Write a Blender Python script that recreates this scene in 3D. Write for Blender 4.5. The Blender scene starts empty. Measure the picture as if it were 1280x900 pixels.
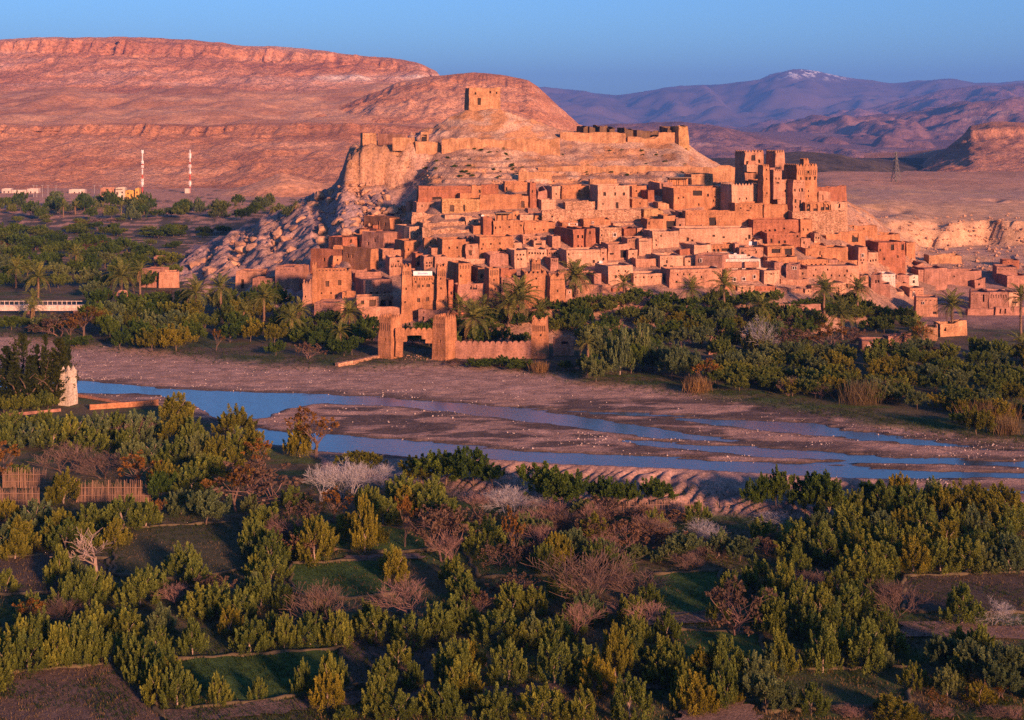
import bpy, math, random
import numpy as np
from mathutils import Vector

scn = bpy.context.scene
COL = scn.collection
rng = random.Random(7)
npr = np.random.default_rng(7)
F, HC, YH, CX = 1700.0, 53.0, 150.0, 640.0      # focal length in photo pixels, eye height, eye-level row, centre column

# ------------------------------------------------------------------ camera
cam_d = bpy.data.cameras.new('camera')
cam = bpy.data.objects.new('camera', cam_d); COL.objects.link(cam)
cam.location = (0, 0, HC); cam.rotation_euler = (math.radians(90), 0, 0)
cam_d.sensor_width = 36.0; cam_d.lens = 36.0 * F / 1280.0
cam_d.shift_y = -300.0 / 1280.0
cam_d.clip_start = 1.0; cam_d.clip_end = 90000.0
scn.camera = cam

# ------------------------------------------------------------------ sky, sun, exposure
SUN_EL, SUN_AZ = math.radians(13), math.radians(31)   # azimuth measured from straight behind the camera to the right
sdir = Vector((math.sin(SUN_AZ) * math.cos(SUN_EL), -math.cos(SUN_AZ) * math.cos(SUN_EL), math.sin(SUN_EL)))
world = bpy.data.worlds.new('World'); scn.world = world; world.use_nodes = True
wn = world.node_tree; wn.nodes.clear()
w_out = wn.nodes.new('ShaderNodeOutputWorld'); w_bg = wn.nodes.new('ShaderNodeBackground')
w_sky = wn.nodes.new('ShaderNodeTexSky'); w_sky.sky_type = 'NISHITA'; w_sky.sun_disc = False
w_sky.sun_elevation = SUN_EL
w_sky.sun_rotation = math.atan2(sdir.x, sdir.y)
w_sky.altitude = 1300; w_sky.air_density = 1.0; w_sky.dust_density = 2.2; w_sky.ozone_density = 3.0
w_tint = wn.nodes.new('ShaderNodeMix'); w_tint.data_type = 'RGBA'; w_tint.blend_type = 'MULTIPLY'
w_tint.inputs[0].default_value = 1.0
w_tint.inputs[7].default_value = (0.66, 0.97, 1.34, 1)
wn.links.new(w_sky.outputs[0], w_tint.inputs[6]); wn.links.new(w_tint.outputs[2], w_bg.inputs[0])
w_bg.inputs[1].default_value = 0.062
wn.links.new(w_bg.outputs[0], w_out.inputs[0])
sun_d = bpy.data.lights.new('sun', 'SUN'); sun = bpy.data.objects.new('sun', sun_d); COL.objects.link(sun)
sun_d.energy = 5.0; sun_d.color = (1.0, 0.51, 0.285); sun_d.angle = math.radians(5.0)
sun.rotation_euler = sdir.to_track_quat('Z', 'Y').to_euler(); sun.location = (300, -300, 200)
scn.view_settings.view_transform = 'Standard'; scn.view_settings.look = 'None'
scn.view_settings.exposure = 1.24; scn.view_settings.gamma = 1.0; scn.view_settings.use_curve_mapping = False
scn.cycles.use_denoising = False
scn.cycles.max_bounces = 5; scn.cycles.diffuse_bounces = 3; scn.cycles.glossy_bounces = 2
scn.cycles.transmission_bounces = 2; scn.cycles.volume_bounces = 0; scn.cycles.transparent_max_bounces = 4
scn.cycles.sample_clamp_indirect = 3.0; scn.cycles.sample_clamp_direct = 12.0
scn.cycles.caustics_reflective = False; scn.cycles.caustics_refractive = False

# ------------------------------------------------------------------ helpers
def P(x, y, D):
    return ((x - CX) * D / F, D, HC - (y - YH) * D / F)

def _h(ix, iy, s):
    n = (ix.astype(np.int64) * 374761393 + iy.astype(np.int64) * 668265263 + s * 1442695041) & 0xffffffff
    n = ((n ^ (n >> 13)) * 1274126177) & 0xffffffff
    n = ((n ^ (n >> 16)) * 2246822519) & 0xffffffff
    return ((n ^ (n >> 15)) & 0xffffff) / float(0xffffff)

def vn(x, y, s=0):
    x = np.asarray(x, float); y = np.asarray(y, float)
    ix = np.floor(x); iy = np.floor(y); fx = x - ix; fy = y - iy
    ix = ix.astype(np.int64); iy = iy.astype(np.int64)
    fx = fx * fx * fx * (fx * (fx * 6 - 15) + 10); fy = fy * fy * fy * (fy * (fy * 6 - 15) + 10)
    a = _h(ix, iy, s); b = _h(ix + 1, iy, s); c = _h(ix, iy + 1, s); d = _h(ix + 1, iy + 1, s)
    return (a + (b - a) * fx) * (1 - fy) + (c + (d - c) * fx) * fy

def fbm(x, y, o=4, s=0, g=0.5):
    t = 0; a = 1; n = 0
    x = np.asarray(x, float); y = np.asarray(y, float)
    for i in range(o):
        t = t + a * vn(x, y, s + i); n += a; a *= g; x, y = (x * 0.8 - y * 0.6) * 2.03 + 17.3, (x * 0.6 + y * 0.8) * 2.03 - 5.1
    return t / n * 2 - 1

def ridged(x, y, o=4, s=0):
    t = 0; a = 1; n = 0
    x = np.asarray(x, float); y = np.asarray(y, float)
    for i in range(o):
        t = t + a * (1 - np.abs(vn(x, y, s + i) * 2 - 1)); n += a; a *= 0.5; x = x * 2.1 + 3.7; y = y * 2.1 + 9.2
    return t / n

def sst(a, b, x):
    t = np.clip((np.asarray(x, float) - a) / (b - a), 0, 1)
    return t * t * (3 - 2 * t)

def pl(pts, x):
    a = np.array(pts, float)
    return np.interp(x, a[:, 0], a[:, 1])

def mesh_np(name, V, Q, mats=(), smooth=False, col=None, midx=None):
    V = np.asarray(V, np.float32); Q = np.asarray(Q, np.int32); k = Q.shape[1]
    me = bpy.data.meshes.new(name)
    me.vertices.add(len(V)); me.vertices.foreach_set('co', V.ravel())
    me.loops.add(Q.size); me.loops.foreach_set('vertex_index', Q.ravel())
    me.polygons.add(len(Q)); me.polygons.foreach_set('loop_start', np.arange(0, Q.size, k, dtype=np.int32))
    me.polygons.foreach_set('loop_total', np.full(len(Q), k, np.int32))
    for m in mats: me.materials.append(m)
    if midx is not None: me.polygons.foreach_set('material_index', np.asarray(midx, np.int32))
    me.update(calc_edges=True); me.validate()
    me.polygons.foreach_set('use_smooth', np.full(len(me.polygons), smooth))
    if col is not None:
        ca = me.color_attributes.new('Col', 'FLOAT_COLOR', 'POINT')
        c = np.ones((len(V), 4), np.float32); c[:, :3] = col
        ca.data.foreach_set('color', c.ravel())
    return me

def grid(name, X, Y, Z, mats, col=None, smooth=True):
    n, m = X.shape
    V = np.stack([X, Y, Z], -1).reshape(-1, 3)
    i = np.arange(n * m).reshape(n, m)
    Q = np.stack([i[:-1, :-1], i[:-1, 1:], i[1:, 1:], i[1:, :-1]], -1).reshape(-1, 4)
    return mesh_np(name, V, Q, mats, smooth, None if col is None else col.reshape(-1, 3))

class MB:
    """collects boxes, tubes and faces with a material slot each"""
    def __init__(s): s.v = []; s.f = []; s.m = []
    def face(s, pts, m=0):
        n = len(s.v); s.v += [tuple(p) for p in pts]; s.f.append(tuple(range(n, n + len(pts)))); s.m.append(m)
    def box(s, x0, x1, y0, y1, z0, z1, m=0, M=None):
        n = len(s.v)
        c = [(x0, y0, z0), (x1, y0, z0), (x1, y1, z0), (x0, y1, z0), (x0, y0, z1), (x1, y0, z1), (x1, y1, z1), (x0, y1, z1)]
        if M is not None: c = [tuple(M @ Vector(p)) for p in c]
        s.v += c
        for q in ((0, 3, 2, 1), (4, 5, 6, 7), (0, 1, 5, 4), (1, 2, 6, 5), (2, 3, 7, 6), (3, 0, 4, 7)):
            s.f.append(tuple(n + i for i in q)); s.m.append(m)
    def tube(s, pts, rad, k=5, m=0, cap=True):
        pts = [Vector(p) for p in pts]; n0 = len(s.v); L = len(pts)
        for i, p in enumerate(pts):
            d = (pts[min(i + 1, L - 1)] - pts[max(i - 1, 0)]).normalized()
            a = Vector((0, 0, 1)) if abs(d.z) < 0.9 else Vector((1, 0, 0))
            u = d.cross(a).normalized(); w = d.cross(u)
            r = rad[i] if hasattr(rad, '__len__') else rad
            for j in range(k):
                t = 2 * math.pi * j / k
                s.v.append(tuple(p + (u * math.cos(t) + w * math.sin(t)) * r))
        for i in range(L - 1):
            for j in range(k):
                a = n0 + i * k + j; b = n0 + i * k + (j + 1) % k
                s.f.append((a, b, b + k, a + k)); s.m.append(m)
        if cap:
            s.f.append(tuple(n0 + j for j in range(k))[::-1]); s.m.append(m)
            s.f.append(tuple(n0 + (L - 1) * k + j for j in range(k))); s.m.append(m)
    def mesh(s, name, mats, smooth=False):
        me = bpy.data.meshes.new(name); me.from_pydata(s.v, [], s.f)
        for m in mats: me.materials.append(m)
        if len(mats) > 1: me.polygons.foreach_set('material_index', np.array(s.m, np.int32))
        me.update()
        if smooth: me.polygons.foreach_set('use_smooth', np.full(len(me.polygons), True))
        return me

def link(name, me, parent=None, loc=None, rz=None, sc=None):
    o = bpy.data.objects.new(name, me); COL.objects.link(o)
    if parent is not None: o.parent = parent
    if loc is not None: o.location = loc
    if rz is not None: o.rotation_euler = (0, 0, rz)
    if sc is not None: o.scale = sc if hasattr(sc, '__len__') else (sc, sc, sc)
    return o

def tag(o, label=None, cat=None, group=None, kind=None):
    if label: o['label'] = label
    if cat: o['category'] = cat
    if group: o['group'] = group
    if kind: o['kind'] = kind
    return o

def thing(name, label, cat, loc=(0, 0, 0), rz=0, group=None):
    return tag(link(name, None, None, loc, rz), label, cat, group)

def struct(name, me):
    return tag(link(name, me), kind='structure')

# ------------------------------------------------------------------ materials
def mat(name, rough=0.9):
    m = bpy.data.materials.new(name); m.use_nodes = True
    nt = m.node_tree; b = nt.nodes['Principled BSDF']
    b.inputs['Roughness'].default_value = rough
    b.inputs['Specular IOR Level'].default_value = 0.15
    return m, nt, b

def nd(nt, t, **kw):
    n = nt.nodes.new(t)
    for k, v in kw.items(): setattr(n, k, v)
    return n

def noise(nt, vec, scale, detail=4, rough=0.55):
    n = nd(nt, 'ShaderNodeTexNoise'); n.inputs['Scale'].default_value = scale
    n.inputs['Detail'].default_value = detail; n.inputs['Roughness'].default_value = rough
    if vec is not None: nt.links.new(vec, n.inputs['Vector'])
    return n.outputs['Fac']

def ramp(nt, fac, stops):
    r = nd(nt, 'ShaderNodeValToRGB'); e = r.color_ramp.elements
    while len(e) < len(stops): e.new(0.5)
    for el, (p, c) in zip(e, stops):
        el.position = p; el.color = (c[0], c[1], c[2], 1) if hasattr(c, '__len__') else (c, c, c, 1)
    nt.links.new(fac, r.inputs[0]); return r.outputs[0]

def mixc(nt, fac, a, b, mode='MIX'):
    n = nd(nt, 'ShaderNodeMix', data_type='RGBA', blend_type=mode)
    for i, v in ((0, fac), (6, a), (7, b)):
        if hasattr(v, 'links'): nt.links.new(v, n.inputs[i])
        elif i == 0: n.inputs[0].default_value = v
        else: n.inputs[i].default_value = (v[0], v[1], v[2], 1)
    return n.outputs[2]

def bump(nt, b, h, dist, strength=1.0):
    n = nd(nt, 'ShaderNodeBump'); n.inputs['Distance'].default_value = dist; n.inputs['Strength'].default_value = strength
    nt.links.new(h, n.inputs['Height']); nt.links.new(n.outputs[0], b.inputs['Normal'])

def mapped(nt, sx, sy, sz):
    g = nd(nt, 'ShaderNodeNewGeometry'); m = nd(nt, 'ShaderNodeMapping')
    m.inputs['Scale'].default_value = (sx, sy, sz); nt.links.new(g.outputs['Position'], m.inputs['Vector'])
    return m.outputs[0]

def mud_mat(name, base, var=0.35, stone=0.0):
    m, nt, b = mat(name, 0.95)
    v = mapped(nt, 1, 1, 1)
    n1 = noise(nt, v, 0.35, 5, 0.6); n2 = noise(nt, v, 3.0, 4, 0.6)
    c = ramp(nt, n1, [(0.3, [k * (1 - var) for k in base]), (0.7, [min(1, k * (1 + var * 0.55)) for k in base])])
    c2 = ramp(nt, n2, [(0.35, 0.64), (0.68, 1.16)])
    c = mixc(nt, 1.0, c, c2, 'MULTIPLY')
    vs = mapped(nt, 1.2, 1.2, 0.12)                                   # rain runnels
    st = ramp(nt, noise(nt, vs, 1.0, 4, 0.65), [(0.40, 0.62), (0.58, 1.05)])
    c = mixc(nt, 0.6, c, st, 'MULTIPLY')
    if stone:
        vo = nd(nt, 'ShaderNodeTexVoronoi'); vo.inputs['Scale'].default_value = 2.6
        nt.links.new(mapped(nt, 1, 1, 1.6), vo.inputs['Vector'])
        c = mixc(nt, stone, c, ramp(nt, vo.outputs['Color'], [(0.2, 0.55), (0.8, 1.35)]), 'MULTIPLY')
        bump(nt, b, vo.outputs['Distance'], 0.15, 0.6)
    else:
        wv = nd(nt, 'ShaderNodeTexWave', bands_direction='Z'); wv.inputs['Scale'].default_value = 0.55
        wv.inputs['Distortion'].default_value = 1.5; wv.inputs['Detail'].default_value = 2
        nt.links.new(v, wv.inputs['Vector'])
        ad = nd(nt, 'ShaderNodeMath', operation='MULTIPLY_ADD'); ad.inputs[1].default_value = 0.3
        nt.links.new(wv.outputs['Fac'], ad.inputs[0]); nt.links.new(n2, ad.inputs[2])
        bump(nt, b, ad.outputs[0], 0.12, 0.6)
    nt.links.new(c, b.inputs['Base Color'])
    return m

def flat_mat(name, c, rough=0.8, metal=0.0):
    m, nt, b = mat(name, rough); b.inputs['Metallic'].default_value = metal
    n = noise(nt, mapped(nt, 1, 1, 1), 2.0, 3)
    nt.links.new(mixc(nt, 1.0, c, ramp(nt, n, [(0.3, 0.8), (0.7, 1.1)]), 'MULTIPLY'), b.inputs['Base Color'])
    return m

M = {}
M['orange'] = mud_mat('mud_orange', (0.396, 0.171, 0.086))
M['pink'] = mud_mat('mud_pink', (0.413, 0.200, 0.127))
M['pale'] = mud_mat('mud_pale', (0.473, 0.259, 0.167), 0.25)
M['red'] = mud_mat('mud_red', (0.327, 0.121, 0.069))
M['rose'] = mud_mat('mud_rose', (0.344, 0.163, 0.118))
M['tan'] = mud_mat('mud_tan', (0.430, 0.225, 0.106), 0.35, 0.5)
M['stone'] = mud_mat('rubble_stone', (0.430, 0.225, 0.139), 0.35, 0.9)
M['gold'] = mud_mat('rammed_gold', (0.43, 0.215, 0.115), 0.4)
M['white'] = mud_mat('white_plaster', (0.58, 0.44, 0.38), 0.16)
M['cream'] = mud_mat('cream_plaster', (0.54, 0.43, 0.34), 0.22)
M['wood'] = flat_mat('dark_wood', (0.085, 0.045, 0.03))
M['thatch'] = flat_mat('reed_thatch', (0.22, 0.14, 0.09))
M['void'] = flat_mat('dark_interior', (0.03, 0.02, 0.018))
M['paint'] = flat_mat('white_paint', (0.62, 0.61, 0.61), 0.5)
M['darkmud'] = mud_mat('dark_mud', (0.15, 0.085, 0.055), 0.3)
M['blue'] = flat_mat('blue_paint', (0.03, 0.08, 0.35), 0.5)
M['redp'] = flat_mat('red_paint', (0.45, 0.05, 0.03), 0.5)
M['steel'] = flat_mat('grey_steel', (0.12, 0.11, 0.11), 0.5)
M['grey'] = flat_mat('grey_concrete', (0.33, 0.29, 0.27))
M['solar'] = flat_mat('dark_panel', (0.02, 0.025, 0.05), 0.2)
M['trunk'] = flat_mat('bark_brown', (0.13, 0.085, 0.06))
M['palmtrunk'] = flat_mat('palm_bark', (0.17, 0.10, 0.065))
M['palebark'] = flat_mat('pale_bark', (0.30, 0.215, 0.18))
M['barepink'] = flat_mat('bare_twigs_pink', (0.185, 0.105, 0.088))
M['barebrown'] = flat_mat('bare_twigs_brown', (0.125, 0.078, 0.062))
M['barewhite'] = flat_mat('bare_twigs_white', (0.29, 0.26, 0.275))
M['reed'] = flat_mat('dry_reed', (0.22, 0.125, 0.085))
M['reedgold'] = flat_mat('golden_reed', (0.42, 0.27, 0.10))

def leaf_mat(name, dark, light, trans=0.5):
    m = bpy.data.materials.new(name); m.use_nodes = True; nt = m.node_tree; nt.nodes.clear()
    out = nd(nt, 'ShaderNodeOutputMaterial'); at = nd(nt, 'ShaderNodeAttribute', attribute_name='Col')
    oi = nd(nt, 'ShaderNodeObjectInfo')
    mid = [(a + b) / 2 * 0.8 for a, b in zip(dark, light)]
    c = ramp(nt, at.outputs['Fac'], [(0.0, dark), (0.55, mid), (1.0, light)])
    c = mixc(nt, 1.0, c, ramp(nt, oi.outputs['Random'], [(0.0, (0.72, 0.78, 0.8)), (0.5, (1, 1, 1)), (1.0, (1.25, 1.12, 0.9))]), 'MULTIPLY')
    d = nd(nt, 'ShaderNodeBsdfDiffuse'); t = nd(nt, 'ShaderNodeBsdfTranslucent'); mx = nd(nt, 'ShaderNodeMixShader')
    mx.inputs[0].default_value = trans
    nt.links.new(c, d.inputs[0]); nt.links.new(c, t.inputs[0])
    nt.links.new(d.outputs[0], mx.inputs[1]); nt.links.new(t.outputs[0], mx.inputs[2]); nt.links.new(mx.outputs[0], out.inputs[0])
    return m
L = {}
L['olive'] = leaf_mat('leaf_olive', (0.045, 0.071, 0.016), (0.320, 0.353, 0.075))
L['yellow'] = leaf_mat('leaf_yellow', (0.084, 0.089, 0.014), (0.379, 0.333, 0.053))
L['dark'] = leaf_mat('leaf_dark', (0.032, 0.061, 0.016), (0.185, 0.259, 0.049))
L['grey'] = leaf_mat('leaf_grey', (0.062, 0.087, 0.039), (0.281, 0.329, 0.130))
L['rust'] = leaf_mat('leaf_rust', (0.13, 0.060, 0.018), (0.36, 0.18, 0.045))
L['dusty'] = leaf_mat('leaf_dusty', (0.13, 0.080, 0.055), (0.28, 0.17, 0.11))
L['palm'] = leaf_mat('leaf_palm', (0.040, 0.058, 0.014), (0.20, 0.20, 0.055), 0.25)
L['cypress'] = leaf_mat('leaf_cypress', (0.018, 0.028, 0.010), (0.060, 0.068, 0.020), 0.15)
L['grass'] = leaf_mat('leaf_grass', (0.020, 0.040, 0.012), (0.070, 0.100, 0.025))
L['straw'] = leaf_mat('leaf_straw', (0.16, 0.10, 0.05), (0.36, 0.24, 0.12))

def rock_mat(name, stops, scale=0.02, fine=0.25, bumpd=1.0, speck=0.5, strata=0.0, zs=1.0, vcol=False):
    m, nt, b = mat(name, 0.95)
    v = mapped(nt, 1, 1, zs)
    n1 = noise(nt, v, scale, 8, 0.62)
    if strata:
        vs = mapped(nt, 0.06, 0.06, 1.0)
        ns = noise(nt, vs, strata, 4, 0.6)
        mm = nd(nt, 'ShaderNodeMath', operation='MULTIPLY_ADD'); mm.inputs[1].default_value = 0.6
        mh = nd(nt, 'ShaderNodeMath', operation='MULTIPLY'); mh.inputs[1].default_value = 0.4
        nt.links.new(n1, mh.inputs[0]); nt.links.new(ns, mm.inputs[0]); nt.links.new(mh.outputs[0], mm.inputs[2]); n1 = mm.outputs[0]
    c = ramp(nt, n1, stops)
    if vcol:
        at = nd(nt, 'ShaderNodeAttribute', attribute_name='Col')
        c = mixc(nt, 1.0, at.outputs['Color'], ramp(nt, n1, [(0.3, 0.72), (0.7, 1.25)]), 'MULTIPLY')
    nf = noise(nt, v, fine, 6, 0.7)
    c = mixc(nt, speck, c, ramp(nt, nf, [(0.38, 0.38), (0.5, 1.0), (0.64, 1.45)]), 'MULTIPLY')
    nt.links.new(c, b.inputs['Base Color'])
    bump(nt, b, nf, bumpd, 0.8)
    return m
M['escarp'] = rock_mat('escarpment_rock', [(0.36, (0.27, 0.105, 0.058)), (0.5, (0.44, 0.19, 0.10)), (0.64, (0.54, 0.28, 0.17))], 0.012, 0.32, 2.5, 0.75, 0.05)
M['mesa'] = rock_mat('mesa_rock', [(0.36, (0.30, 0.115, 0.07)), (0.5, (0.45, 0.195, 0.11)), (0.6, (0.50, 0.26, 0.18)), (0.68, (0.60, 0.44, 0.36))], 0.006, 0.2, 4.0, 0.75, 0.035)
M['slope'] = rock_mat('desert_slope', [(0.35, (0.34, 0.145, 0.078)), (0.5, (0.50, 0.235, 0.125)), (0.65, (0.60, 0.31, 0.17))], 0.008, 0.22, 1.5, 0.6)
M['hillrock'] = rock_mat('hill_rock', [(0.35, (0.3, 0.2, 0.15)), (0.65, (0.5, 0.3, 0.2))], 0.06, 1.3, 0.5, 0.7, 0, 1.0, True)
M['butte'] = rock_mat('butte_rock', [(0.35, (0.25, 0.11, 0.07)), (0.55, (0.40, 0.19, 0.115)), (0.66, (0.50, 0.29, 0.20))], 0.01, 0.22, 3.0, 0.65, 0.07)
M['dark_hill'] = rock_mat('dark_hill', [(0.4, (0.060, 0.045, 0.032)), (0.62, (0.11, 0.078, 0.055))], 0.02, 0.12, 3.0, 0.7)
M['purple'] = rock_mat('far_hill_rock', [(0.36, (0.13, 0.065, 0.058)), (0.53, (0.22, 0.115, 0.10)), (0.66, (0.38, 0.24, 0.20))], 0.0022, 0.018, 25.0, 0.5, 0.012)
M['boulder'] = rock_mat('boulder_rock', [(0.35, (0.27, 0.145, 0.10)), (0.65, (0.45, 0.245, 0.15))], 0.15, 1.8, 0.15, 0.4)
M['pebble'] = flat_mat('pale_pebble', (0.42, 0.32, 0.28))

def far_mat():
    m, nt, b = mat('snowy_mountain', 0.95)
    v = mapped(nt, 1, 1, 1)
    c = ramp(nt, noise(nt, v, 0.0006, 6, 0.6), [(0.35, (0.085, 0.055, 0.06)), (0.65, (0.15, 0.095, 0.09))])
    g = nd(nt, 'ShaderNodeNewGeometry'); sx = nd(nt, 'ShaderNodeSeparateXYZ'); nt.links.new(g.outputs['Position'], sx.inputs[0])
    mr = nd(nt, 'ShaderNodeMapRange'); mr.inputs[1].default_value = 500; mr.inputs[2].default_value = 640
    nt.links.new(sx.outputs[2], mr.inputs[0])
    sn = ramp(nt, noise(nt, v, 0.006, 5, 0.7), [(0.53, 0.0), (0.58, 1.0)])
    f = mixc(nt, 1.0, mr.outputs[0], sn, 'MULTIPLY')
    nt.links.new(mixc(nt, f, c, (0.85, 0.85, 0.88)), b.inputs['Base Color'])
    return m
M['far'] = far_mat()

def ground_mat():
    m, nt, b = mat('valley_ground', 0.95)
    at = nd(nt, 'ShaderNodeAttribute', attribute_name='Col')
    v = mapped(nt, 1, 1, 1)
    n1 = ramp(nt, noise(nt, v, 0.25, 6, 0.65), [(0.3, 0.62), (0.7, 1.3)])
    nf = noise(nt, v, 2.4, 5, 0.7)
    c = mixc(nt, 1.0, at.outputs['Color'], n1, 'MULTIPLY')
    c = mixc(nt, 0.7, c, ramp(nt, nf, [(0.36, 0.5), (0.52, 1.0), (0.66, 1.5)]), 'MULTIPLY')
    nt.links.new(c, b.inputs['Base Color'])
    bump(nt, b, nf, 0.25, 0.8)
    return m
M['ground'] = ground_mat()

def water_mat():
    m, nt, b = mat('river_water', 0.08)
    b.inputs['Base Color'].default_value = (0.03, 0.035, 0.04, 1); b.inputs['Specular IOR Level'].default_value = 0.9
    b.inputs['IOR'].default_value = 1.6
    n = noise(nt, mapped(nt, 0.35, 2.2, 1), 1.1, 6, 0.68)
    bump(nt, b, n, 0.07, 0.45)
    return m
M['water'] = water_mat()
# ------------------------------------------------------------------ terrain heights (x in photo columns = bearing, D = distance)
FAR_BANK = [(-900, 380), (-60, 413), (0, 420), (100, 432), (200, 441), (330, 456), (420, 459), (560, 452), (650, 462), (720, 474), (800, 484),
            (900, 496), (1000, 512), (1100, 530), (1200, 545), (1280, 552), (1400, 560), (2200, 600)]
NEAR_BANK = [(-900, 470), (-60, 492), (90, 494), (200, 505), (330, 555), (420, 575), (600, 588), (1000, 612), (1280, 632), (1400, 640), (2200, 690)]
CH = [  # water channels: columns, upper edge row, lower edge row, raggedness
    ([-900, -60, 100, 200, 300, 400, 480, 560, 640, 720, 800, 860, 920, 950], [440, 468, 474, 482, 488, 491, 494, 500, 508, 517, 528, 538, 546, 552],
     [460, 486, 490, 491, 521, 501, 505, 512, 522, 533, 543, 548, 549, 550], 5),
    ([235, 250, 270, 300, 335, 350], [491, 491, 492, 494, 497, 500], [493, 508, 519, 522, 519, 502], 2.5),
    ([312, 322, 360, 420, 500, 600, 680, 800, 900, 1000, 1150, 1280, 1400, 2200], [542, 531, 537, 543, 548, 556, 562, 565, 571, 577, 583, 587, 592, 640],
     [541, 550, 554, 563, 569, 575, 581, 586, 590, 594, 596, 596, 598, 650], 7),
    ([620, 700, 840, 900, 1000, 1100, 1150, 1200, 1280, 1400], [508, 509, 515, 520, 526, 540, 546, 552, 557, 562],
     [507, 511, 521, 530, 540, 550, 555, 559, 563, 570], 9),
    ([780, 840, 900, 1000, 1100, 1280, 1400], [547, 551, 553, 560, 566, 572, 576], [549, 559, 564, 571, 575, 581, 586], 8),
    ([1190, 1215, 1280, 1400], [607, 606, 609, 612], [607, 611, 615, 620], 3),
]
D0 = [(120, 475), (180, 448), (230, 425), (290, 385), (370, 346), (450, 325), (500, 320), (900, 320), (1000, 330), (1100, 350), (1140, 372), (1400, 420)]
CREST = [(150, 345), (190, 346), (215, 338), (240, 326), (280, 302), (320, 285), (345, 271), (380, 253), (410, 236), (425, 226), (432, 200), (440, 184), (460, 178), (500, 180),
         (520, 172), (545, 158), (578, 139), (632, 139), (660, 150), (700, 163), (730, 168), (800, 170), (850, 172), (868, 186), (900, 208), (930, 226),
         (1000, 240), (1040, 248), (1080, 262), (1110, 285), (1140, 320), (1200, 350)]
ROCK_EDGE = [(433, 1), (500, 1), (530, 0)]

def smooth_table(pts, w):
    gx_ = np.arange(60.0, 1460.0, 2.0); gy_ = pl(pts, gx_); k_ = np.hanning(2 * w + 1)[1:-1]; k_ /= k_.sum()
    e_ = np.pad(gy_, w - 1, mode='edge')
    return np.stack([gx_, np.convolve(e_, k_, 'valid')], 1)
D0 = smooth_table(D0, 45); CREST = smooth_table(CREST, 5)

def z_at(y, D): return HC - (y - YH) * D / F

def hill_z(x, D):
    x = np.asarray(x, float); D = np.asarray(D, float)
    d0 = pl(D0, x); zc = z_at(pl(CREST, x), 500.0)
    # village flank: an even slope up to the terrace at 430 m, then the upper slope to the crest at 500 m
    rock = 1 - sst(400, 560, x)                       # west flank is one straight rocky slope
    z430 = np.minimum(32.0, zc * 0.86)
    z430 = np.where(x > 880, pl([(880, 30.5), (920, 30.5), (1000, 29), (1050, 27), (1080, 22), (1110, 15), (1140, 8.5), (1180, 4)], x), z430)
    za = np.interp(0, [0], [0]) + (D - d0) / (430 - d0 + 1e-6) * z430
    k = np.clip((D - 430) / 70.0, 0, 1)
    zb = z430 + (zc - z430) * (0.30 * k + 0.70 * k ** 1.6)
    zv = np.where(D < 430, za, zb)
    zr = (D - d0) / (500 - d0) * zc
    # cliff under the west end of the rampart
    cl = sst(400, 446, x) * (1 - sst(500, 545, x))
    foot = np.minimum(z_at(238 - (x - 430) * 0.05, 468), zc)
    zcl = np.where(D < 466, (D - d0) / (466 - d0) * foot, foot + (zc - foot) * sst(466, 472, D))
    z = zv * (1 - rock) + zr * rock
    z = z * (1 - cl) + zcl * cl
    back = np.clip((D - 500) / 130.0, 0, 1)
    z = np.where(D > 500, zc * (1 - back * back * (3 - 2 * back)) - 3 * back, z)
    return np.where(D < d0, (D - d0) * 0.3, z)

def plateau_z(x, D):
    x = np.asarray(x, float); D = np.asarray(D, float)
    m = sst(880, 1040, x + 0 * D)
    ed = [(0, 0), (398, 0), (430, 6.2), (448, 8.5), (468, 13.0), (500, 16.5), (540, 18.6), (600, 19.6), (850, 15), (1200, 9.5), (2200, 3), (3500, 0), (90000, 0)]
    drop = pl([(0, 0), (1050, 0), (1500, -13), (2200, -34), (4400, -96), (9000, -96), (16000, -20), (90000, 0)], D) * sst(700, 860, x + 0 * D)
    ed2 = [(0, 0), (398, 0), (430, 4.5), (494, 7.6), (501, 15.2), (560, 18.2), (600, 19.6), (850, 15), (1200, 9.5), (2200, 3), (3500, 0), (90000, 0)]
    wq = sst(1105, 1165, x + 0 * D)
    Dq_ = D + 9 * fbm((x - CX) * 500 / F * 0.07, D * 0.01, 3, 36) * wq
    return drop + m * (1 - wq) * pl(ed, D) + m * wq * pl(ed2, Dq_) + 0 * pl(ed, D - 14 * sst(1180, 1280, x) * (1 - sst(460, 700, D)))

def flat_y(D): return YH + F * HC / D

def river(x, D):
    """river-bed mask 0..1, wetness in rows, gravel mask"""
    y = flat_y(D); X = (x - CX) * D / F
    n = fbm(X * 0.06, D * 0.16, 4, 3)
    bed = sst(-5, 5, y - pl(FAR_BANK, x) + n * 7) * sst(-6, 6, pl(NEAR_BANK, x) - y + n * 5)
    wet = np.full(np.broadcast(x, D).shape, -99.0)
    for xs, tp, bt, rg in CH:
        t = np.interp(x, xs, tp); b = np.interp(x, xs, bt)
        fine = 0.6 * fbm(X * 0.22 + 9, D * 0.5, 4, 11) + 0.9 * fbm(X * 0.05, D * 0.75, 4, 12)
        w = np.minimum(y - t, b - y) + n * rg * 0.5 + fine * rg * 0.45
        w = np.where((x < xs[0]) | (x > xs[-1]), -99, w)
        w = w - 0.9 * sst(560, 760, x)
        wet = np.maximum(wet, w)
    return bed, wet, n

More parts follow.
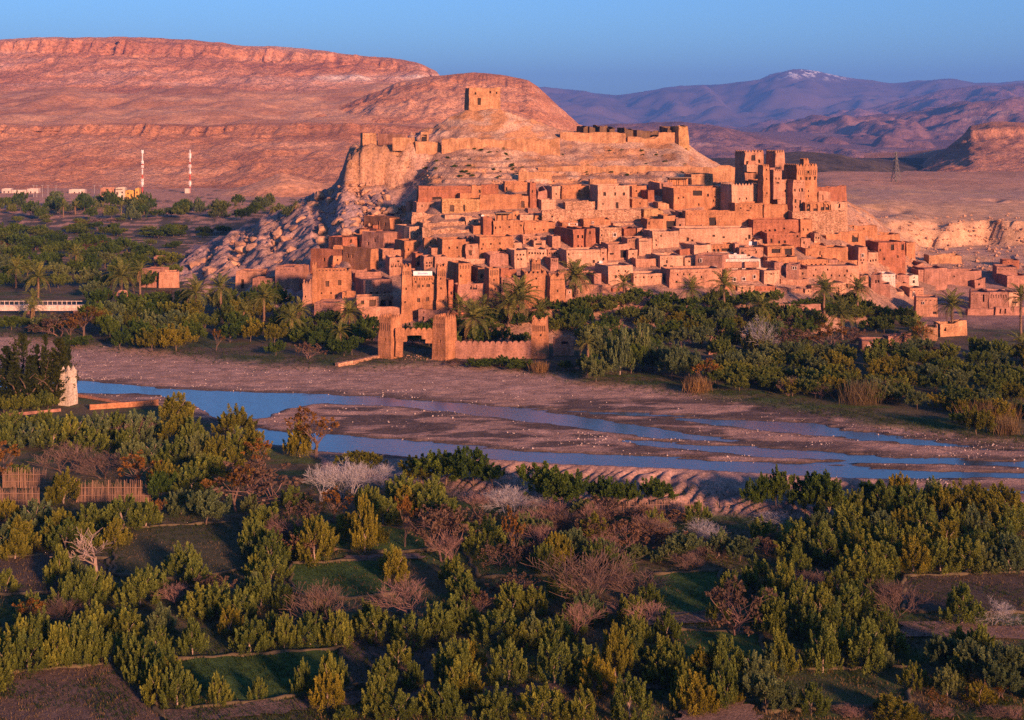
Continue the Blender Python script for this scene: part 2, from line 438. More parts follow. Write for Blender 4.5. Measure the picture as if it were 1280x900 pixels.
BERM_T = [(540, 0), (590, 1), (1120, 1), (1220, 0.5), (1290, 0)]
def berm_z(x, D, detail=False):
    y = flat_y(D); top = pl([(540, 592), (590, 595), (700, 603), (850, 609), (1000, 618), (1100, 623), (1200, 632), (1400, 640)], x)
    t = (y - top)
    a = pl(BERM_T, x)
    prof = np.where(t < 0, 1 + t / 7.0, 1 - t / 42.0)
    if detail:
        X = (x - CX) * D / F
        g = np.abs(((X * 0.42 - D * 0.30 + 2.2 * fbm(X * 0.12, D * 0.1, 3, 5)) % 1.0) * 2 - 1)
        prof = prof - 0.30 * (0.5 + 0.8 * vn(X * 0.15, D * 0.12, 7)) * (1 - g) ** 1.5 * sst(0, 6, t) * (1 - sst(26, 42, t))
    return 2.5 * a * np.clip(prof, 0, 1.0)

def ground_z(x, D, detail=False):
    x = np.asarray(x, float) + 0 * np.asarray(D, float); D = np.asarray(D, float) + 0 * x
    X = (x - CX) * D / F
    near = (D < 340)
    bed, wet, n = river(x, D)
    bed = np.where(near, bed, 0); wet = np.where(near, wet, -99)
    z = 0.25 * (1 - bed) - 0.22 * bed + bed * 0.1 * n
    z = z + berm_z(x, D, detail) * near
    z = z - 0.55 * sst(-1.6, 1.6, wet) * near
    z = z + plateau_z(x, D)
    if detail:
        amp = 0.10 * (1 - bed) * (D > 260) + 0.04
        z = z + amp * fbm(X * 0.3, D * 0.3, 3, 21) * 1.5 + bed * 0.10 * fbm(X * 0.5, D * 0.9, 3, 23)
        pm = sst(2, 9, plateau_z(x, D)) * sst(880, 1060, x) * (1 - sst(560, 700, D))
        zz = z + pm * (2.6 * fbm(X * 0.05, D * 0.05, 4, 31) + 1.0 * fbm(X * 0.22, D * 0.22, 3, 32))
        zz = z + 1.5 * fbm(X * 0.04, D * 0.04, 3, 35); st = 3.2; fr = zz / st - np.floor(zz / st)
        pm = pm * sst(-0.15, 0.25, fbm(X * 0.03, D * 0.03, 3, 34)) * 0.95
        z = z * (1 - pm) + pm * (np.floor(zz / st) + sst(0.55, 0.95, fr)) * st
        z = z + sst(500, 700, D) * (1 - sst(2500, 6000, D)) * 3.2 * fbm(X * 0.012, D * 0.008, 5, 33) * sst(880, 1040, x)
    return z

def land_z(x, D):
    return np.maximum(ground_z(x, D), hill_z(x, D) * ((np.asarray(D) > 300) & (np.asarray(D) < 640)) - 900 * ((np.asarray(D) <= 300) | (np.asarray(D) >= 640)))

_DS = np.concatenate([np.arange(112, 660, 0.5), np.arange(660, 1600, 4.0)])
def ray(x, y):
    """distance at which the line of sight through photo point (x, y) meets the land"""
    zt = land_z(np.full(len(_DS), float(x)), _DS)
    hit = np.nonzero(zt >= z_at(y, _DS))[0]
    return float(_DS[hit[0]]) if len(hit) else 1200.0

_DR = np.concatenate([np.arange(300, 660, 0.7), np.arange(660, 1300, 5.0)])
def rays(x, y):
    """the same for arrays of photo points beyond the river"""
    out = []
    for i in range(0, len(x), 400):
        xx = np.asarray(x[i:i + 400], float)[:, None]; yy = np.asarray(y[i:i + 400], float)[:, None]; dd_ = _DR[None, :] + 0 * xx
        hz_ = np.where(dd_ < 640, hill_z(xx + 0 * dd_, dd_), -900)
        zt = np.maximum(np.maximum(0.25 + plateau_z(xx + 0 * dd_, dd_), hz_), -5)
        hit = zt >= z_at(yy, dd_)
        k = hit.argmax(1); out.append(np.where(hit.any(1), _DR[k], 1300.0))
    return np.concatenate(out)

def land(Xw, Yw):
    return float(land_z(np.array([CX + F * Xw / Yw]), np.array([float(Yw)]))[0])

# ------------------------------------------------------------------ ground sheet
xs = np.concatenate([np.linspace(-2600, -75, 40), np.arange(-60, 1341, 4.0), np.linspace(1360, 3900, 40)])
ds = np.concatenate([np.arange(108, 186, 0.7), np.arange(186, 300, 0.42), np.arange(300, 620, 1.8), np.geomspace(620, 3000, 110), np.geomspace(3200, 26500, 30)])
GX, GD = np.meshgrid(xs, ds)
GZ = ground_z(GX, GD, True)
bed, wet, nn = river(GX, GD); nearm = GD < 340; bed = bed * nearm; wet = np.where(nearm, wet, -99)
Xw = (GX - CX) * GD / F; FY = flat_y(GD)
def c3(*c): return np.array(c)[None, None, :]
A = lambda m: m[..., None]
n_a = fbm(Xw * 0.05, GD * 0.05, 4, 41); n_b = fbm(Xw * 0.15, GD * 0.3, 4, 43)
col = c3(0.100, 0.078, 0.042) + A(n_a) * c3(0.030, 0.012, 0.010)            # orchard soil and dry grass
gm = sst(-0.1, 0.35, n_b)
col = col * (1 - A(gm)) + c3(0.060, 0.085, 0.024) * A(gm)                   # grassy patches
oas = (GD > 285) * (FY > 232) * (1 - sst(880, 900, GX) * (GD > 405))
oc = c3(0.10, 0.075, 0.05) + A(sst(0.0, 0.3, n_b)) * c3(-0.045, -0.005, -0.02)
col = col * (1 - A(oas)) + oc * A(oas)
farl = sst(440, 520, GD)
pk = c3(0.46, 0.235, 0.145) + A(n_a) * c3(0.08, 0.04, 0.03)
fl = farl * np.where(GX > 700, 1.0, sst(-0.05, 0.2, n_b + 0.8 * sst(600, 1000, GD) - 0.25))
col = col * (1 - A(fl)) + pk * A(fl)
# east side: pale quarry rock and sandy plain
er = sst(2, 6, plateau_z(GX, GD)) * (GX > 880)
ec = c3(0.42, 0.25, 0.18) + A(sst(0.05, 0.4, n_a)) * c3(0.10, 0.05, -0.01)
qp = sst(484, 492, GD) * (1 - sst(540, 580, GD)) * sst(1090, 1140, GX)
ec = ec * (1 - A(qp)) + (c3(0.50, 0.29, 0.175) + A(n_a) * c3(0.1, 0.06, 0.03)) * A(qp)
ec = ec * (1 - A(sst(620, 760, GD))) + (c3(0.46, 0.235, 0.145) + A(n_a + 0.8 * fbm(Xw * 0.02, GD * 0.008, 4, 47)) * c3(0.09, 0.05, 0.035)) * A(sst(620, 760, GD))
col = col * (1 - A(er)) + ec * A(er)
east = sst(1100, 1150, GX) * sst(395 - 60, 400 - 40, GD) * (GD < 470) * (1 - sst(2, 6, plateau_z(GX, GD)))
col = col * (1 - A(east)) + (c3(0.33, 0.19, 0.15) + A(n_a) * c3(0.05, 0.03, 0.02)) * A(east)
# river bed: gravel, darker silt where the bars lie low
gr = c3(0.37, 0.222, 0.168) + A(n_b) * c3(0.07, 0.045, 0.04)
low = sst(0.02, -0.22, GZ + 0.10 * n_b + 0.1)
bars = np.maximum(sst(-12, -1, wet) * 0.8, sst(492, 500, FY) * (1 - sst(560, 574, FY)) * (1 - sst(1000, 1150, GX)) * 0.95)
silt = np.clip(np.maximum(low * 0.4, bars), 0, 1) * sst(-0.22, 0.12, n_b + 0.6 * fbm(Xw * 0.03, GD * 0.45, 3, 45))
gr = gr * (1 - A(silt)) + c3(0.090, 0.062, 0.052) * A(silt)
wl = sst(-3.5, -0.5, wet)
gr = gr * (1 - A(wl)) + c3(0.085, 0.060, 0.050) * A(wl)
col = col * (1 - A(bed)) + gr * A(bed)
bz = sst(0.15, 0.6, berm_z(GX, GD)) * nearm
col = col * (1 - A(bz)) + (c3(0.36, 0.21, 0.165) + A(n_b) * c3(0.06, 0.03, 0.03)) * A(bz)
bank = sst(0, 1, 1 - np.abs(FY - pl(NEAR_BANK, GX) - 14) / 26) * nearm * (GX > 400)
col = col * (1 - A(bank)) + (c3(0.33, 0.20, 0.16) + A(n_b) * c3(0.06, 0.03, 0.03)) * A(bank)
me = grid('ground', Xw, GD, GZ, [M['ground']], np.clip(col, 0.01, 0.8))
struct('ground', me)

wv = [((x - CX) * F * HC / (y - YH) / F, F * HC / (y - YH), -0.40) for x, y in ((-900, 405), (2200, 405), (2200, 660), (-900, 660))]
struct('river_water', mesh_np('river_water', wv, [(0, 1, 2, 3)], [M['water']]))

# unseen hill added under the camera, its crest shaped for shade on near gardens
vx = np.linspace(-900, 900, 150); vy = np.linspace(-500, 112, 70)
VX, VY = np.meshgrid(vx, vy)
t = sst(112, -10, VY)
crest = 27.0 + 4 * fbm(VX * 0.01, VY * 0.01, 4, 51) + 8 * np.exp(-((VX - 190) / 130.0) ** 2) * sst(0, -70, VY)
VZ = t * crest * (1 - 0.75 * sst(-120, -500, VY)) - 0.6
dd = np.hypot(VX, VY); 
struct('viewpoint_hill', grid('viewpoint_hill', VX, VY, VZ, [M['slope']]))

# ------------------------------------------------------------------ the village hill
hx = np.arange(140, 1172, 2.4); hd = np.concatenate([np.arange(312, 430, 1.2), np.arange(430, 510, 0.7), np.arange(510, 650, 3)])
HX, HD = np.meshgrid(hx, hd)
HZ = hill_z(HX, HD); Xh = (HX - CX) * HD / F
rocky = np.maximum(1 - sst(440, 520, HX - (HD - 420) * 0.9), 0.0)
cl = sst(428, 436, HX) * (1 - sst(495, 530, HX)) * sst(455, 470, HD)
upper = sst(428, 440, HD) * sst(480, 540, HX)
edge = sst(0, 10, HD - pl(D0, HX))
# the rock beds dip to the lower left: ribs along that direction
u_ = Xh * 0.83 - HZ * 0.55; v_ = Xh * 0.55 + HZ * 0.83
HZn = HZ + edge * (rocky * (2.2 * np.round(2.2 * fbm(v_ * 0.16, u_ * 0.07, 3, 58)) / 2.2 + 3.0 * (ridged(v_ * 0.09, u_ * 0.025 + HD * 0.01, 4, 61) - 0.55) + 2.2 * fbm(Xh * 0.25, HD * 0.25, 5, 62))
                   + upper * (1.8 * (ridged(Xh * 0.06, HD * 0.05, 4, 63) - .5) + 0.7 * fbm(Xh * 0.25, HD * 0.25, 4, 64))
                   + (1 - rocky) * (1 - upper) * 0.25 * fbm(Xh * 0.3, HD * 0.3, 3, 65))
st = 1.7; zz = HZn + 0.6 * fbm(Xh * 0.06, HD * 0.06, 3, 66); fr = zz / st - np.floor(zz / st)
ter = upper * sst(470, 455, HD)
HZn = HZn * (1 - 0.75 * ter) + 0.75 * ter * ((np.floor(zz / st) + sst(0.5, 0.9, fr)) * st - (zz - HZn))
crk = sst(0.70, 0.86, ridged(Xh * 0.10, HZ * 0.025, 2, 69)) + 0.7 * sst(0.74, 0.88, ridged(Xh * 0.02 + 4, HZ * 0.16, 2, 70))
HYn = HD + cl * 2.2 * crk - cl * 5.0 * (ridged(Xh * 0.11, HZ * 0.04, 4, 67) - 0.6) - cl * 2.0 * np.round(3 * fbm(Xh * 0.28, HZ * 0.16, 3, 68)) / 3
n1 = fbm(Xh * 0.05, HZn * 0.09, 4, 71); n2 = fbm(Xh * 0.2, HZn * 0.5, 4, 72)
hc = c3(0.36, 0.20, 0.135) + A(n1) * c3(0.07, 0.03, 0.015)
hc = hc * (1 - A(rocky)) + (c3(0.33, 0.20, 0.165) + A(n2) * c3(0.10, 0.05, 0.035)) * A(rocky)
pur = rocky * sst(0.05, 0.3, n1)
hc = hc * (1 - A(pur)) + c3(0.30, 0.195, 0.185) * A(pur)
hc = hc * (1 - A(cl)) + (c3(0.36, 0.19, 0.115) + A(n2) * c3(0.08, 0.04, 0.03)) * A(cl)
pale = upper * sst(0.0, 0.25, n2 + 0.5 * n1)
hc = hc * (1 - A(pale)) + c3(0.47, 0.285, 0.19) * A(pale)
gold = upper * sst(0.12, 0.4, -n2 + 0.4 * n1)
hc = hc * (1 - A(gold)) + c3(0.45, 0.215, 0.105) * A(gold)
struct('rocky_hill', grid('rocky_hill', Xh, HYn, HZn - 0.0, [M['hillrock']], np.clip(hc, 0.02, 0.8)))

# ------------------------------------------------------------------ hills and mountains behind
def land_range(name, Df, Dc, Db, foot, crestp, shape, mt, x0, x1, nx, nr, amp, fs, seed, cliff=None, ztop=0, back=0.0):
    gx = np.linspace(x0, x1, nx); k = np.linspace(0, 1, nr)
    R, K = np.meshgrid(gx, k)
    Dcx = pl(Dc, R) if hasattr(Dc, '__len__') else Dc + 0 * R
    Dfx = pl(Df, R) if hasattr(Df, '__len__') else Df + 0 * R
    Dd = Dfx + (Dcx - Dfx) * K
    zf = z_at(pl(foot, R), Dfx); zc = z_at(pl(crestp, R), Dcx)
    sh = pl(shape, K)
    X = (R - CX) * Dd / F
    n = 0.6 * (ridged(X * fs * 1.3, Dd * fs * 0.35, 5, seed) - 0.55) + 0.4 * (ridged(X * fs, Dd * fs, 5, seed + 3) - 0.55); n2 = fbm(X * fs * 3, Dd * fs * 3, 4, seed + 9)
    win = np.sin(np.pi * np.clip(K, 0, 1)) ** 0.7
    Z = zf + (zc - zf) * sh + amp * (n * win + 0.35 * n2 * np.minimum(1, win + 0.25))
    if cliff:
        c0, c1, ca = cliff
        m = sst(c0 - 0.04, c0, K) * (1 - sst(c1, c1 + 0.03, K))
        Dd = Dd - m * ca * (ridged(X * fs * 6, K * 2, 3, seed + 20) - 0.5)
    if back:
        kb = np.linspace(0, 1, 8)[1:]
        Rb, Kb = np.meshgrid(gx, kb)
        Db_ = Dcx[-1][None, :] + back * Kb
        Zb = Z[-1][None, :] * (1 - Kb * (1 - ztop))
        X = np.vstack([X, (Rb - CX) * Db_ / F]); Dd = np.vstack([Dd, Db_]); Z = np.vstack([Z, Zb])
    X = np.vstack([X]); 
    struct(name, grid(name, X, Dd, Z, [M[mt]]))
NR = 90
land_range('escarpment', [(-900, 1030), (250, 1030), (330, 960), (480, 940), (760, 900)], 1420, 0,
           [(-900, 239), (240, 239), (300, 243), (420, 246), (760, 250)],
           [(-900, 150), (0, 154), (60, 157), (100, 155), (220, 155), (260, 157), (300, 154), (430, 153), (480, 155), (520, 158), (600, 160), (700, 175), (800, 200)],
           [(0, 0), (0.12, 0.05), (0.3, 0.2), (0.6, 0.52), (0.86, 0.80), (0.9, 0.96), (1, 1)], 'escarp', -900, 800, 560, 120, 12, 0.016, 81, (0.84, 0.92, 26))
land_range('low_mound', 930, 990, 0, [(200, 248), (470, 248)], [(200, 249), (270, 243), (300, 236), (330, 224), (352, 216), (372, 221), (400, 228), (440, 232), (470, 240)],
           [(0, 0), (0.5, 0.6), (1, 1)], 'slope', 200, 470, 90, 24, 2.5, 0.05, 84, None, 0, 120)
land_range('rolling_slope', 1370, 2080, 0, [(-900, 158), (0, 164), (300, 164), (480, 164), (560, 168), (800, 208)],
           [(-900, 100), (0, 108), (80, 104), (150, 112), (230, 105), (330, 112), (400, 110), (470, 104), (560, 108), (640, 130), (800, 180)],
           [(0, 0), (0.5, 0.45), (1, 1)], 'slope', -900, 800, 360, 70, 17, 0.007, 86)
land_range('mesa', 1960, [(-900, 2500), (480, 2400), (560, 2250), (700, 2200)], 0, [(-900, 112), (300, 122), (560, 122), (700, 160)],
           [(-900, 60), (-60, 52), (0, 49), (60, 47), (150, 46), (240, 50), (300, 57), (345, 58), (400, 63), (460, 71), (490, 72), (520, 78), (545, 88), (556, 104), (700, 165)],
           [(0, 0), (0.25, 0.2), (0.55, 0.5), (0.78, 0.72), (0.83, 0.9), (0.9, 0.94), (1, 1)], 'mesa', -900, 700, 520, 110, 22, 0.011, 91, (0.77, 0.85, 40), 1.0, 900)
land_range('near_ridge', 1432, 1760, 0, [(330, 163), (430, 163), (520, 168), (600, 176), (700, 190), (860, 212)],
           [(330, 153), (380, 147), (430, 132), (465, 117), (495, 104), (530, 96), (590, 91), (625, 93), (660, 100), (672, 108), (690, 125), (725, 157), (760, 178), (860, 213)],
           [(0, 0), (0.5, 0.5), (0.85, 0.86), (1, 1)], 'escarp', 330, 860, 340, 100, 16, 0.016, 95, (0.8, 0.95, 15), 0.1, 500)
land_range('dark_hill', 1250, 1500, 0, [(840, 236), (1160, 232)], [(840, 215), (900, 200), (960, 192), (1000, 189), (1050, 193), (1090, 203), (1115, 214), (1140, 222), (1160, 228)],
           [(0, 0), (0.5, 0.6), (1, 1)], 'dark_hill', 840, 1160, 110, 36, 4, 0.02, 97, None, 0, 400)
land_range('butte', 1450, 1800, 0, [(1080, 226), (1290, 220), (1700, 220)], [(1080, 224), (1130, 217), (1150, 206), (1180, 188), (1205, 168), (1212, 158), (1240, 152), (1290, 153), (1500, 160), (1700, 190)],
           [(0, 0), (0.45, 0.4), (0.74, 0.68), (0.78, 0.86), (0.9, 0.93), (1, 1)], 'butte', 1080, 1700, 240, 80, 10, 0.02, 99, (0.72, 0.82, 24), 0.2, 600)
land_range('mid_hill', 3600, 4600, 0, [(660, 206), (1300, 210)], [(660, 168), (720, 158), (780, 154), (850, 152), (890, 156), (930, 165), (980, 178), (1040, 188), (1300, 194)],
           [(0, 0), (0.5, 0.5), (1, 1)], 'purple', 660, 1300, 240, 60, 60, 0.004, 103, None, 0, 1500)
land_range('purple_hills', 4400, 6800, 0, [(820, 213), (2400, 213)],
           [(820, 196), (900, 188), (930, 178), (965, 165), (1000, 156), (1050, 148), (1090, 143), (1120, 140), (1150, 137), (1200, 131), (1240, 127), (1290, 121), (1500, 110), (2400, 110)],
           [(0, 0), (0.4, 0.38), (0.8, 0.8), (1, 1)], 'purple', 820, 2400, 460, 110, 190, 0.0017, 107, None, 0, 2500)
land_range('blue_foothill', 9000, 11500, 0, [(860, 180), (2800, 170)], [(860, 175), (940, 160), (1000, 150), (1060, 139), (1120, 127), (1180, 114), (1220, 109), (1260, 104), (1290, 102), (1600, 95), (2800, 110)],
           [(0, 0), (0.5, 0.5), (1, 1)], 'purple', 860, 2800, 340, 80, 230, 0.0013, 109, None, 0, 3000)
land_range('snowy_mountain', 12500, 16500, 0, [(-1600, 150), (600, 172), (2900, 172)],
           [(-1600, 125), (400, 120), (600, 118), (660, 108), (690, 111), (730, 113), (770, 118), (810, 114), (850, 107), (880, 107), (905, 106), (940, 102), (970, 95), (990, 90), (1022, 89), (1040, 94),
            (1060, 98), (1085, 100), (1120, 104), (1150, 100), (1185, 100), (1220, 104), (1280, 101), (1500, 110), (2900, 120)],
           [(0, 0), (0.45, 0.35), (0.8, 0.75), (1, 1)], 'far', -1600, 2900, 640, 110, 420, 0.0008, 113, None, 0.2, 6000)
# ------------------------------------------------------------------ mud-brick houses
TILES = {'A': (360, 320, 8.18), 'B': (460, 320, 6.43), 'C': (410, 260, 8.18), 'D': (500, 220, 6.92), 'E': (660, 220, 7.11), 'F': (820, 200, 9.0),
         'G': (640, 300, 7.5), 'H': (800, 280, 7.5), 'I': (960, 280, 6.4), 'J': (900, 180, 7.5), 'K': (1080, 310, 6.4), 'L': (560, 310, 6.43),
         'M': (420, 140, 7.11), 'N': (700, 130, 5.82), 'Q': (0, 300, 3.556), 'R': (0, 340, 5.0), 'Z': (0, 0, 1.0)}
def tx(t, x): a = TILES[t]; return a[0] + x / a[2]
def ty(t, y): a = TILES[t]; return a[1] + y / a[2]

def jit(P3, seed):
    """slow unevenness of hand-built mud walls, the same for points that coincide"""
    a = np.asarray(P3, float)
    u = a[:, 0] + a[:, 1] * 0.7; w = a[:, 0] * 0.6 - a[:, 1]
    d = np.stack([fbm(u * 0.35 + seed, a[:, 2] * 0.4, 3, seed % 97), fbm(w * 0.35 + seed, a[:, 2] * 0.4, 3, seed % 89 + 3), 0.7 * fbm(u * 0.5 + seed, w * 0.5, 3, seed % 83 + 5)], -1)
    return a + d * 0.24

def cuts(n0, n1, holes, step):
    c = {round(n0, 3), round(n1, 3)}
    for a, b in holes: c.add(round(a, 3)); c.add(round(b, 3))
    k = max(1, int((n1 - n0) / step))
    for i in range(1, k):
        v = n0 + (n1 - n0) * i / k
        if all(abs(v - q) > 0.25 for q in c): c.add(round(v, 3))
    return sorted(c)

def wall_body(w, d, z0, z1, taper, seed, holes, rim=0.35, dip=0.6, ruin=0.0):
    """hollow body: four outer faces with recessed openings, a rim and inner parapet faces. holes: {side: [(u0, u1, za, zb)]}"""
    V = []; Q = []
    def put(p): V.append(p); return len(V) - 1
    cor = [(0, 0), (w, 0), (w, d), (0, d)]; cen = (w / 2, d / 2)
    ins = [(rim, rim), (w - rim, rim), (w - rim, d - rim), (rim, d - rim)]
    def at(s, u, z, off=0.0):
        a, b = cor[s], cor[(s + 1) % 4]; L = (w, d, w, d)[s]
        t = taper * (z - z0)
        ia = (a[0] + (t if a[0] == 0 else -t), a[1] + (t if a[1] == 0 else -t)); ib = (b[0] + (t if b[0] == 0 else -t), b[1] + (t if b[1] == 0 else -t))
        k = u / L; x = ia[0] + (ib[0] - ia[0]) * k; y = ia[1] + (ib[1] - ia[1]) * k
        nx, ny = ((0, 1), (-1, 0), (0, -1), (1, 0))[s]
        return (x + nx * off, y + ny * off, z)
    def ztop(x, y):
        r = 0.12 * float(fbm(x * 0.7 + seed, y * 0.7 - seed, 2, seed % 71))
        if ruin: r -= ruin * max(0.0, float(fbm(x * 0.22 + seed * 1.7, y * 0.22, 3, seed % 61)) + 0.25)
        return r
    tt = taper * (z1 - z0)
    for s in range(4):
        L = (w, d, w, d)[s]; hs = holes.get(s, [])
        us = cuts(0, L, [(h[0], h[1]) for h in hs], 1.6); zs = cuts(z0, z1, [(h[2], h[3]) for h in hs], 2.2)
        idx = {}
        for i, u in enumerate(us):
            for j, z in enumerate(zs):
                p = at(s, u, z)
                if j == len(zs) - 1: p = (p[0], p[1], p[2] + ztop(p[0], p[1]))
                idx[i, j] = put(p)
        for i in range(len(us) - 1):
            for j in range(len(zs) - 1):
                cu, cz = (us[i] + us[i + 1]) / 2, (zs[j] + zs[j + 1]) / 2
                if any(h[0] < cu < h[1] and h[2] < cz < h[3] for h in hs): continue
                Q.append((idx[i, j], idx[i + 1, j], idx[i + 1, j + 1], idx[i, j + 1]))
        for (u0, u1, za, zb) in hs:
            f = [put(at(s, *q)) for q in ((u0, za), (u1, za), (u1, zb), (u0, zb))]
            g = [put(at(s, q[0], q[1], 0.42)) for q in ((u0, za), (u1, za), (u1, zb), (u0, zb))]
            for k in range(4): Q.append((f[k], f[(k + 1) % 4], g[(k + 1) % 4], g[k]))
        # rim and inner parapet
        ia, ib = ins[s], ins[(s + 1) % 4]
        for i in range(len(us) - 1):
            o0, o1 = idx[i, len(zs) - 1], idx[i + 1, len(zs) - 1]
            q = []
            for u, o in ((us[i], o0), (us[i + 1], o1)):
                k = u / L; x = ia[0] + (ib[0] - ia[0]) * k; y = ia[1] + (ib[1] - ia[1]) * k
                x += (tt if x < cen[0] else -tt); y += (tt if y < cen[1] else -tt)
                zt = V[o][2]
                q.append((put((x, y, zt)), put((x, y, z1 - dip - (ruin * 1.2)))))
            Q.append((o0, o1, q[1][0], q[0][0])); Q.append((q[0][0], q[1][0], q[1][1], q[0][1]))
    return jit(V, seed), Q, at

def win_mesh(kind):
    b = MB()
    if kind == 'plain':
        b.box(-.5, .5, 0.10, 0.14, -.5, .5, 0); b.box(-.04, .04, 0.05, 0.10, -.5, .5, 1); b.box(-.5, -.43, 0.03, 0.1, -.5, .5, 1); b.box(.43, .5, 0.03, 0.1, -.5, .5, 1)
        mats = [M['void'], M['wood']]
    elif kind == 'shutter':
        b.box(-.5, .5, 0.08, 0.14, -.5, .5, 0)
        for i in range(4): b.box(-.48 + i * .245, -.26 + i * .245, 0.05, 0.08, -.46, .46, 0)
        b.box(-.47, .47, 0.03, 0.05, .2, .27, 0); b.box(-.47, .47, 0.03, 0.05, -.27, -.2, 0)
        mats = [M['wood'], M['wood']]
    elif kind == 'white':
        b.box(-.5, .5, 0.12, 0.16, -.5, .5, 0)
        for q in ((-.72, -.5, -.7, .7), (.5, .72, -.7, .7), (-.5, .5, .5, .7), (-.5, .5, -.7, -.5)): b.box(q[0], q[1], -0.48, 0.1, q[2], q[3], 1)
        b.box(-.04, .04, 0.05, 0.12, -.5, .5, 1)
        mats = [M['void'], M['white']]
    elif kind == 'arch':
        b.box(-.5, .5, 0.10, 0.14, -.5, .5, 0)
        n = 5
        for sgn in (-1, 1):
            pts = [(sgn * .5, .5)] + [(sgn * .5 * math.cos(t), .5 * math.sin(t) if True else 0) for t in [i / n * math.pi / 2 for i in range(n + 1)]]
            for i in range(1, len(pts) - 1):
                a, c, e = pts[0], pts[i], pts[i + 1]
                b.face([(a[0], -0.38, a[1]), (c[0], -0.38, c[1]), (e[0], -0.38, e[1])], 1)
                b.face([(c[0], -0.38, c[1]), (e[0], -0.38, e[1]), (e[0], 0.1, e[1]), (c[0], 0.1, c[1])], 1)
        mats = [M['void'], M['orange']]
    else:
        b.box(-.5, .5, 0.10, 0.14, -.5, .5, 0); mats = [M['void']]
    return b.mesh('window_' + kind, mats)
WIN = {k: win_mesh(k) for k in ('plain', 'shutter', 'white', 'arch', 'void')}

def merlon_row(b, at, s, L, z, step, kind, thick=0.32, h=0.7):
    n = max(2, int(round(L / step))); st = L / n
    for i in range(n):
        u = (i + 0.5) * st
        def blk(w, za, zb):
            p = [at(s, u - w / 2, z, 0.02), at(s, u + w / 2, z, 0.02), at(s, u + w / 2, z, thick), at(s, u - w / 2, z, thick)]
            n0 = len(b.v)
            b.v += [(q[0], q[1], z + za) for q in p] + [(q[0], q[1], z + zb) for q in p]
            for q in ((0, 3, 2, 1), (4, 5, 6, 7), (0, 1, 5, 4), (1, 2, 6, 5), (2, 3, 7, 6), (3, 0, 4, 7)): b.f.append(tuple(n0 + k for k in q)); b.m.append(0)
        if kind == 'step':
            blk(st * 0.78, -0.25, h * 0.38); blk(st * 0.5, h * 0.38, h * 0.72); blk(st * 0.22, h * 0.72, h)
        elif kind == 'round':
            blk(st * 0.86, -0.25, h * 0.45); blk(st * 0.66, h * 0.45, h * 0.78); blk(st * 0.36, h * 0.78, h)
        else:
            blk(st * 0.5, -0.25, h)

HSEED = [100]
RECTS = []
GROUP_H = 'mud-brick houses of the hillside village'
def front_geom(xa, xb, D, yaw):
    XL = (xa - CX) * D / F; t = (xb - CX) / F; c, s = math.cos(yaw), math.sin(yaw)
    return XL, max(0.8, (t * D - XL) / (c - s * t))
def uv_front(x, y, D, yaw, XL):
    t = (x - CX) / F; c, s = math.cos(yaw), math.sin(yaw)
    u = (t * D - XL) / (c - s * t); Y = D + u * s
    return u, z_at(y, Y)

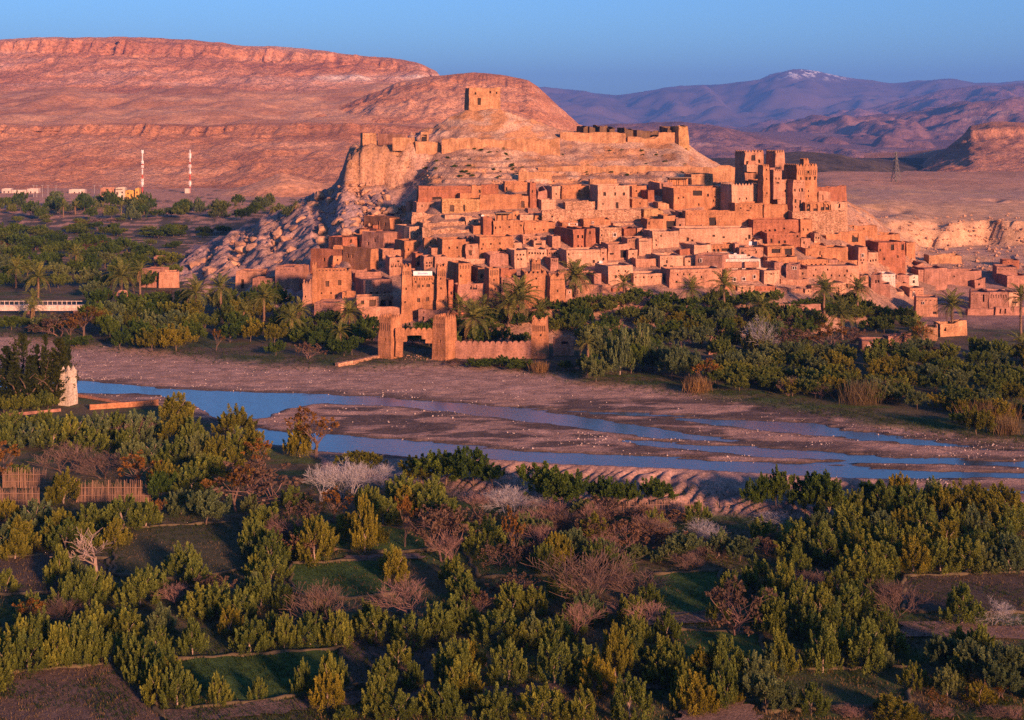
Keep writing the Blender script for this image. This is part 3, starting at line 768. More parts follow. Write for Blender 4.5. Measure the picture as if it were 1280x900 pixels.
def body(parent, name, t, xa, xb, yt, yb, D, yaw, d, m, win=(), lwin=(), taper=0.02, merlon=None, mstep=1.3, mh=0.8, ruin=0.0, wk='plain', zbase=None, roof=True, slots=None, mside=(0, 1, 3), origin=None, roofmat=None, vigas=False, dip=0.6):
    """one mud body from photo columns/rows at distance D, as parts of parent (an Empty at origin with yaw)"""
    HSEED[0] += 1; seed = HSEED[0]
    pxa, pxb, pyt, pyb = tx(t, xa), tx(t, xb), ty(t, yt), ty(t, yb)
    RECTS.append((pxa - (5 if yaw > 0.1 else 0), pxb, pyt, pyb))
    XL, w = front_geom(pxa, pxb, D, yaw)
    z1 = z_at(pyt, D)
    c, s = math.cos(yaw), math.sin(yaw)
    if zbase is None:
        zz = [land(XL + c * a - s * b, D + s * a + c * b) for a in (0, w) for b in (0, d)]
        zbase = min(min(zz), z_at(pyb, D)) - 0.8
        if z1 - zbase < 1.5: zbase = z1 - 1.5
    holes = {0: [], 3: []}; placed = []
    for side, lst in ((0, win), (3, lwin)):
        for q in lst:
            q = list(q); kind = wk
            if len(q) and isinstance(q[-1], str): kind = q.pop()
            if side == 0:
                ww, wh = (q[2], q[3]) if len(q) > 3 else (18, 24)
                u, z = uv_front(tx(t, q[0]), ty(t, q[1]), D, yaw, XL)
                hw = ww / TILES[t][2] * D / F / 2; hh = wh / TILES[t][2] * D / F / 2
                if len(q) <= 3: hw, hh = 0.38, 0.5
            else:
                u, z = q[0] * d, zbase + (z1 - zbase) * q[1]; hw, hh = 0.35, 0.5
            L = w if side == 0 else d
            hw = max(0.22, hw); hh = max(0.25, hh)
            u = min(max(u, hw + 0.35), L - hw - 0.35); z = min(max(z, zbase + hh + 0.2), z1 - hh - 0.35)
            if u - hw < 0.1 or u + hw > L - 0.1 or z - hh < zbase: continue
            h = (u - hw, u + hw, z - hh, z + hh)
            if any(not (h[1] < g[0] - 0.05 or h[0] > g[1] + 0.05 or h[3] < g[2] - 0.05 or h[2] > g[3] + 0.05) for g in holes[side]): continue
            holes[side].append(h); placed.append((side, u, z, hw, hh, kind))
    V, Q, at = wall_body(w, d, zbase, z1, taper, seed, holes, ruin=ruin, dip=dip)
    # place in the thing's frame
    if origin is None:
        origin = (XL, D, zbase); parent.location = origin; parent.rotation_euler = (0, 0, yaw)
    px, py, pz, pyaw = origin[0], origin[1], origin[2], parent.rotation_euler[2]
    def loc(p):
        X = XL + c * p[0] - s * p[1] - px; Y = D + s * p[0] + c * p[1] - py
        cc, ss = math.cos(-pyaw), math.sin(-pyaw)
        return (cc * X - ss * Y, ss * X + cc * Y, p[2] - pz)
    V = np.array([loc(p) for p in V])
    mats = [M[m]]
    wall = link(name, mesh_np(name, V, Q, mats), parent)
    rz_ = yaw - pyaw
    if roof:
        tt = taper * (z1 - zbase) + 0.2
        zr = z1 - dip + 0.12 - (ruin * 1.0)
        b = MB()
        p = [loc((tt, tt, zr)), loc((w - tt, tt, zr)), loc((w - tt, d - tt, zr)), loc((tt, d - tt, zr))]
        q = [(a[0], a[1], a[2] - 0.25) for a in p]
        for f in (p, q[::-1]): b.face(f)
        for i in range(4): b.face([q[i], q[(i + 1) % 4], p[(i + 1) % 4], p[i]])
        link('roof', b.mesh('roof', [M[roofmat or m]]), parent)
    for side, u, z, hw, hh, kind in placed:
        q = at(side, u, z, 0.27)
        nm = 'window' if hh < 1.1 and hw < 0.9 else ('door' if hh >= 1.1 and hw < 1.0 else 'opening')
        wo = link(nm, WIN[kind], parent, loc(q), rz_ + (0 if side == 0 else -math.pi / 2), (2 * hw, 1.0, 2 * hh))
    if merlon:
        b = MB()
        for sd in mside:
            merlon_row(b, at, sd, w if sd in (0, 2) else d, z1, mstep, merlon, h=mh)
        b.v = [loc(p) for p in b.v]
        tag(link('battlements', b.mesh('battlements', mats), parent), kind='stuff')
    if slots:                                                        # rows of narrow niches: carved ornament near the top
        b = MB()
        y0, y1, n = slots
        zt = z1 - (y0) ; zb = z1 - (y1)
        for i in range(n):
            u = w * (i + 0.75) / (n + 0.5)
            a = at(0, u - 0.09, (zt + zb) / 2, -0.012); e = at(0, u + 0.09, (zt + zb) / 2, -0.012)
            pts = [(a[0], a[1] - 0.03, zb), (e[0], e[1] - 0.03, zb), (e[0], e[1] - 0.03, zt), (a[0], a[1] - 0.03, zt)]
            b.face([loc(p) for p in pts])
            pts2 = [(p[0], p[1] + 0.25, p[2]) for p in pts]
            for k in range(4): b.face([loc(pts[k]), loc(pts2[k]), loc(pts2[(k + 1) % 4]), loc(pts[(k + 1) % 4])])
        tag(link('carved_niches', b.mesh('carved_niches', [M['wood']]), parent), kind='stuff')
    if vigas or (merlon is None and ruin < 0.3 and w > 4 and seed % 5 < 3 and roof):
        b = MB(); n = int(w / 1.1)
        for i in range(n):
            p = loc(at(0, w * (i + 0.5) / n, z1 - 0.75, -0.3)); p2 = loc(at(0, w * (i + 0.5) / n, z1 - 0.75, 0.1))
            b.tube([p, p2], 0.085, 4)
        if n: tag(link('roof_beams', b.mesh('roof_beams', [M['wood']]), parent), kind='stuff')
    return origin

def house(t, xa, xb, yt, yb, label, win=(), m=None, yaw=20, d=7.0, D=None, name='mud_house', cat='house', dD=0, group=GROUP_H, **kw):
    yaw = math.radians(yaw)
    if D is None: D = ray((tx(t, xa) + tx(t, xb)) / 2, ty(t, yb)) + dD
    if m is None: m = ['orange', 'pink', 'orange', 'rose', 'pale', 'red'][HSEED[0] % 6]
    e = thing(name, label, cat, group=group)
    body(e, 'wall', t, xa, xb, yt, yb, D, yaw, d, m, win=win, **kw)
    return e, D
def ordinal(i):
    a = ['first', 'second', 'third', 'fourth', 'fifth', 'sixth', 'seventh', 'eighth', 'ninth', 'tenth', 'eleventh', 'twelfth', 'thirteenth', 'fourteenth', 'fifteenth', 'sixteenth', 'seventeenth', 'eighteenth', 'nineteenth']
    if i < 19: return a[i]
    tens = {2: 'twent', 3: 'thirt', 4: 'fort', 5: 'fift', 6: 'sixt', 7: 'sevent', 8: 'eight', 9: 'ninet'}; n = i + 1
    return tens[n // 10] + 'ieth' if n % 10 == 0 else tens[n // 10] + 'y-' + a[n % 10 - 1]
def in_poly(x, y, poly):
    c = False; n = len(poly)
    for i in range(n):
        (x0, y0), (x1, y1) = poly[i], poly[i - 1]
        if (y0 > y) != (y1 > y) and x < (x1 - x0) * (y - y0) / (y1 - y0) + x0: c = not c
    return c
in_poly_ = in_poly
# ------------------------------------------------------------------ west end of the village
h = house
h('A', 65, 200, 105, 300, 'tall recessed mud wall standing behind the slim corner tower at the west end', [(85, 270)], 'orange', 12, 6)
e, D = h('A', 240, 655, 155, 470, 'orange mud house with toothed parapet and two brown shutters above the palms',
  [(398, 285, 40, 60, 'shutter'), (525, 272, 36, 55, 'shutter'), (283, 320, 14, 14), (338, 380, 16, 20), (440, 380, 14, 16)], 'orange', 6, 8, merlon='tooth', mstep=1.0, mh=0.5)
body(e, 'corner_tower', 'A', 235, 305, 100, 600, D - 0.8, math.radians(6), 3.0, 'orange', taper=0.025, merlon='step', mstep=0.9, origin=(*e.location,), mside=(0, 1, 3))
h('A', 140, 245, 290, 610, 'blank pinkish tower with toothed rim at the low west end', [(170, 420, 8, 12)], 'pink', 6, 5, dD=-4, taper=0.03, merlon='step', mstep=1.0)
h('A', 265, 500, 475, 650, 'low shaded mud house with blank wall behind the western palms', [(470, 590, 20, 60)], 'rose', -12, 7, dD=-3)
h('A', 770, 1075, 250, 430, 'two-storey mud house with four small dark windows left of the bannered kasbah', [(845, 385), (910, 385), (990, 378, 22, 30), (1038, 378, 22, 30), (880, 300, 10, 12)], 'rose', 24, 8, vigas=True)
h('A', 700, 1080, 420, 540, 'long low annex with an arched doorway and wide dark openings', [(760, 478, 30, 40), (860, 478, 70, 66, 'shutter'), (972, 482, 58, 70, 'arch'), (1048, 485, 32, 60)], 'pink', 14, 5, dD=-1.5)
h('A', 755, 1145, 530, 690, 'blank pink garden wall behind the lone palm left of the gate', (), 'pink', 4, 2.0, dD=-3, ruin=0.5, roof=False, cat='wall', name='garden_wall', group='garden walls of the village')
h('A', 560, 690, 340, 440, 'broken stub of mud wall in front of the toothed house', [(575, 385, 24, 40)], 'orange', 10, 3, ruin=2.2, roof=False, cat='ruin', name='ruined_house')
h('C', 435, 520, 425, 640, 'narrow lit gable end of the long shaded house below the rocky slope', [(512, 550, 12, 26)], 'orange', 44, 13, lwin=[(.2, .62), (.34, .62)], dD=0)
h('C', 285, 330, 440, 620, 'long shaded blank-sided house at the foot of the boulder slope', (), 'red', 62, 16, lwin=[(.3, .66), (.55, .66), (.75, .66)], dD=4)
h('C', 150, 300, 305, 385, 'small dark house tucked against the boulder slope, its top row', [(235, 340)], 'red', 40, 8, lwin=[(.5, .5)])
h('C', 625, 765, 510, 720, 'pierced parapet front of a mud tower just left of the bannered kasbah', [(650, 600, 9, 20), (690, 600, 9, 20), (720, 548, 26, 18), (735, 600, 9, 20)], 'pink', 14, 8, slots=(1.6, 2.5, 5), dD=2)
h('C', 630, 745, 100, 250, 'topmost western house with slit windows in its shaded flank', [(690, 210, 14, 18)], 'orange', 40, 14, lwin=[(.3, .45), (.55, .6), (.8, .6)])
h('C', 828, 960, 190, 335, 'small house with a pair of white-framed windows', [(875, 265, 16, 22, 'white'), (916, 265, 16, 22, 'white')], 'pale', 30, 10)
h('C', 338, 565, 280, 370, 'flat low house with one tiny window below the topmost western house', [(475, 342, 14, 14)], 'orange', 30, 6, dD=2)
h('C', 490, 580, 225, 290, 'small stepped block between two western houses on the rock', (), 'red', 38, 10)
h('C', 565, 715, 258, 430, 'shaded rough block beneath the topmost western house', (), 'rose', 52, 9, lwin=[(.6, .6), (.3, .4)], dD=2)
h('C', 780, 945, 340, 490, 'plain house with a single low window under the white-framed pair', [(822, 425, 12, 24), (925, 405, 14, 26)], 'orange', 26, 8, dD=1)
h('C', 890, 972, 465, 600, 'narrow turret with an arched doorway behind the bannered kasbah', [(925, 482, 16, 34), (922, 565, 30, 44, 'arch')], 'red', 16, 5)
h('C', 555, 785, 430, 530, 'long terrace wall with one doorway under the small western houses', [(597, 530, 16, 40)], 'pink', 18, 5)
h('C', 980, 1085, 500, 630, 'square block with dotted vents behind the banner', [(1010, 560, 8, 8), (1040, 560, 8, 8), (1060, 560, 8, 8), (1010, 590, 8, 8), (1040, 590, 8, 8)], 'pink', 14, 6)
h('C', 1090, 1225, 500, 620, 'plain block right of the dotted vents with a dark hollow', [(1190, 585, 40, 22, 'void')], 'pink', 14, 6)
h('C', 275, 540, 650, 760, 'low shaded courtyard wall between the toothed house and the annex', [(445, 662, 40, 16, 'void')], 'rose', 26, 9, ruin=0.8)
# ------------------------------------------------------------------ kasbah with the banner
e = thing('kasbah', 'four-square kasbah with two towers and a white banner hung at its top', 'kasbah', group=None)
Dk = ray(tx('B', 450), ty('B', 470)) - 3
yk = math.radians(9)
og = body(e, 'main_wall', 'B', 355, 556, 165, 470, Dk + 1.2, yk, 8, 'orange', win=[(407, 242, 26, 24, 'shutter'), (485, 242, 26, 24, 'shutter'), (407, 355, 25, 32, 'shutter'), (480, 350, 25, 32, 'shutter'), (440, 243, 8, 14), (380, 210, 7, 10), (523, 222, 7, 12)], taper=0.012, merlon='tooth', mstep=0.8, mh=0.3, slots=(0.35, 0.9, 9))
body(e, 'west_tower', 'B', 265, 362, 95, 500, Dk, yk, 4.2, 'orange', win=[(305, 268, 9, 18), (295, 372, 8, 10)], taper=0.028, merlon='step', mstep=0.9, mh=0.7, slots=(0.9, 2.6, 5), origin=og, mside=(0, 1, 2, 3))
body(e, 'east_tower', 'B', 550, 640, 92, 445, Dk + 0.4, yk, 4.2, 'orange', win=[(585, 185, 12, 12), (588, 262, 9, 10), (607, 362, 9, 14)], taper=0.026, merlon='step', mstep=0.9, mh=0.7, slots=(0.8, 2.2, 4), origin=og, mside=(0, 1, 2, 3))
h('B', 405, 655, 432, 590, 'low shaded annex at the foot of the bannered kasbah', [(445, 455, 10, 12), (445, 505, 18, 34)], 'rose', -8, 5, D=Dk - 2.0)
h('B', 645, 692, 195, 430, 'narrow strip of house wedged beside the east tower of the bannered kasbah', [(670, 300, 8, 24)], 'red', 16, 5, D=Dk + 4)
h('B', 722, 836, 62, 230, 'tall house with a fluted top right of the bannered kasbah', [(742, 160, 12, 18)], 'orange', 24, 8, D=Dk + 7, slots=(0.5, 1.4, 4))
h('B', 880, 946, 95, 240, 'house end with one arched window behind the tall tapering tower', [(918, 160, 24, 38, 'arch')], 'orange', 22, 8, D=Dk + 8)
h('B', 720, 962, 215, 445, 'ruined court with a broken window gap between two towers', [(860, 240, 34, 50, 'void'), (830, 250, 16, 40, 'void')], 'rose', 16, 6, D=Dk + 2, ruin=1.6, roof=False, cat='ruin', name='ruined_house')
h('B', 968, 1064, 100, 445, 'tall tapering mud tower with three stacked windows', [(1015, 192, 14, 16), (1025, 265, 14, 16), (1025, 350, 14, 18)], 'orange', 18, 4.5, D=Dk + 1, taper=0.02, slots=(0.5, 1.8, 5), name='tower', cat='tower', group='towers of the lower village')
h('B', 1066, 1200, 102, 200, 'house with a stepped parapet right of the tall tapering tower', [(1105, 165, 12, 18), (1150, 165, 12, 18)], 'red', 14, 6, D=Dk + 9, ruin=0.6)
h('L', 425, 612, 240, 310, 'long low wall with a doorway behind the twin palms', [(432, 280, 12, 44)], 'rose', 10, 5, D=Dk + 5, ruin=0.4)
# ------------------------------------------------------------------ stepped kasbah and its towers
e = thing('kasbah', 'stepped kasbah with a small turret on top behind the twin palms', 'kasbah')
Ds = ray(tx('L', 700), ty('L', 475)) - 2
og = body(e, 'main_wall', 'L', 612, 795, 212, 480, Ds, math.radians(8), 7, 'orange', win=[(707, 248, 14, 16), (715, 320, 10, 14), (660, 300, 8, 12)], taper=0.015, merlon='step', mstep=1.2, mh=0.8)
body(e, 'turret', 'L', 675, 748, 112, 230, Ds + 1.5, math.radians(8), 3.4, 'orange', win=(), slots=(0.5, 2.0, 5), origin=og, zbase=z_at(ty('L', 225), Ds), taper=0.02, merlon='step', mstep=1.0)
h('L', 818, 945, 235, 490, 'square tower house with a pointed black doorway and horned corners', [(880, 345, 16, 22, 'shutter'), (880, 440, 28, 64, 'arch')], 'orange', 20, 5.5, D=Ds - 1.5, taper=0.02, merlon='step', mstep=2.8, mh=0.8, slots=(0.5, 0.9, 9), name='tower', cat='tower', group='towers of the lower village')
h('L', 945, 1002, 335, 450, 'little annex with whitewash patches beside the horned tower house', [(975, 355, 12, 16, 'white')], 'pink', 14, 4, D=Ds)
h('L', 770, 915, 500, 560, 'low pink wall at the foot of the horned tower house', (), 'pink', 6, 1.5, D=Ds - 5, roof=False, cat='wall', name='garden_wall', group='garden walls of the village')
h('L', 535, 636, 20, 170, 'pale house with a grid of pierced holes under its roof', [(560, 55, 8, 8), (585, 55, 8, 8), (610, 55, 8, 8), (590, 92, 14, 16), (565, 92, 10, 12)], 'pale', 20, 7)
h('L', 640, 795, 12, 120, 'long house front with a dotted line of vents and two bright lit panes', [(668, 98, 14, 22, 'white'), (735, 95, 20, 26, 'white')] + [(655 + i * 22, 42, 7, 7) for i in range(6)], 'pale', 10, 7)
h('L', 797, 892, 18, 95, 'short vented house front left of the big palm', [(815 + i * 20, 45, 7, 7) for i in range(4)], 'pink', 12, 7)
h('L', 822, 890, 82, 190, 'little house with a lattice of vents just left of the big palm crown', [(840, 100, 7, 8), (856, 100, 7, 8), (872, 100, 7, 8), (840, 115, 7, 8), (872, 115, 7, 8)], 'rose', 14, 6)
# ------------------------------------------------------------------ middle village
h('G', 512, 832, 98, 270, 'long blank pale house with one window right of the big palm crown', [(767, 203, 22, 30), (530, 140, 10, 14)], 'pale', 14, 8)
h('G', 830, 897, 82, 240, 'narrow house front with one high window next to the long blank house', [(860, 180, 22, 28), (852, 122, 9, 10)], 'pink', 12, 8)
h('G', 895, 1092, 42, 195, 'wide house front with a big dark square opening', [(1047, 130, 66, 72, 'void'), (930, 130, 40, 6)], 'pink', 10, 8)
h('G', 1088, 1182, 95, 200, 'small pale cube of a house with one framed window', [(1135, 172, 18, 28, 'shutter'), (1135, 128, 10, 10)], 'pale', 10, 6, dD=-1)
h('G', 900, 1138, 245, 430, 'pink house with three square windows and triangular vents above the grove', [(970, 345, 24, 28), (1023, 345, 24, 28), (1080, 345, 24, 28), (1000, 290, 10, 12), (1070, 290, 10, 12)], 'pale', 22, 8)
h('G', 1140, 1420, 320, 440, 'low pale house with vents right of the three-windowed pink house', [(1155, 350, 9, 12), (1235, 350, 9, 12), (1310, 350, 9, 12)], 'pale', 10, 7)
h('G', 770, 840, 318, 430, 'plain side block left of the three-windowed pink house', (), 'rose', 14, 6)
h('G', 650, 925, 425, 510, 'long rounded wall between the big palm and the grove', (), 'pink', 4, 2.0, roof=False, cat='wall', name='garden_wall', group='garden walls of the village')
h('G', 675, 1035, 550, 630, 'lower pink garden wall sunk among the trees', (), 'rose', 4, 2.0, roof=False, cat='wall', name='garden_wall', group='garden walls of the village')
h('H', -40, 165, 330, 460, 'set-back house over the low vented front with a dark corner hollow', [(115, 415, 34, 46, 'void')], 'pink', 12, 8, dD=3)
h('H', 190, 406, 300, 420, 'sloping-roofed house with one tall slit and two low openings', [(255, 356, 14, 32), (298, 398, 30, 20), (240, 395, 34, 24, 'void')], 'pale', 14, 8)
h('H', -10, 106, 140, 300, 'blank pale block with a patterned band below its roof', (), 'pale', 12, 7, slots=(0.5, 0.9, 8))
h('H', 116, 364, 70, 240, 'smooth pale house with three pinhole windows', [(148, 152, 10, 18), (150, 195, 10, 14), (198, 110, 9, 12)], 'pale', 12, 9)
h('H', 368, 1052, 45, 210, 'very long blank pale house across the middle of the village', [(692, 112, 22, 20), (782, 122, 22, 16), (1000, 140, 10, 20), (800, 180, 36, 18), (447, 145, 24, 40, 'arch'), (490, 165, 20, 44, 'arch'), (1060, 120, 20, 40)], 'pale', 8, 9, lwin=[(.5, .5)])
h('H', 512, 672, 200, 300, 'plain lit block below the very long pale house', [(633, 265, 10, 18)], 'pale', 20, 9)
h('H', 668, 892, 192, 270, 'terrace house with two arched holes and one broad slot', [(690, 250, 28, 34, 'arch'), (732, 248, 28, 30, 'arch'), (805, 243, 80, 26, 'void')], 'orange', 8, 6)
h('H', 892, 932, 182, 290, 'thin chimney-like pillar beside the slotted terrace house', [(910, 255, 8, 16)], 'pink', 10, 2.4)
h('H', 930, 1158, 222, 335, 'terrace house with mixed windows beneath the roof panels', [(960, 272, 26, 26), (1022, 297, 24, 20), (1090, 265, 14, 26), (1060, 240, 60, 14, 'void')], 'pink', 8, 7)
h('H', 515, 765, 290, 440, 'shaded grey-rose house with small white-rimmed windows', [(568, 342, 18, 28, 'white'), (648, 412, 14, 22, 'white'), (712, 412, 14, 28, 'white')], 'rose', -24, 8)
h('H', 660, 1000, 285, 350, 'white painted upper storey with dark doors', [(783, 310, 38, 44), (828, 318, 25, 25), (878, 313, 14, 20)], 'white', 4, 6)
e, D = h('H', 762, 1132, 330, 440, 'two-tone pink and white house with a long balcony', [(852, 412, 18, 24), (935, 405, 38, 48, 'shutter'), (1047, 405, 30, 28)], 'white', 6, 7)
b = MB(); wz = (1132 - 762) / 7.5 * D / F; hh_ = z_at(ty('H', 352), D) - e.location.z
for i in range(2): b.box(0.3 + i * wz * 0.55, wz * (0.5 + 0.45 * i), -1.2, -0.02, hh_ - 1.6, hh_ - 0.1)
link('balcony', b.mesh('balcony', [M['pink']]), e)
h('H', 550, 612, 370, 430, 'tiny turret with an arched window on the long pink front', [(585, 405, 16, 34, 'arch')], 'pale', 12, 3, dD=1)
h('H', 278, 775, 430, 610, 'long pink front with triangular vents above the grove', [(343, 543, 18, 22), (578, 500, 15, 22)] + [(x, y, 10, 12) for x, y in ((350, 475), (408, 470), (466, 470), (540, 448), (615, 448))], 'pink', 12, 8)
h('H', 815, 1122, 440, 560, 'pink house with three white-framed windows just above the trees', [(883, 520, 26, 32, 'white'), (970, 515, 30, 28, 'white'), (1072, 495, 24, 30, 'white')], 'pink', 14, 8)
# ------------------------------------------------------------------ upper centre
h('E', 620, 905, 85, 310, 'big pale square house with three high windows and a doorway', [(678, 160, 24, 34), (778, 160, 20, 28, 'shutter'), (855, 158, 20, 28), (670, 250, 10, 12), (772, 105, 10, 10), (797, 262, 24, 56)], 'pale', 10, 11, taper=0.012)
h('E', 300, 548, 88, 215, 'set-back block with one square hole left of the big pale house', [(455, 130, 24, 20)], 'orange', 14, 7)
h('E', 215, 302, 92, 205, 'pale block with one pinhole left of the set-back block', [(252, 158, 10, 16)], 'pale', 22, 7, dD=-1)
h('E', 120, 250, 212, 305, 'low curved yard wall beneath the pinhole block', (), 'pale', 16, 5)
h('E', 330, 612, 225, 310, 'reddish stone yard wall below the set-back block', (), 'stone', 8, 4, ruin=0.5)
h('E', 125, 1010, 305, 410, 'long rough stone terrace under the big pale house', [(215, 360, 18, 10)], 'stone', 4, 5, ruin=0.6, name='terrace_wall', cat='wall', group='terrace walls on the hill', dD=-1)
h('E', 635, 832, 460, 620, 'rubble-stone house with three square windows', [(653, 530, 14, 20), (770, 523, 24, 28, 'white'), (653, 597, 14, 20)], 'stone', 16, 9)
h('E', 515, 602, 470, 650, 'red house end with one window left of the rubble-stone house', [(550, 505, 20, 24)], 'red', 24, 8)
h('E', 400, 522, 475, 655, 'red house with twin square windows and slits below them', [(440, 540, 20, 28), (480, 540, 20, 28), (445, 625, 8, 18), (480, 628, 8, 18)], 'red', 26, 11)
h('E', 215, 292, 535, 650, 'small tilted block left of the twin-windowed red house', (), 'pink', 18, 5)
h('E', 490, 735, 380, 470, 'wall with a whitewashed streak above the rubble-stone house', [(575, 415, 14, 16, 'white')], 'orange', 8, 5, ruin=0.5)
h('E', 300, 445, 400, 480, 'ruined plot with pale patches above the twin-windowed red house', [(400, 430, 60, 16, 'white')], 'orange', 10, 6, ruin=0.8)
h('E', 885, 1105, 555, 690, 'plain house with a notched frieze right of the rubble-stone house', (), 'pink', 10, 7, slots=(0.4, 0.8, 12))
h('E', 1060, 1218, 385, 500, 'rounded ochre block with one slit below the balcony house', [(1075, 422, 10, 20)], 'orange', 10, 7)
h('E', -30, 245, 415, 520, 'long plain wall of houses above the vented fronts', [(60, 470, 8, 8), (140, 480, 8, 8)], 'orange', 12, 6)
h('E', 15, 74, 58, 290, 'slim tall watchtower with one window at the end of the terraces', [(40, 135, 14, 22)], 'red', 16, 3.2, name='tower', cat='tower', group='towers of the lower village', taper=0.012)
h('E', 1030, 1205, 298, 385, 'golden stone retaining wall below the balcony house', (), 'tan', 8, 4, ruin=0.5)
h('E', 550, 792, 28, 78, 'low orange wall on the slope above the big pale house', (), 'gold', 6, 3, ruin=0.6, name='terrace_wall', cat='wall', group='terrace walls on the hill')
h('E', 1155, 1255, 235, 305, 'rounded ochre ruin beside the balcony house', (), 'gold', 12, 5, ruin=1.0, cat='ruin', name='ruined_house')
h('E', 1112, 1185, 48, 115, 'small plastered stump at the foot of the bare slope', (), 'orange', 12, 4)
h('E', 0, 120, 290, 330, 'collapsed wall under the slim watchtower', (), 'rose', 10, 4, ruin=1.2, cat='ruin', name='ruined_house')
h('E', 50, 160, 575, 650, 'dark-hollowed hut beneath the collapsed yards', [(95, 600, 60, 30, 'void')], 'pink', 10, 5)
# ------------------------------------------------------------------ upper west terraces
h('D', 155, 618, 92, 210, 'long red terrace wall along the top of the village', [(320, 195, 80, 26, 'void')], 'red', 5, 5, name='terrace_wall', cat='wall', group='terrace walls on the hill', taper=0.01)
h('D', 145, 255, 130, 205, 'low red buttress at the west end of the long terrace wall', (), 'orange', 5, 3, dD=-2)
h('D', 520, 622, 150, 200, 'small rounded hut nested against the long red terrace', (), 'orange', 16, 4, dD=-3)
h('D', 620, 708, 85, 200, 'upright block with a shaded niche above the doorway wall', [(692, 132, 18, 28, 'void')], 'orange', 14, 5)
h('D', 700, 850, 78, 170, 'plain wall between the niche block and the dark courtyard', (), 'red', 6, 5)
h('D', 905, 1112, 52, 145, 'rounded yard wall beside the slim watchtower', [(900, 110, 8, 30)], 'orange', 6, 6)
h('D', 365, 692, 205, 330, 'low front with a brown shutter and a tall slit doorway', [(450, 278, 36, 56, 'shutter'), (557, 278, 16, 58)], 'tan', 8, 6)
h('D', 692, 1112, 165, 300, 'sloping-topped orange wall with one doorway below the watchtower', [(1065, 245, 28, 58, 'shutter')], 'orange', 6, 5, ruin=0.5)
h('D', 805, 985, 385, 525, 'house with a wooden roof shelter and three small windows', [(822, 446, 14, 20), (868, 442, 14, 16), (947, 442, 14, 16)], 'orange', 10, 7)
h('D', 722, 802, 360, 520, 'narrow upright block left of the wooden roof shelter', (), 'red', 14, 5)
h('D', 632, 728, 430, 510, 'low square hut left of the narrow upright block', (), 'orange', 14, 5)
h('D', 985, 1228, 400, 510, 'long plain front right of the wooden roof shelter', [(1120, 490, 8, 8), (1050, 430, 8, 8)], 'orange', 10, 7)
h('D', 365, 572, 550, 720, 'square house with two high windows behind the bannered kasbah', [(428, 620, 16, 18), (497, 620, 16, 18), (508, 695, 16, 16, 'shutter')], 'orange', 14, 8)
h('D', 272, 366, 622, 700, 'low wing on the left of the two-windowed square house', (), 'pink', 14, 6)
h('D', 568, 682, 590, 725, 'front with one brown shutter joined to the two-windowed square house', [(608, 665, 24, 44, 'shutter'), (612, 608, 7, 8)], 'pink', 12, 7, dD=-.5)
h('D', 683, 985, 530, 710, 'house with four scattered pinholes and a dark arched mouth', [(715, 590, 12, 16), (707, 630, 10, 12), (785, 588, 16, 12), (865, 583, 14, 18), (868, 652, 40, 60, 'arch')], 'orange', 12, 8)
h('D', 380, 738, 720, 775, 'long low wall in front of the two-windowed square house', (), 'pale', 6, 4)
h('D', 950, 1052, 578, 650, 'small cube with one brown shutter above the pierced pale house', [(970, 612, 28, 42, 'shutter')], 'pale', 14, 6)
h('D', 780, 940, 670, 790, 'rounded bare mud mound of a collapsed house', (), 'rose', 20, 6, ruin=2.0, cat='ruin', name='ruined_house')
h('D', 1060, 1215, 520, 590, 'low row with two dark hollows above the vented fronts', [(1100, 545, 24, 26, 'void'), (1175, 548, 24, 26, 'void')], 'pink', 8, 6)
for i, (xa, xb, yt, yb) in enumerate([(100, 380, 315, 380), (200, 560, 385, 440), (190, 600, 445, 510)]):
    h('D', xa, xb, yt, yb, ['topmost', 'middle', 'lowest'][i] + ' of three stepped stone ledges above the white-framed house', (), 'stone', 6, 6, ruin=1.0, name='terrace_wall', cat='wall', group='terrace walls on the hill', roof=True)
# ------------------------------------------------------------------ upper east
h('F', 195, 795, 315, 570, 'big orange house with a framed balcony opening and scattered windows', [(585, 397, 26, 34), (670, 412, 12, 14), (755, 395, 16, 30), (650, 458, 14, 26), (482, 500, 12, 28), (250, 425, 20, 22, 'shutter'), (305, 422, 20, 22, 'shutter'), (468, 372, 118, 58, 'void')], 'orange', 16, 9)
h('F', 410, 800, 262, 330, 'roof storey set back on the big orange balcony house', [(725, 292, 130, 30, 'void')], 'pink', 14, 6, dD=5)
h('F', 885, 1245, 490, 590, 'plain orange wall below the pale crenellated terrace', [(905, 540, 8, 8), (945, 540, 8, 8), (1070, 540, 10, 8)], 'red', 8, 6)
h('F', 395, 642, 160, 270, 'broad round-cornered golden block above the balcony house', (), 'gold', 12, 7)
h('F', 695, 832, 150, 250, 'second round-cornered golden block, next to the pillar', (), 'orange', 12, 7)
h('F', 895, 968, 90, 260, 'slender pink pillar tower left of the great kasbah', (), 'pink', 20, 3.4, name='tower', cat='tower', group='towers of the lower village')
h('F', 335, 1085, 580, 770, 'long plain terrace wall below the big orange balcony house', [(635, 690, 80, 90, 'void'), (1040, 690, 20, 40, 'void')], 'orange', 5, 6, name='terrace_wall', cat='wall', group='terrace walls on the hill', dD=-1)
h('F', 225, 328, 660, 790, 'small upright block with one window left of the long plain terrace', [(270, 735, 22, 28)], 'pink', 12, 5)
h('F', 80, 225, 625, 790, 'block with a large dark gateway left of the small upright block', [(165, 735, 100, 100, 'void')], 'orange', 10, 6)
h('F', -5, 100, 665, 800, 'curved ochre front beside the large dark gateway', (), 'orange', 12, 6, dD=1)
h('F', 40, 195, 240, 420, 'dark ruined gap with a post beside the thatched lean-to', [(70, 270, 24, 70, 'void')], 'rose', 30, 6, ruin=2.0, roof=False, cat='ruin', name='ruined_house')
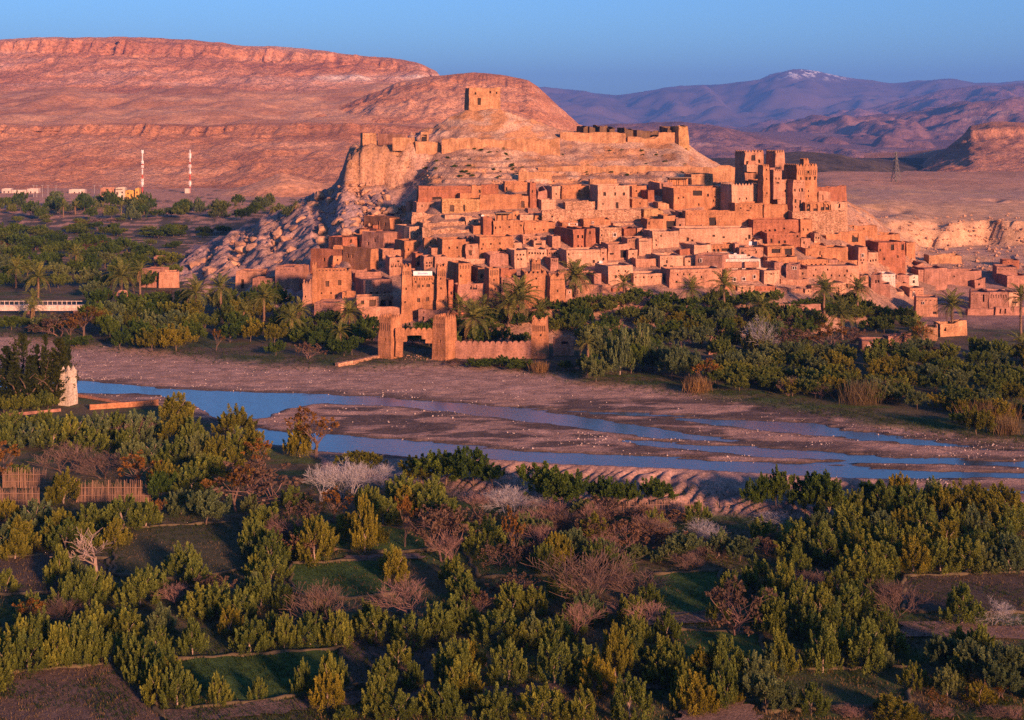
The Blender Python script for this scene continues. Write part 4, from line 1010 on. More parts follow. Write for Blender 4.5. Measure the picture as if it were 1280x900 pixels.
h('I', -5, 255, 75, 190, 'red front with a row of four small windows', [(28, 137, 16, 32), (90, 145, 18, 22), (135, 142, 18, 22), (235, 97, 18, 20)], 'red', 8, 7)
h('I', -5, 210, 180, 275, 'house with two wide black openings', [(65, 207, 75, 44, 'void'), (165, 222, 58, 60, 'void')], 'orange', 10, 8)
h('J', 310, 738, 712, 880, 'red front with five small arched windows in a line', [(385, 820, 20, 18, 'arch'), (425, 820, 18, 20, 'arch'), (465, 812, 18, 26, 'arch'), (515, 810, 22, 28, 'arch'), (603, 790, 22, 14)], 'red', 10, 8)
h('J', 755, 868, 708, 890, 'upright block with a pair of small windows', [(783, 803, 14, 22), (825, 803, 14, 22)], 'orange', 16, 9)
h('I', 262, 345, 115, 200, 'pink lower step of the pair-windowed block', [(290, 150, 14, 20, 'shutter'), (340, 185, 10, 18)], 'pink', 12, 6)
h('I', 345, 470, 160, 215, 'broken wall with tumbled stones beneath the courtyard', (), 'orange', 8, 4, ruin=1.5, cat='ruin', name='ruined_house')
h('I', 465, 782, 62, 175, 'jagged roofless courtyard in deep shade', [(700, 110, 60, 70, 'void')], 'orange', 20, 9, ruin=2.6, roof=False, cat='ruin', name='ruined_house')
h('I', 560, 880, 10, 70, 'orange wall with carved drip marks above the jagged courtyard', [(682, 20, 16, 26), (770, 40, 12, 18)], 'orange', 8, 6, ruin=0.8)
h('I', 778, 1062, 80, 160, 'plain sunlit terrace house at the east shoulder', [(825, 140, 18, 30)], 'orange', 10, 7, ruin=0.4)
h('I', 882, 1105, 148, 390, 'big red house with two large square roof openings', [(1000, 172, 28, 54, 'void'), (1092, 175, 24, 54, 'void'), (868, 212, 14, 18), (906, 212, 16, 18), (927, 278, 14, 20), (1043, 263, 14, 20)], 'red', 14, 9)
h('I', 1105, 1182, 150, 290, 'rounded lit corner of the big red house', (), 'orange', 20, 6)
h('I', 722, 802, 185, 400, 'upright block with one white-rimmed window', [(757, 252, 16, 22, 'white'), (745, 287, 8, 8), (768, 287, 8, 8), (757, 310, 7, 7)], 'pink', 12, 8)
h('I', 800, 884, 228, 330, 'pale front with three slit windows', [(820, 295, 12, 18), (840, 292, 12, 18), (862, 290, 12, 18)], 'pale', 12, 7)
h('I', 635, 722, 208, 290, 'shaded round yard left of the white-rimmed window', (), 'orange', 10, 6, ruin=0.5)
h('I', 298, 642, 195, 295, 'house with two small windows under the broken wall', [(337, 260, 16, 22), (435, 255, 12, 20), (420, 235, 4, 34)], 'orange', 12, 8)
h('I', 235, 485, 285, 350, 'front with a line of five square windows', [(305, 330, 14, 14), (348, 330, 18, 18), (383, 330, 18, 18), (422, 325, 18, 14), (458, 325, 18, 16)], 'orange', 8, 7)
h('I', 485, 565, 285, 345, 'shaded recess wall between two fronts', (), 'rose', 8, 5, dD=2)
h('I', 565, 735, 292, 350, 'front with one black arched doorway', [(585, 318, 26, 40, 'arch'), (660, 328, 60, 4)], 'orange', 8, 7)
h('I', 312, 735, 338, 470, 'long pink front with a row of tiny windows above the palms', [(x, 412, 12, 16) for x in (362, 430, 510, 570, 613, 665)] + [(635, 375, 8, 24), (380, 365, 8, 10), (475, 368, 8, 8)], 'pink', 10, 8)
h('I', -5, 235, 268, 350, 'plain lit house below the two black openings', (), 'orange', 10, 7)
h('I', -30, 96, 375, 495, 'pale house with a carved motif just above the trees', [(25, 400, 14, 18, 'shutter')], 'pale', 14, 7)
h('I', 145, 240, 325, 445, 'shaded house with white-rimmed upper windows', [(205, 352, 16, 20, 'white'), (222, 352, 14, 20, 'white')], 'rose', -18, 7)
h('I', 243, 315, 365, 450, 'small pink cube with one window by the long tiny-windowed front', [(277, 397, 14, 18)], 'pink', 12, 6)
h('I', 100, 328, 445, 500, 'low pink wall at the edge of the eastern palms', (), 'pink', 6, 4)
h('I', 50, 125, 310, 440, 'rounded shaded stump between the pale and the shaded house', (), 'rose', 20, 6, dD=2)
# ------------------------------------------------------------------ great kasbah on the east shoulder
Dg = 404.0
e = thing('kasbah', 'great kasbah with crenellated towers crowning the east end of the village', 'kasbah')
R_ = math.radians
def kb(nm, xa, xb, yt, yb, dD=0.0, yaw=22, d=4, **kw):
    return body(e, nm, 'J', xa, xb, yt, yb, Dg + dD, R_(yaw), d, kw.pop('m', 'orange'), origin=OG[0], zbase=z_at(ty('J', yb), Dg + dD), **kw)
OG = [None]
OG[0] = body(e, 'main_wall', 'J', 400, 700, 345, 640, Dg + 7, R_(22), 9, 'orange', zbase=z_at(ty('J', 660), Dg + 7))
kb('northwest_tower', 232, 415, 82, 480, 17, d=6, win=[(258, 175, 22, 36, 'arch'), (368, 162, 22, 36, 'arch'), (315, 125, 46, 66, 'void')], merlon='step', mstep=1.2, mh=0.8, taper=0.008, m='pink')
kb('tower_ledge', 250, 368, 195, 262, 15.6, d=2, m='pale')
kb('northeast_tower', 518, 608, 82, 400, 15, d=5.5, merlon='step', mstep=0.9, mh=0.8, taper=0.008, m='pink')
kb('back_wall', 470, 720, 222, 480, 14, d=4, m='rose')
kb('slim_tower', 403, 468, 212, 560, 0.5, d=3.2, win=[(437, 325, 12, 20), (440, 460, 12, 18), (437, 240, 10, 5)], merlon='step', mstep=0.8, mh=0.6, taper=0.012)
kb('carved_tower', 503, 583, 255, 520, 1.0, d=3.6, win=[(527, 325, 11, 20), (555, 325, 11, 20), (545, 365, 30, 4)], merlon='step', mstep=0.8, mh=0.6, taper=0.008, m='pink')
kb('front_block', 535, 646, 335, 690, 2.0, d=5, win=[(625, 375, 12, 10), (618, 440, 20, 26, 'shutter'), (586, 572, 8, 20)], m='pink')
kb('east_tower', 718, 915, 210, 640, 1.5, d=7, win=[(758, 325, 18, 28, 'arch'), (813, 322, 20, 28, 'arch'), (845, 322, 20, 28, 'arch'), (893, 318, 20, 32, 'arch'), (832, 488, 14, 16), (830, 440, 6, 8), (825, 262, 26, 26, 'shutter')], merlon='step', mstep=1.1, mh=0.7, taper=0.006, m='orange', slots=(1.2, 2.6, 9))
kb('roof_turret', 785, 832, 150, 225, 4, d=2.2, merlon='step', mstep=0.8, mh=0.5)
kb('east_annex', 683, 802, 338, 640, 0.3, d=5, win=[(700, 434, 22, 26, 'shutter'), (745, 432, 12, 30), (770, 432, 20, 34), (708, 535, 22, 34), (753, 562, 20, 72), (708, 592, 12, 18)], m='pink')
h('F', 848, 1185, 292, 490, 'pale pink crenellated terrace left of the great kasbah', [(945, 437, 14, 22), (1022, 435, 10, 22)], 'pale', 18, 8, D=Dg + 2, merlon='step', mstep=1.1, mh=0.7)
h('J', 135, 420, 555, 650, 'plain lower wall beneath the pale crenellated terrace', [(290, 600, 18, 16), (190, 600, 8, 10)], 'orange', 10, 6, D=Dg - 3)
h('J', 410, 640, 570, 720, 'stone footing wall of the great kasbah', (), 'orange', 14, 6, D=Dg - 2)
h('J', 672, 1190, 630, 720, 'long flat stone terrace below the arched ruins', (), 'stone', 6, 6, D=Dg - 4, ruin=0.4, name='terrace_wall', cat='wall', group='terrace walls on the hill')
h('J', 800, 1040, 540, 640, 'row of ruined arches right of the great kasbah', [(800, 585, 34, 80, 'arch'), (895, 582, 46, 78, 'arch'), (968, 582, 40, 76, 'arch'), (1022, 592, 34, 56, 'arch')], 'orange', 8, 4, D=Dg - 1, ruin=1.2, roof=False, cat='ruin', name='ruined_house')
h('J', 920, 1040, 440, 560, 'jagged leaning ruin wall behind the row of arches', [(945, 500, 40, 50, 'void')], 'pink', 12, 4, D=Dg + 6, ruin=3.0, roof=False, cat='ruin', name='ruined_house')
h('J', 1040, 1200, 545, 640, 'low broken ruin at the end of the arch row', [(1120, 580, 24, 40, 'void')], 'pale', 8, 5, D=Dg + 3, ruin=2.0, roof=False, cat='ruin', name='ruined_house')
h('J', 915, 1190, 405, 560, 'long roof-like retaining wall falling away east of the great kasbah', (), 'red', 52, 2, D=Dg + 14, roof=False, ruin=0.6, name='terrace_wall', cat='wall', group='terrace walls on the hill')
# ------------------------------------------------------------------ lower east side
h('K', 480, 668, 165, 310, 'plain rose house behind the white-fronted eastern houses', [(510, 235, 8, 10)], 'rose', 10, 8)
h('K', 662, 945, 182, 300, 'long weathered rose wall below the quarry face', [(720, 230, 8, 8)], 'rose', 6, 6, ruin=0.6)
h('K', 1060, 1228, 150, 275, 'shaded house below the tilted dark panel', (), 'rose', -10, 8)
h('K', 1108, 1242, 95, 160, 'small upper storey carrying the tilted dark panel', (), 'red', -10, 5, dD=2)
h('K', 1145, 1330, 222, 310, 'plain rose house at the right edge below the panel', (), 'rose', 6, 8, dD=-1)
h('K', 885, 972, 240, 312, 'small broken hut beside a pole', [(920, 290, 20, 20, 'void')], 'rose', 14, 5, ruin=1.0)
h('K', 412, 592, 395, 548, 'pink round-cornered house with one bright white window', [(475, 440, 10, 14, 'white'), (575, 520, 30, 20, 'void')], 'pink', -12, 7)
h('K', 1000, 1158, 352, 495, 'large house with a ridged shady front and carved teeth', (), 'rose', -4, 8, slots=(0.8, 1.7, 7), lwin=[])
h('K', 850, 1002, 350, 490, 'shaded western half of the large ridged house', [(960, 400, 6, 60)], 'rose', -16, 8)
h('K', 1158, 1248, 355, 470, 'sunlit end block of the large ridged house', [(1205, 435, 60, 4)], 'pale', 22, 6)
h('K', 828, 1048, 490, 540, 'low rose yard wall in front of the large ridged house', (), 'rose', 4, 1.5, roof=False, name='garden_wall', cat='wall', group='garden walls of the village')
h('K', 1050, 1290, 475, 540, 'pillared yard wall at the right edge', [(1090, 505, 8, 40), (1130, 505, 8, 40)], 'rose', 4, 1.5, roof=False, name='garden_wall', cat='wall', group='garden walls of the village')
h('K', 475, 585, 590, 740, 'crumbling golden ruin beside the tall eastern palm', (), 'gold', -20, 5, ruin=1.6, roof=False, cat='ruin', name='ruined_house')
h('K', 610, 825, 590, 710, 'low golden yard wall behind the tall eastern palm', [(650, 650, 20, 30, 'void')], 'gold', 16, 3, ruin=1.0, roof=False, name='garden_wall', cat='wall', group='garden walls of the village')
h('K', -15, 192, 745, 850, 'low house with two glowing pale windows among the olives', [(37, 795, 20, 30, 'white'), (137, 790, 14, 24, 'white')], 'rose', -6, 6)
h('K', 192, 380, 700, 790, 'long low rose wall stretching from the house with pale windows', (), 'rose', 26, 2, roof=False, name='garden_wall', cat='wall', group='garden walls of the village', ruin=0.5)
h('I', 820, 900, 405, 560, 'grey-rose side of the white-fronted eastern house', [(860, 462, 10, 26), (888, 460, 8, 20)], 'rose', -20, 6, dD=2)
h('I', 897, 1022, 400, 485, 'whitewashed blank front among the eastern houses', (), 'white', 10, 6)
h('I', 1025, 1132, 410, 480, 'rose house between two white fronts', (), 'rose', 12, 6)
h('I', 1128, 1206, 412, 500, 'small white house with one barred window', [(1165, 462, 20, 24), (1168, 430, 16, 10)], 'cream', 10, 6, dD=-1)
h('I', 975, 1135, 478, 520, 'low pink step wall below the whitewashed front', (), 'pink', 8, 4)
h('I', 895, 980, 480, 570, 'shadowed lower house under the whitewashed front', (), 'rose', -14, 6)
h('I', 1130, 1248, 512, 610, 'square pink house with one bright slit at the grove edge', [(1165, 560, 7, 30, 'white')], 'pink', 8, 6)
h('I', 905, 1100, 318, 390, 'crumbled red walls under the big red house', [(970, 350, 30, 20, 'void')], 'red', 10, 7, ruin=1.8, cat='ruin', name='ruined_house')
h('I', 1095, 1250, 300, 380, 'jagged sunlit ruin at the east foot of the village', (), 'pink', 12, 6, ruin=2.4, cat='ruin', name='ruined_house')
h('I', 1205, 1290, 370, 470, 'tall plain rose wall east of the small white house', (), 'rose', 8, 6)
h('K', 520, 785, 55, 130, 'sunlit golden stone wall at the foot of the quarry', (), 'gold', 6, 4, ruin=0.8, name='terrace_wall', cat='wall', group='terrace walls on the hill')
# ------------------------------------------------------------------ far west foot
h('Q', 628, 712, 128, 210, 'rose house with one shutter at the foot of the boulders', [(680, 165, 18, 28, 'shutter')], 'rose', -10, 7)
h('Q', 706, 798, 143, 212, 'bright orange block beside the shuttered rose house', (), 'pink', 16, 6, dD=-2)
h('Q', 685, 730, 75, 130, 'small square hut behind the shuttered rose house', (), 'rose', 10, 5, dD=6)
h('Q', 1046, 1160, 138, 220, 'orange house end with a slim door among the western palms', [(1078, 195, 14, 40)], 'pink', -8, 7)
h('Q', 1150, 1225, 135, 175, 'low brown house below the boulder slope', (), 'rose', 12, 6, dD=2)
h('Q', 1222, 1330, 118, 235, 'shaded brown house at the left end of the boulder slope', [(1245, 215, 14, 16)], 'rose', -14, 8)
h('Q', 1120, 1230, 170, 250, 'low rose court behind the western palms', (), 'rose', -10, 5, dD=-2)
# ------------------------------------------------------------------ gate at the river
GY = R_(-33)
Dq = F * (HC - 0.2) / (448 - YH)
e = thing('river_gate', 'mud-brick river gate with two fluted towers and a notched lintel', 'gate')
og = body(e, 'west_tower', 'B', 76, 186, 500, 805, Dq, GY, 4.4, 'orange', win=[(137, 668, 8, 22)], taper=0.022, merlon='step', mstep=0.95, mh=0.7, slots=(1.0, 2.6, 6), mside=(0, 1, 2, 3), zbase=-0.6)
body(e, 'east_tower', 'B', 512, 624, 500, 830, Dq - 1.5, GY, 4.4, 'orange', win=[(572, 685, 10, 22)], taper=0.022, merlon='step', mstep=0.95, mh=0.7, slots=(1.0, 2.6, 6), mside=(0, 1, 2, 3), origin=og, zbase=-0.6)
def plain(parent, name, t, pts_x, pts_y, D, m, thick, merlon=None, mstep=1.2, mh=0.6):
    return body(parent, name, t, pts_x[0], pts_x[1], pts_y[0], pts_y[1], D, 0.0, thick, m, origin=og, zbase=z_at(ty(t, pts_y[1]), D), roof=False, merlon=merlon, mstep=mstep, mh=mh, mside=(0,), dip=0.05, taper=0.0)
plain(e, 'lintel', 'B', (215, 516), (598, 640), Dq - 1.75, 'orange', 1.4, 'round', 1.25, 0.55)
plain(e, 'lintel_step', 'B', (222, 312), (636, 690), Dq - 1.76, 'orange', 1.42)
plain(e, 'lintel_step', 'B', (430, 513), (636, 668), Dq - 1.76, 'orange', 1.42)
plain(e, 'lintel_step', 'B', (462, 513), (666, 700), Dq - 1.77, 'orange', 1.44)
plain(e, 'jamb', 'B', (222, 276), (688, 808), Dq - 1.77, 'orange', 1.4)
plain(e, 'side_wall', 'B', (640, 714), (620, 815), Dq + 2.2, 'pink', 1.0, 'step', 1.0, 0.5)
h('B', 700, 1165, 700, 835, 'pink crenellated garden wall running right from the river gate', (), 'rose', -3, 0.9, D=Dq - 0.5, merlon='round', mstep=1.25, mh=0.5, roof=False, name='garden_wall', cat='wall', group='garden walls of the village', zbase=-0.5, mside=(0,), dip=0.05, taper=0)
h('L', 520, 668, 765, 885, 'second stretch of crenellated wall joining the small square tower', (), 'rose', 3, 0.9, D=Dq - 0.9, merlon='round', mstep=1.25, mh=0.5, roof=False, name='garden_wall', cat='wall', group='garden walls of the village', zbase=-0.5, mside=(0,), dip=0.05, taper=0)
h('L', 668, 796, 590, 885, 'small square tower with scalloped top at the end of the garden wall', [(748, 705, 16, 20)], 'orange', -8, 4, D=Dq - 0.5, merlon='step', mstep=1.5, mh=0.9, slots=(0.9, 2.2, 7), name='tower', cat='tower', zbase=-0.6, taper=0.02, group=None)
h('L', 845, 1015, 722, 770, 'short scalloped pink wall among the bushes right of the small tower', [(940, 765, 60, 22, 'void')], 'pink', 4, 1.2, D=Dq + 3, merlon='step', mstep=2.4, mh=0.6, roof=False, name='garden_wall', cat='wall', group='garden walls of the village', zbase=-0.5, mside=(0,))
h('G', 620, 830, -1, 0, 'x', (), 'rose') if False else None
h('Z', 697, 742, 445, 463, 'pink wall remnant half hidden in the grove, left piece', (), 'rose', 6, 1.5, roof=False, name='garden_wall', cat='wall', group='garden walls of the village', ruin=1.0) if False else None
h('Z', 794, 822, 383, 398, 'rounded pink wall remnant in the middle of the grove', (), 'rose', 6, 2.5, roof=False, name='garden_wall', cat='wall', group='garden walls of the village', ruin=1.0, D=338)
h('Z', 960, 1026, 381, 390, 'low pink wall among the eastern palms', (), 'rose', 4, 1.5, roof=False, name='garden_wall', cat='wall', group='garden walls of the village', D=342)
h('Z', 885, 922, 441, 449, 'short brown wall above the reedy bank', (), 'rose', 4, 1.5, roof=False, name='garden_wall', cat='wall', group='garden walls of the village', D=306)
# ------------------------------------------------------------------ rampart and granary on the hilltop
h('Z', 586, 626, 109, 139, 'square roofless granary standing alone on the hilltop', [(594, 117, 2.2, 3), (613, 115, 2.2, 3), (621, 116, 2.2, 3), (599, 127, 4.5, 9)], 'gold', 14, 8, D=503, name='granary', cat='granary', group=None, ruin=0.4, taper=0.015)
RW = 'stretches of hilltop rampart'
h('M', 705, 935, 262, 395, 'square golden bastion of the rampart above the rock face', (), 'gold', 14, 8, dD=-0.5, name='rampart_wall', cat='wall', group=RW, ruin=0.8)
h('Z', 552, 700, 172, 187, 'long golden rampart wall running right from the square bastion', (), 'gold', 3, 2.2, dD=-0.5, name='rampart_wall', cat='wall', group=RW, ruin=1.5, roof=False)
h('N', 0, 480, 205, 290, 'straight golden rampart wall below the dark ruins', (), 'gold', 2, 2.2, dD=-0.5, name='rampart_wall', cat='wall', group=RW, ruin=1.5, roof=False)
h('N', 490, 725, 236, 290, 'broken golden rampart dipping between two taller stretches', (), 'gold', 2, 2.2, dD=-0.5, name='rampart_wall', cat='wall', group=RW, ruin=1.4, roof=False)
h('N', 718, 862, 204, 285, 'short tall rampart stretch left of the corner tower', (), 'gold', 4, 2.2, dD=-0.5, name='rampart_wall', cat='wall', group=RW, ruin=0.4, roof=False)
h('N', 862, 945, 155, 320, 'ruined corner tower at the east end of the rampart', (), 'tan', 24, 6, dD=-0.5, name='rampart_tower', cat='tower', group=None, ruin=1.6, taper=0.06, roof=False)
h('M', 236, 362, 188, 265, 'small square hut on the brink of the rock face', (), 'gold', 16, 5, D=474, name='watch_hut', cat='hut', group=None)
h('M', 370, 620, 190, 260, 'long low brown wall behind the square hut on the brink', (), 'rose', -24, 1.5, D=484, name='rampart_wall', cat='wall', group=RW, ruin=0.6, roof=False)
h('M', 500, 700, 225, 300, 'low golden wall left of the square bastion', (), 'gold', 4, 1.6, dD=-0.5, name='rampart_wall', cat='wall', group=RW, ruin=0.8, roof=False)
h('M', 752, 828, 178, 275, 'pair of standing doorway walls behind the square bastion', [(785, 235, 50, 70, 'void')], 'gold', 6, 2, D=480, cat='ruin', name='ruined_house', ruin=0.8, roof=False, group=None)
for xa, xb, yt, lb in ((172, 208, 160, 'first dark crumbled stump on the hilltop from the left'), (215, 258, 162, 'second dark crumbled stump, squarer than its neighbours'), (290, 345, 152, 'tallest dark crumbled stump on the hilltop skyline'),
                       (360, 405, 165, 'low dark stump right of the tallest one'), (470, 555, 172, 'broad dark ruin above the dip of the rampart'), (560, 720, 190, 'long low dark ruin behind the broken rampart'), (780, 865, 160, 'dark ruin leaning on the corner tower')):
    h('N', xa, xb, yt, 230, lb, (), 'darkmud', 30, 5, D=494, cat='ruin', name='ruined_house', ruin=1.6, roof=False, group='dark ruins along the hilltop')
h('Z', 672, 960, 207, 216, 'thin golden terrace wall across the bare slope', (), 'gold', 2, 1.2, dD=-0.5, name='terrace_wall', cat='wall', group='terrace walls on the hill', ruin=0.9, roof=False)
h('Z', 648, 690, 214, 226, 'short golden terrace wall left on the bare slope', (), 'gold', 8, 1.2, dD=-0.5, name='terrace_wall', cat='wall', group='terrace walls on the hill', ruin=0.8, roof=False)

# ------------------------------------------------------------------ small houses and yard walls that fill the gaps between the larger ones
VIL = [(415, 300), (470, 278), (500, 262), (520, 238), (660, 230), (760, 229), (900, 232), (930, 250), (1050, 264), (1100, 300), (1148, 345), (1140, 368), (1000, 366), (880, 362), (760, 366), (700, 396), (560, 396), (500, 400), (375, 400), (365, 345), (415, 338)]
cov = np.zeros((460, 1300), bool)
for (x0, x1, y0, y1) in RECTS: cov[max(0, int(y0) - 1):int(y1) + 1, max(0, int(x0) - 1):int(x1) + 2] = True
fr_ = random.Random(17); FILL = []
for y in range(232, 398, 2):
    for x in range(366, 1150, 2):
        if cov[y, x] or not in_poly_(x, y, VIL): continue
        x1 = x
        mxw = fr_.randint(14, 30)
        while x1 < x + mxw and not cov[y, x1] and in_poly_(x1, y, VIL): x1 += 1
        y1 = y; mxh = fr_.randint(10, 17)
        while y1 < y + mxh and not cov[y1, x:x1].any() and in_poly_(x, y1, VIL): y1 += 1
        if x1 - x < 7 or y1 - y < 5: continue
        FILL.append((x, x1, y + fr_.uniform(0, 1.5), y1 + 1)); cov[y:y1 + 1, x:x1 + 1] = True
zones_f = [(0, 560, 'on the west side'), (560, 720, 'behind the middle towers'), (720, 900, 'in the middle of the village'), (900, 2000, 'on the east side')]
tiers_f = [(0, 282, 'high'), (282, 322, 'mid-slope'), (322, 999, 'low')]
fg = {}
for q in FILL:
    zx = next(z[2] for z in zones_f if z[0] <= (q[0] + q[1]) / 2 < z[1]); tz = next(z[2] for z in tiers_f if z[0] <= q[3] < z[1])
    win = []; w_, h_ = q[1] - q[0], q[3] - q[2]
    k = fr_.choice((0, 1, 1, 2)) if h_ > 8 else fr_.choice((0, 0, 1))
    for i in range(k): win.append((q[0] + w_ * (i + 0.7) / (k + 0.4), q[2] + h_ * 0.45, 1.7, 2.3))
    ru = fr_.choice((0, 0, 0.5, 1.2, 2.0)) if k == 0 else fr_.choice((0, 0, 0.4))
    fg.setdefault(('ruined' if ru > 1 else ('windowless' if k == 0 else 'one-windowed' if k == 1 else 'two-windowed'), tz, zx), []).append((q, win, ru))
for (kd, tz, zx), lst in fg.items():
    lst.sort(key=lambda t: t[0][0])
    for i, (q, win, ru) in enumerate(lst):
        lb = 'small ' + kd + ' mud house ' + tz + ' ' + zx + ('' if len(lst) == 1 else ', ' + ordinal(i) + ' from the left')
        h('Z', q[0], q[1], q[2], q[3], lb, win, fr_.choice(('orange', 'pink', 'red', 'rose', 'orange', 'pale', 'stone')), fr_.uniform(6, 22), fr_.uniform(4.5, 7), ruin=ru, name='ruined_house' if ru > 1 else 'mud_house', cat='ruin' if ru > 1 else 'house', roof=ru < 1.5)
# ------------------------------------------------------------------ banner, roof panels, shelters
def at_px(x, y, D): return Vector(P(x, y, D))
b = MB(); p0, p1 = at_px(tx('B', 364), ty('B', 158), Dk + 0.7), at_px(tx('B', 516), ty('B', 121), Dk + 0.9)
bw, bh = p1.x - p0.x, p1.z - p0.z
b.box(0, bw, 0, 0.06, 0, bh, 0)
bn = thing('banner', 'white banner with a line of blue writing hung between the kasbah towers', 'banner', p0, R_(3))
link('cloth', b.mesh('cloth', [M['paint']]), bn)
b = MB(); r = random.Random(3); x = bw * 0.24
while x < bw * 0.76:
    w_ = r.uniform(0.06, 0.16); hh_ = r.uniform(0.22, 0.46)
    b.box(x, x + w_ * 0.45, -0.012, 0.0, bh * 0.36, bh * 0.36 + hh_ * bh * 0.9); b.box(x + w_ * .45, x + w_ + 0.03, -0.012, 0.0, bh * 0.36, bh * 0.36 + 0.10)
    x += w_ + r.uniform(0.03, 0.07)
link('lettering', b.mesh('lettering', [M['blue']]), bn)

def lean_to(t, xa, xb, yt, yb, label, D):
    p = at_px(tx(t, xa), ty(t, yb), D); w = (tx(t, xb) - tx(t, xa)) * D / F; hgt = (ty(t, yb) - ty(t, yt)) * D / F
    e = thing('roof_shelter', label, 'shelter', p, R_(10), 'thatched roof shelters')
    b = MB(); b.box(-0.3, w + 0.3, -0.5, 3.0, hgt, hgt + 0.22); link('thatch_roof', b.mesh('thatch_roof', [M['thatch']]), e)
    for i in range(4):
        b = MB(); b.tube([(w * i / 3, 0, -0.5), (w * i / 3, 0, hgt)], 0.1, 5); link('post', b.mesh('post', [M['wood']]), e)
    b = MB(); b.box(0, w, 2.4, 2.7, -0.5, hgt); link('back_wall', b.mesh('back_wall', [M['orange']]), e)
lean_to('D', 835, 972, 325, 388, 'timber-framed roof shelter on the house with three small windows', ray(tx('D', 890), ty('D', 525)) + 2)
lean_to('F', 155, 395, 205, 275, 'wide thatched lean-to above the big orange balcony house', ray(tx('F', 300), ty('F', 300)))

def panel(name, label, x, y, D, w, hgt, m, tilt, rz=0, group=None):
    e = thing(name, label, 'panel', at_px(x, y, D), rz, group)
    b = MB(); b.box(-w / 2, w / 2, -0.03, 0.03, -hgt / 2, hgt / 2); o = link('plate', b.mesh('plate', [M[m]]), e); o.rotation_euler = (tilt, 0, 0)
    b = MB()
    for s in (-1, 1): b.tube([(s * w * .35, 0.05, 0), (s * w * .35, 0.3, -hgt / 2 - 0.7)], 0.05, 4)
    link('stand', b.mesh('stand', [M['steel']]), e)
panel('solar_panel', 'tilted dark solar panel on the shaded upper storey at right', tx('K', 1190), ty('K', 76), ray(tx('K', 1170), ty('K', 160)) - 1, 1.6, 1.2, 'solar', R_(-40), R_(20))
for i in range(3):
    panel('solar_panel', ['left', 'middle', 'right'][i] + ' one of three small roof panels above the two-tone balcony house', tx('H', 1035 + i * 26), ty('H', 182), ray(tx('H', 1050), ty('H', 335)) + 2, 0.8, 1.3, ['paint', 'solar', 'solar'][i], R_(-35), R_(-15), 'roof panels on the balcony house')
e = thing('metal_sheet', 'pale blue-white sheet lying tilted on the quarry slope', 'sheet', at_px(1193, 264, 560), R_(-30))
b = MB(); b.box(-1.6, 1.6, -2.6, 2.6, -0.05, 0.05); o = link('sheet', b.mesh('sheet', [M['paint']]), e); o.rotation_euler = (R_(28), 0, 0)

def dish(x, y, D, label):
    e = thing('satellite_dish', label, 'dish', at_px(x, y, D), rng.uniform(-0.5, 0.5), 'rooftop satellite dishes')
    b = MB(); n = 10
    for i in range(n):
        a0, a1 = 2 * math.pi * i / n, 2 * math.pi * (i + 1) / n
        b.face([(0, 0.15, 0.9), (0.5 * math.cos(a0), 0, 0.9 + 0.5 * math.sin(a0)), (0.5 * math.cos(a1), 0, 0.9 + 0.5 * math.sin(a1))])
    link('bowl', b.mesh('bowl', [M['paint']]), e)
    b = MB(); b.tube([(0, 0.15, -0.4), (0, 0.15, 0.9)], 0.05, 4); link('mast', b.mesh('mast', [M['steel']]), e)
dish(tx('G', 835), ty('G', 240), ray(tx('G', 860), ty('G', 262)), 'white dish among roof clutter right of the big palm')
dish(tx('H', 895), ty('H', 318), ray(tx('H', 880), ty('H', 345)), 'white dish beside the white painted upper storey')
dish(tx('D', 716), ty('D', 375), ray(tx('D', 716), ty('D', 400)), 'white dish left of the timber roof shelter')

# ------------------------------------------------------------------ minaret and its compound
Dm = F * HC / (508 - YH)
e = thing('minaret', 'small white minaret with pointed corner finials beside the dark cypresses', 'minaret')
og = body(e, 'shaft', 'R', 366, 428, 616, 845, Dm, R_(-24), 2.5, 'cream', win=[(392, 708, 12, 66)], taper=0.035, zbase=-0.4, dip=0.3)
zt = z_at(ty('R', 616), Dm) - og[2]
XL, wm = front_geom(tx('R', 366), tx('R', 428), Dm, R_(-24))
t_ = 0.035 * zt
for (fx, fy) in ((t_, t_), (wm - t_, t_), (wm - t_, 2.5 - t_), (t_, 2.5 - t_)):
    b = MB(); q = 0.34
    for k in range(4):
        c_ = [(-q, -q), (q, -q), (q, q), (-q, q)]
        b.face([(c_[k][0], c_[k][1], -0.1), (c_[(k + 1) % 4][0], c_[(k + 1) % 4][1], -0.1), (0, 0, 0.75)])
    sx_ = 1 if fx < wm / 2 else -1; sy_ = 1 if fy < 1.2 else -1
    link('finial', b.mesh('finial', [M['cream']]), e, (fx + sx_ * q, fy + sy_ * q, zt))
b = MB(); zc_ = zt - 0.35
b.box(t_ - 0.1, wm - t_ + 0.1, t_ - 0.1, 2.5 - t_ + 0.1, zc_, zc_ + 0.12); link('cornice', b.mesh('cornice', [M['cream']]), e)
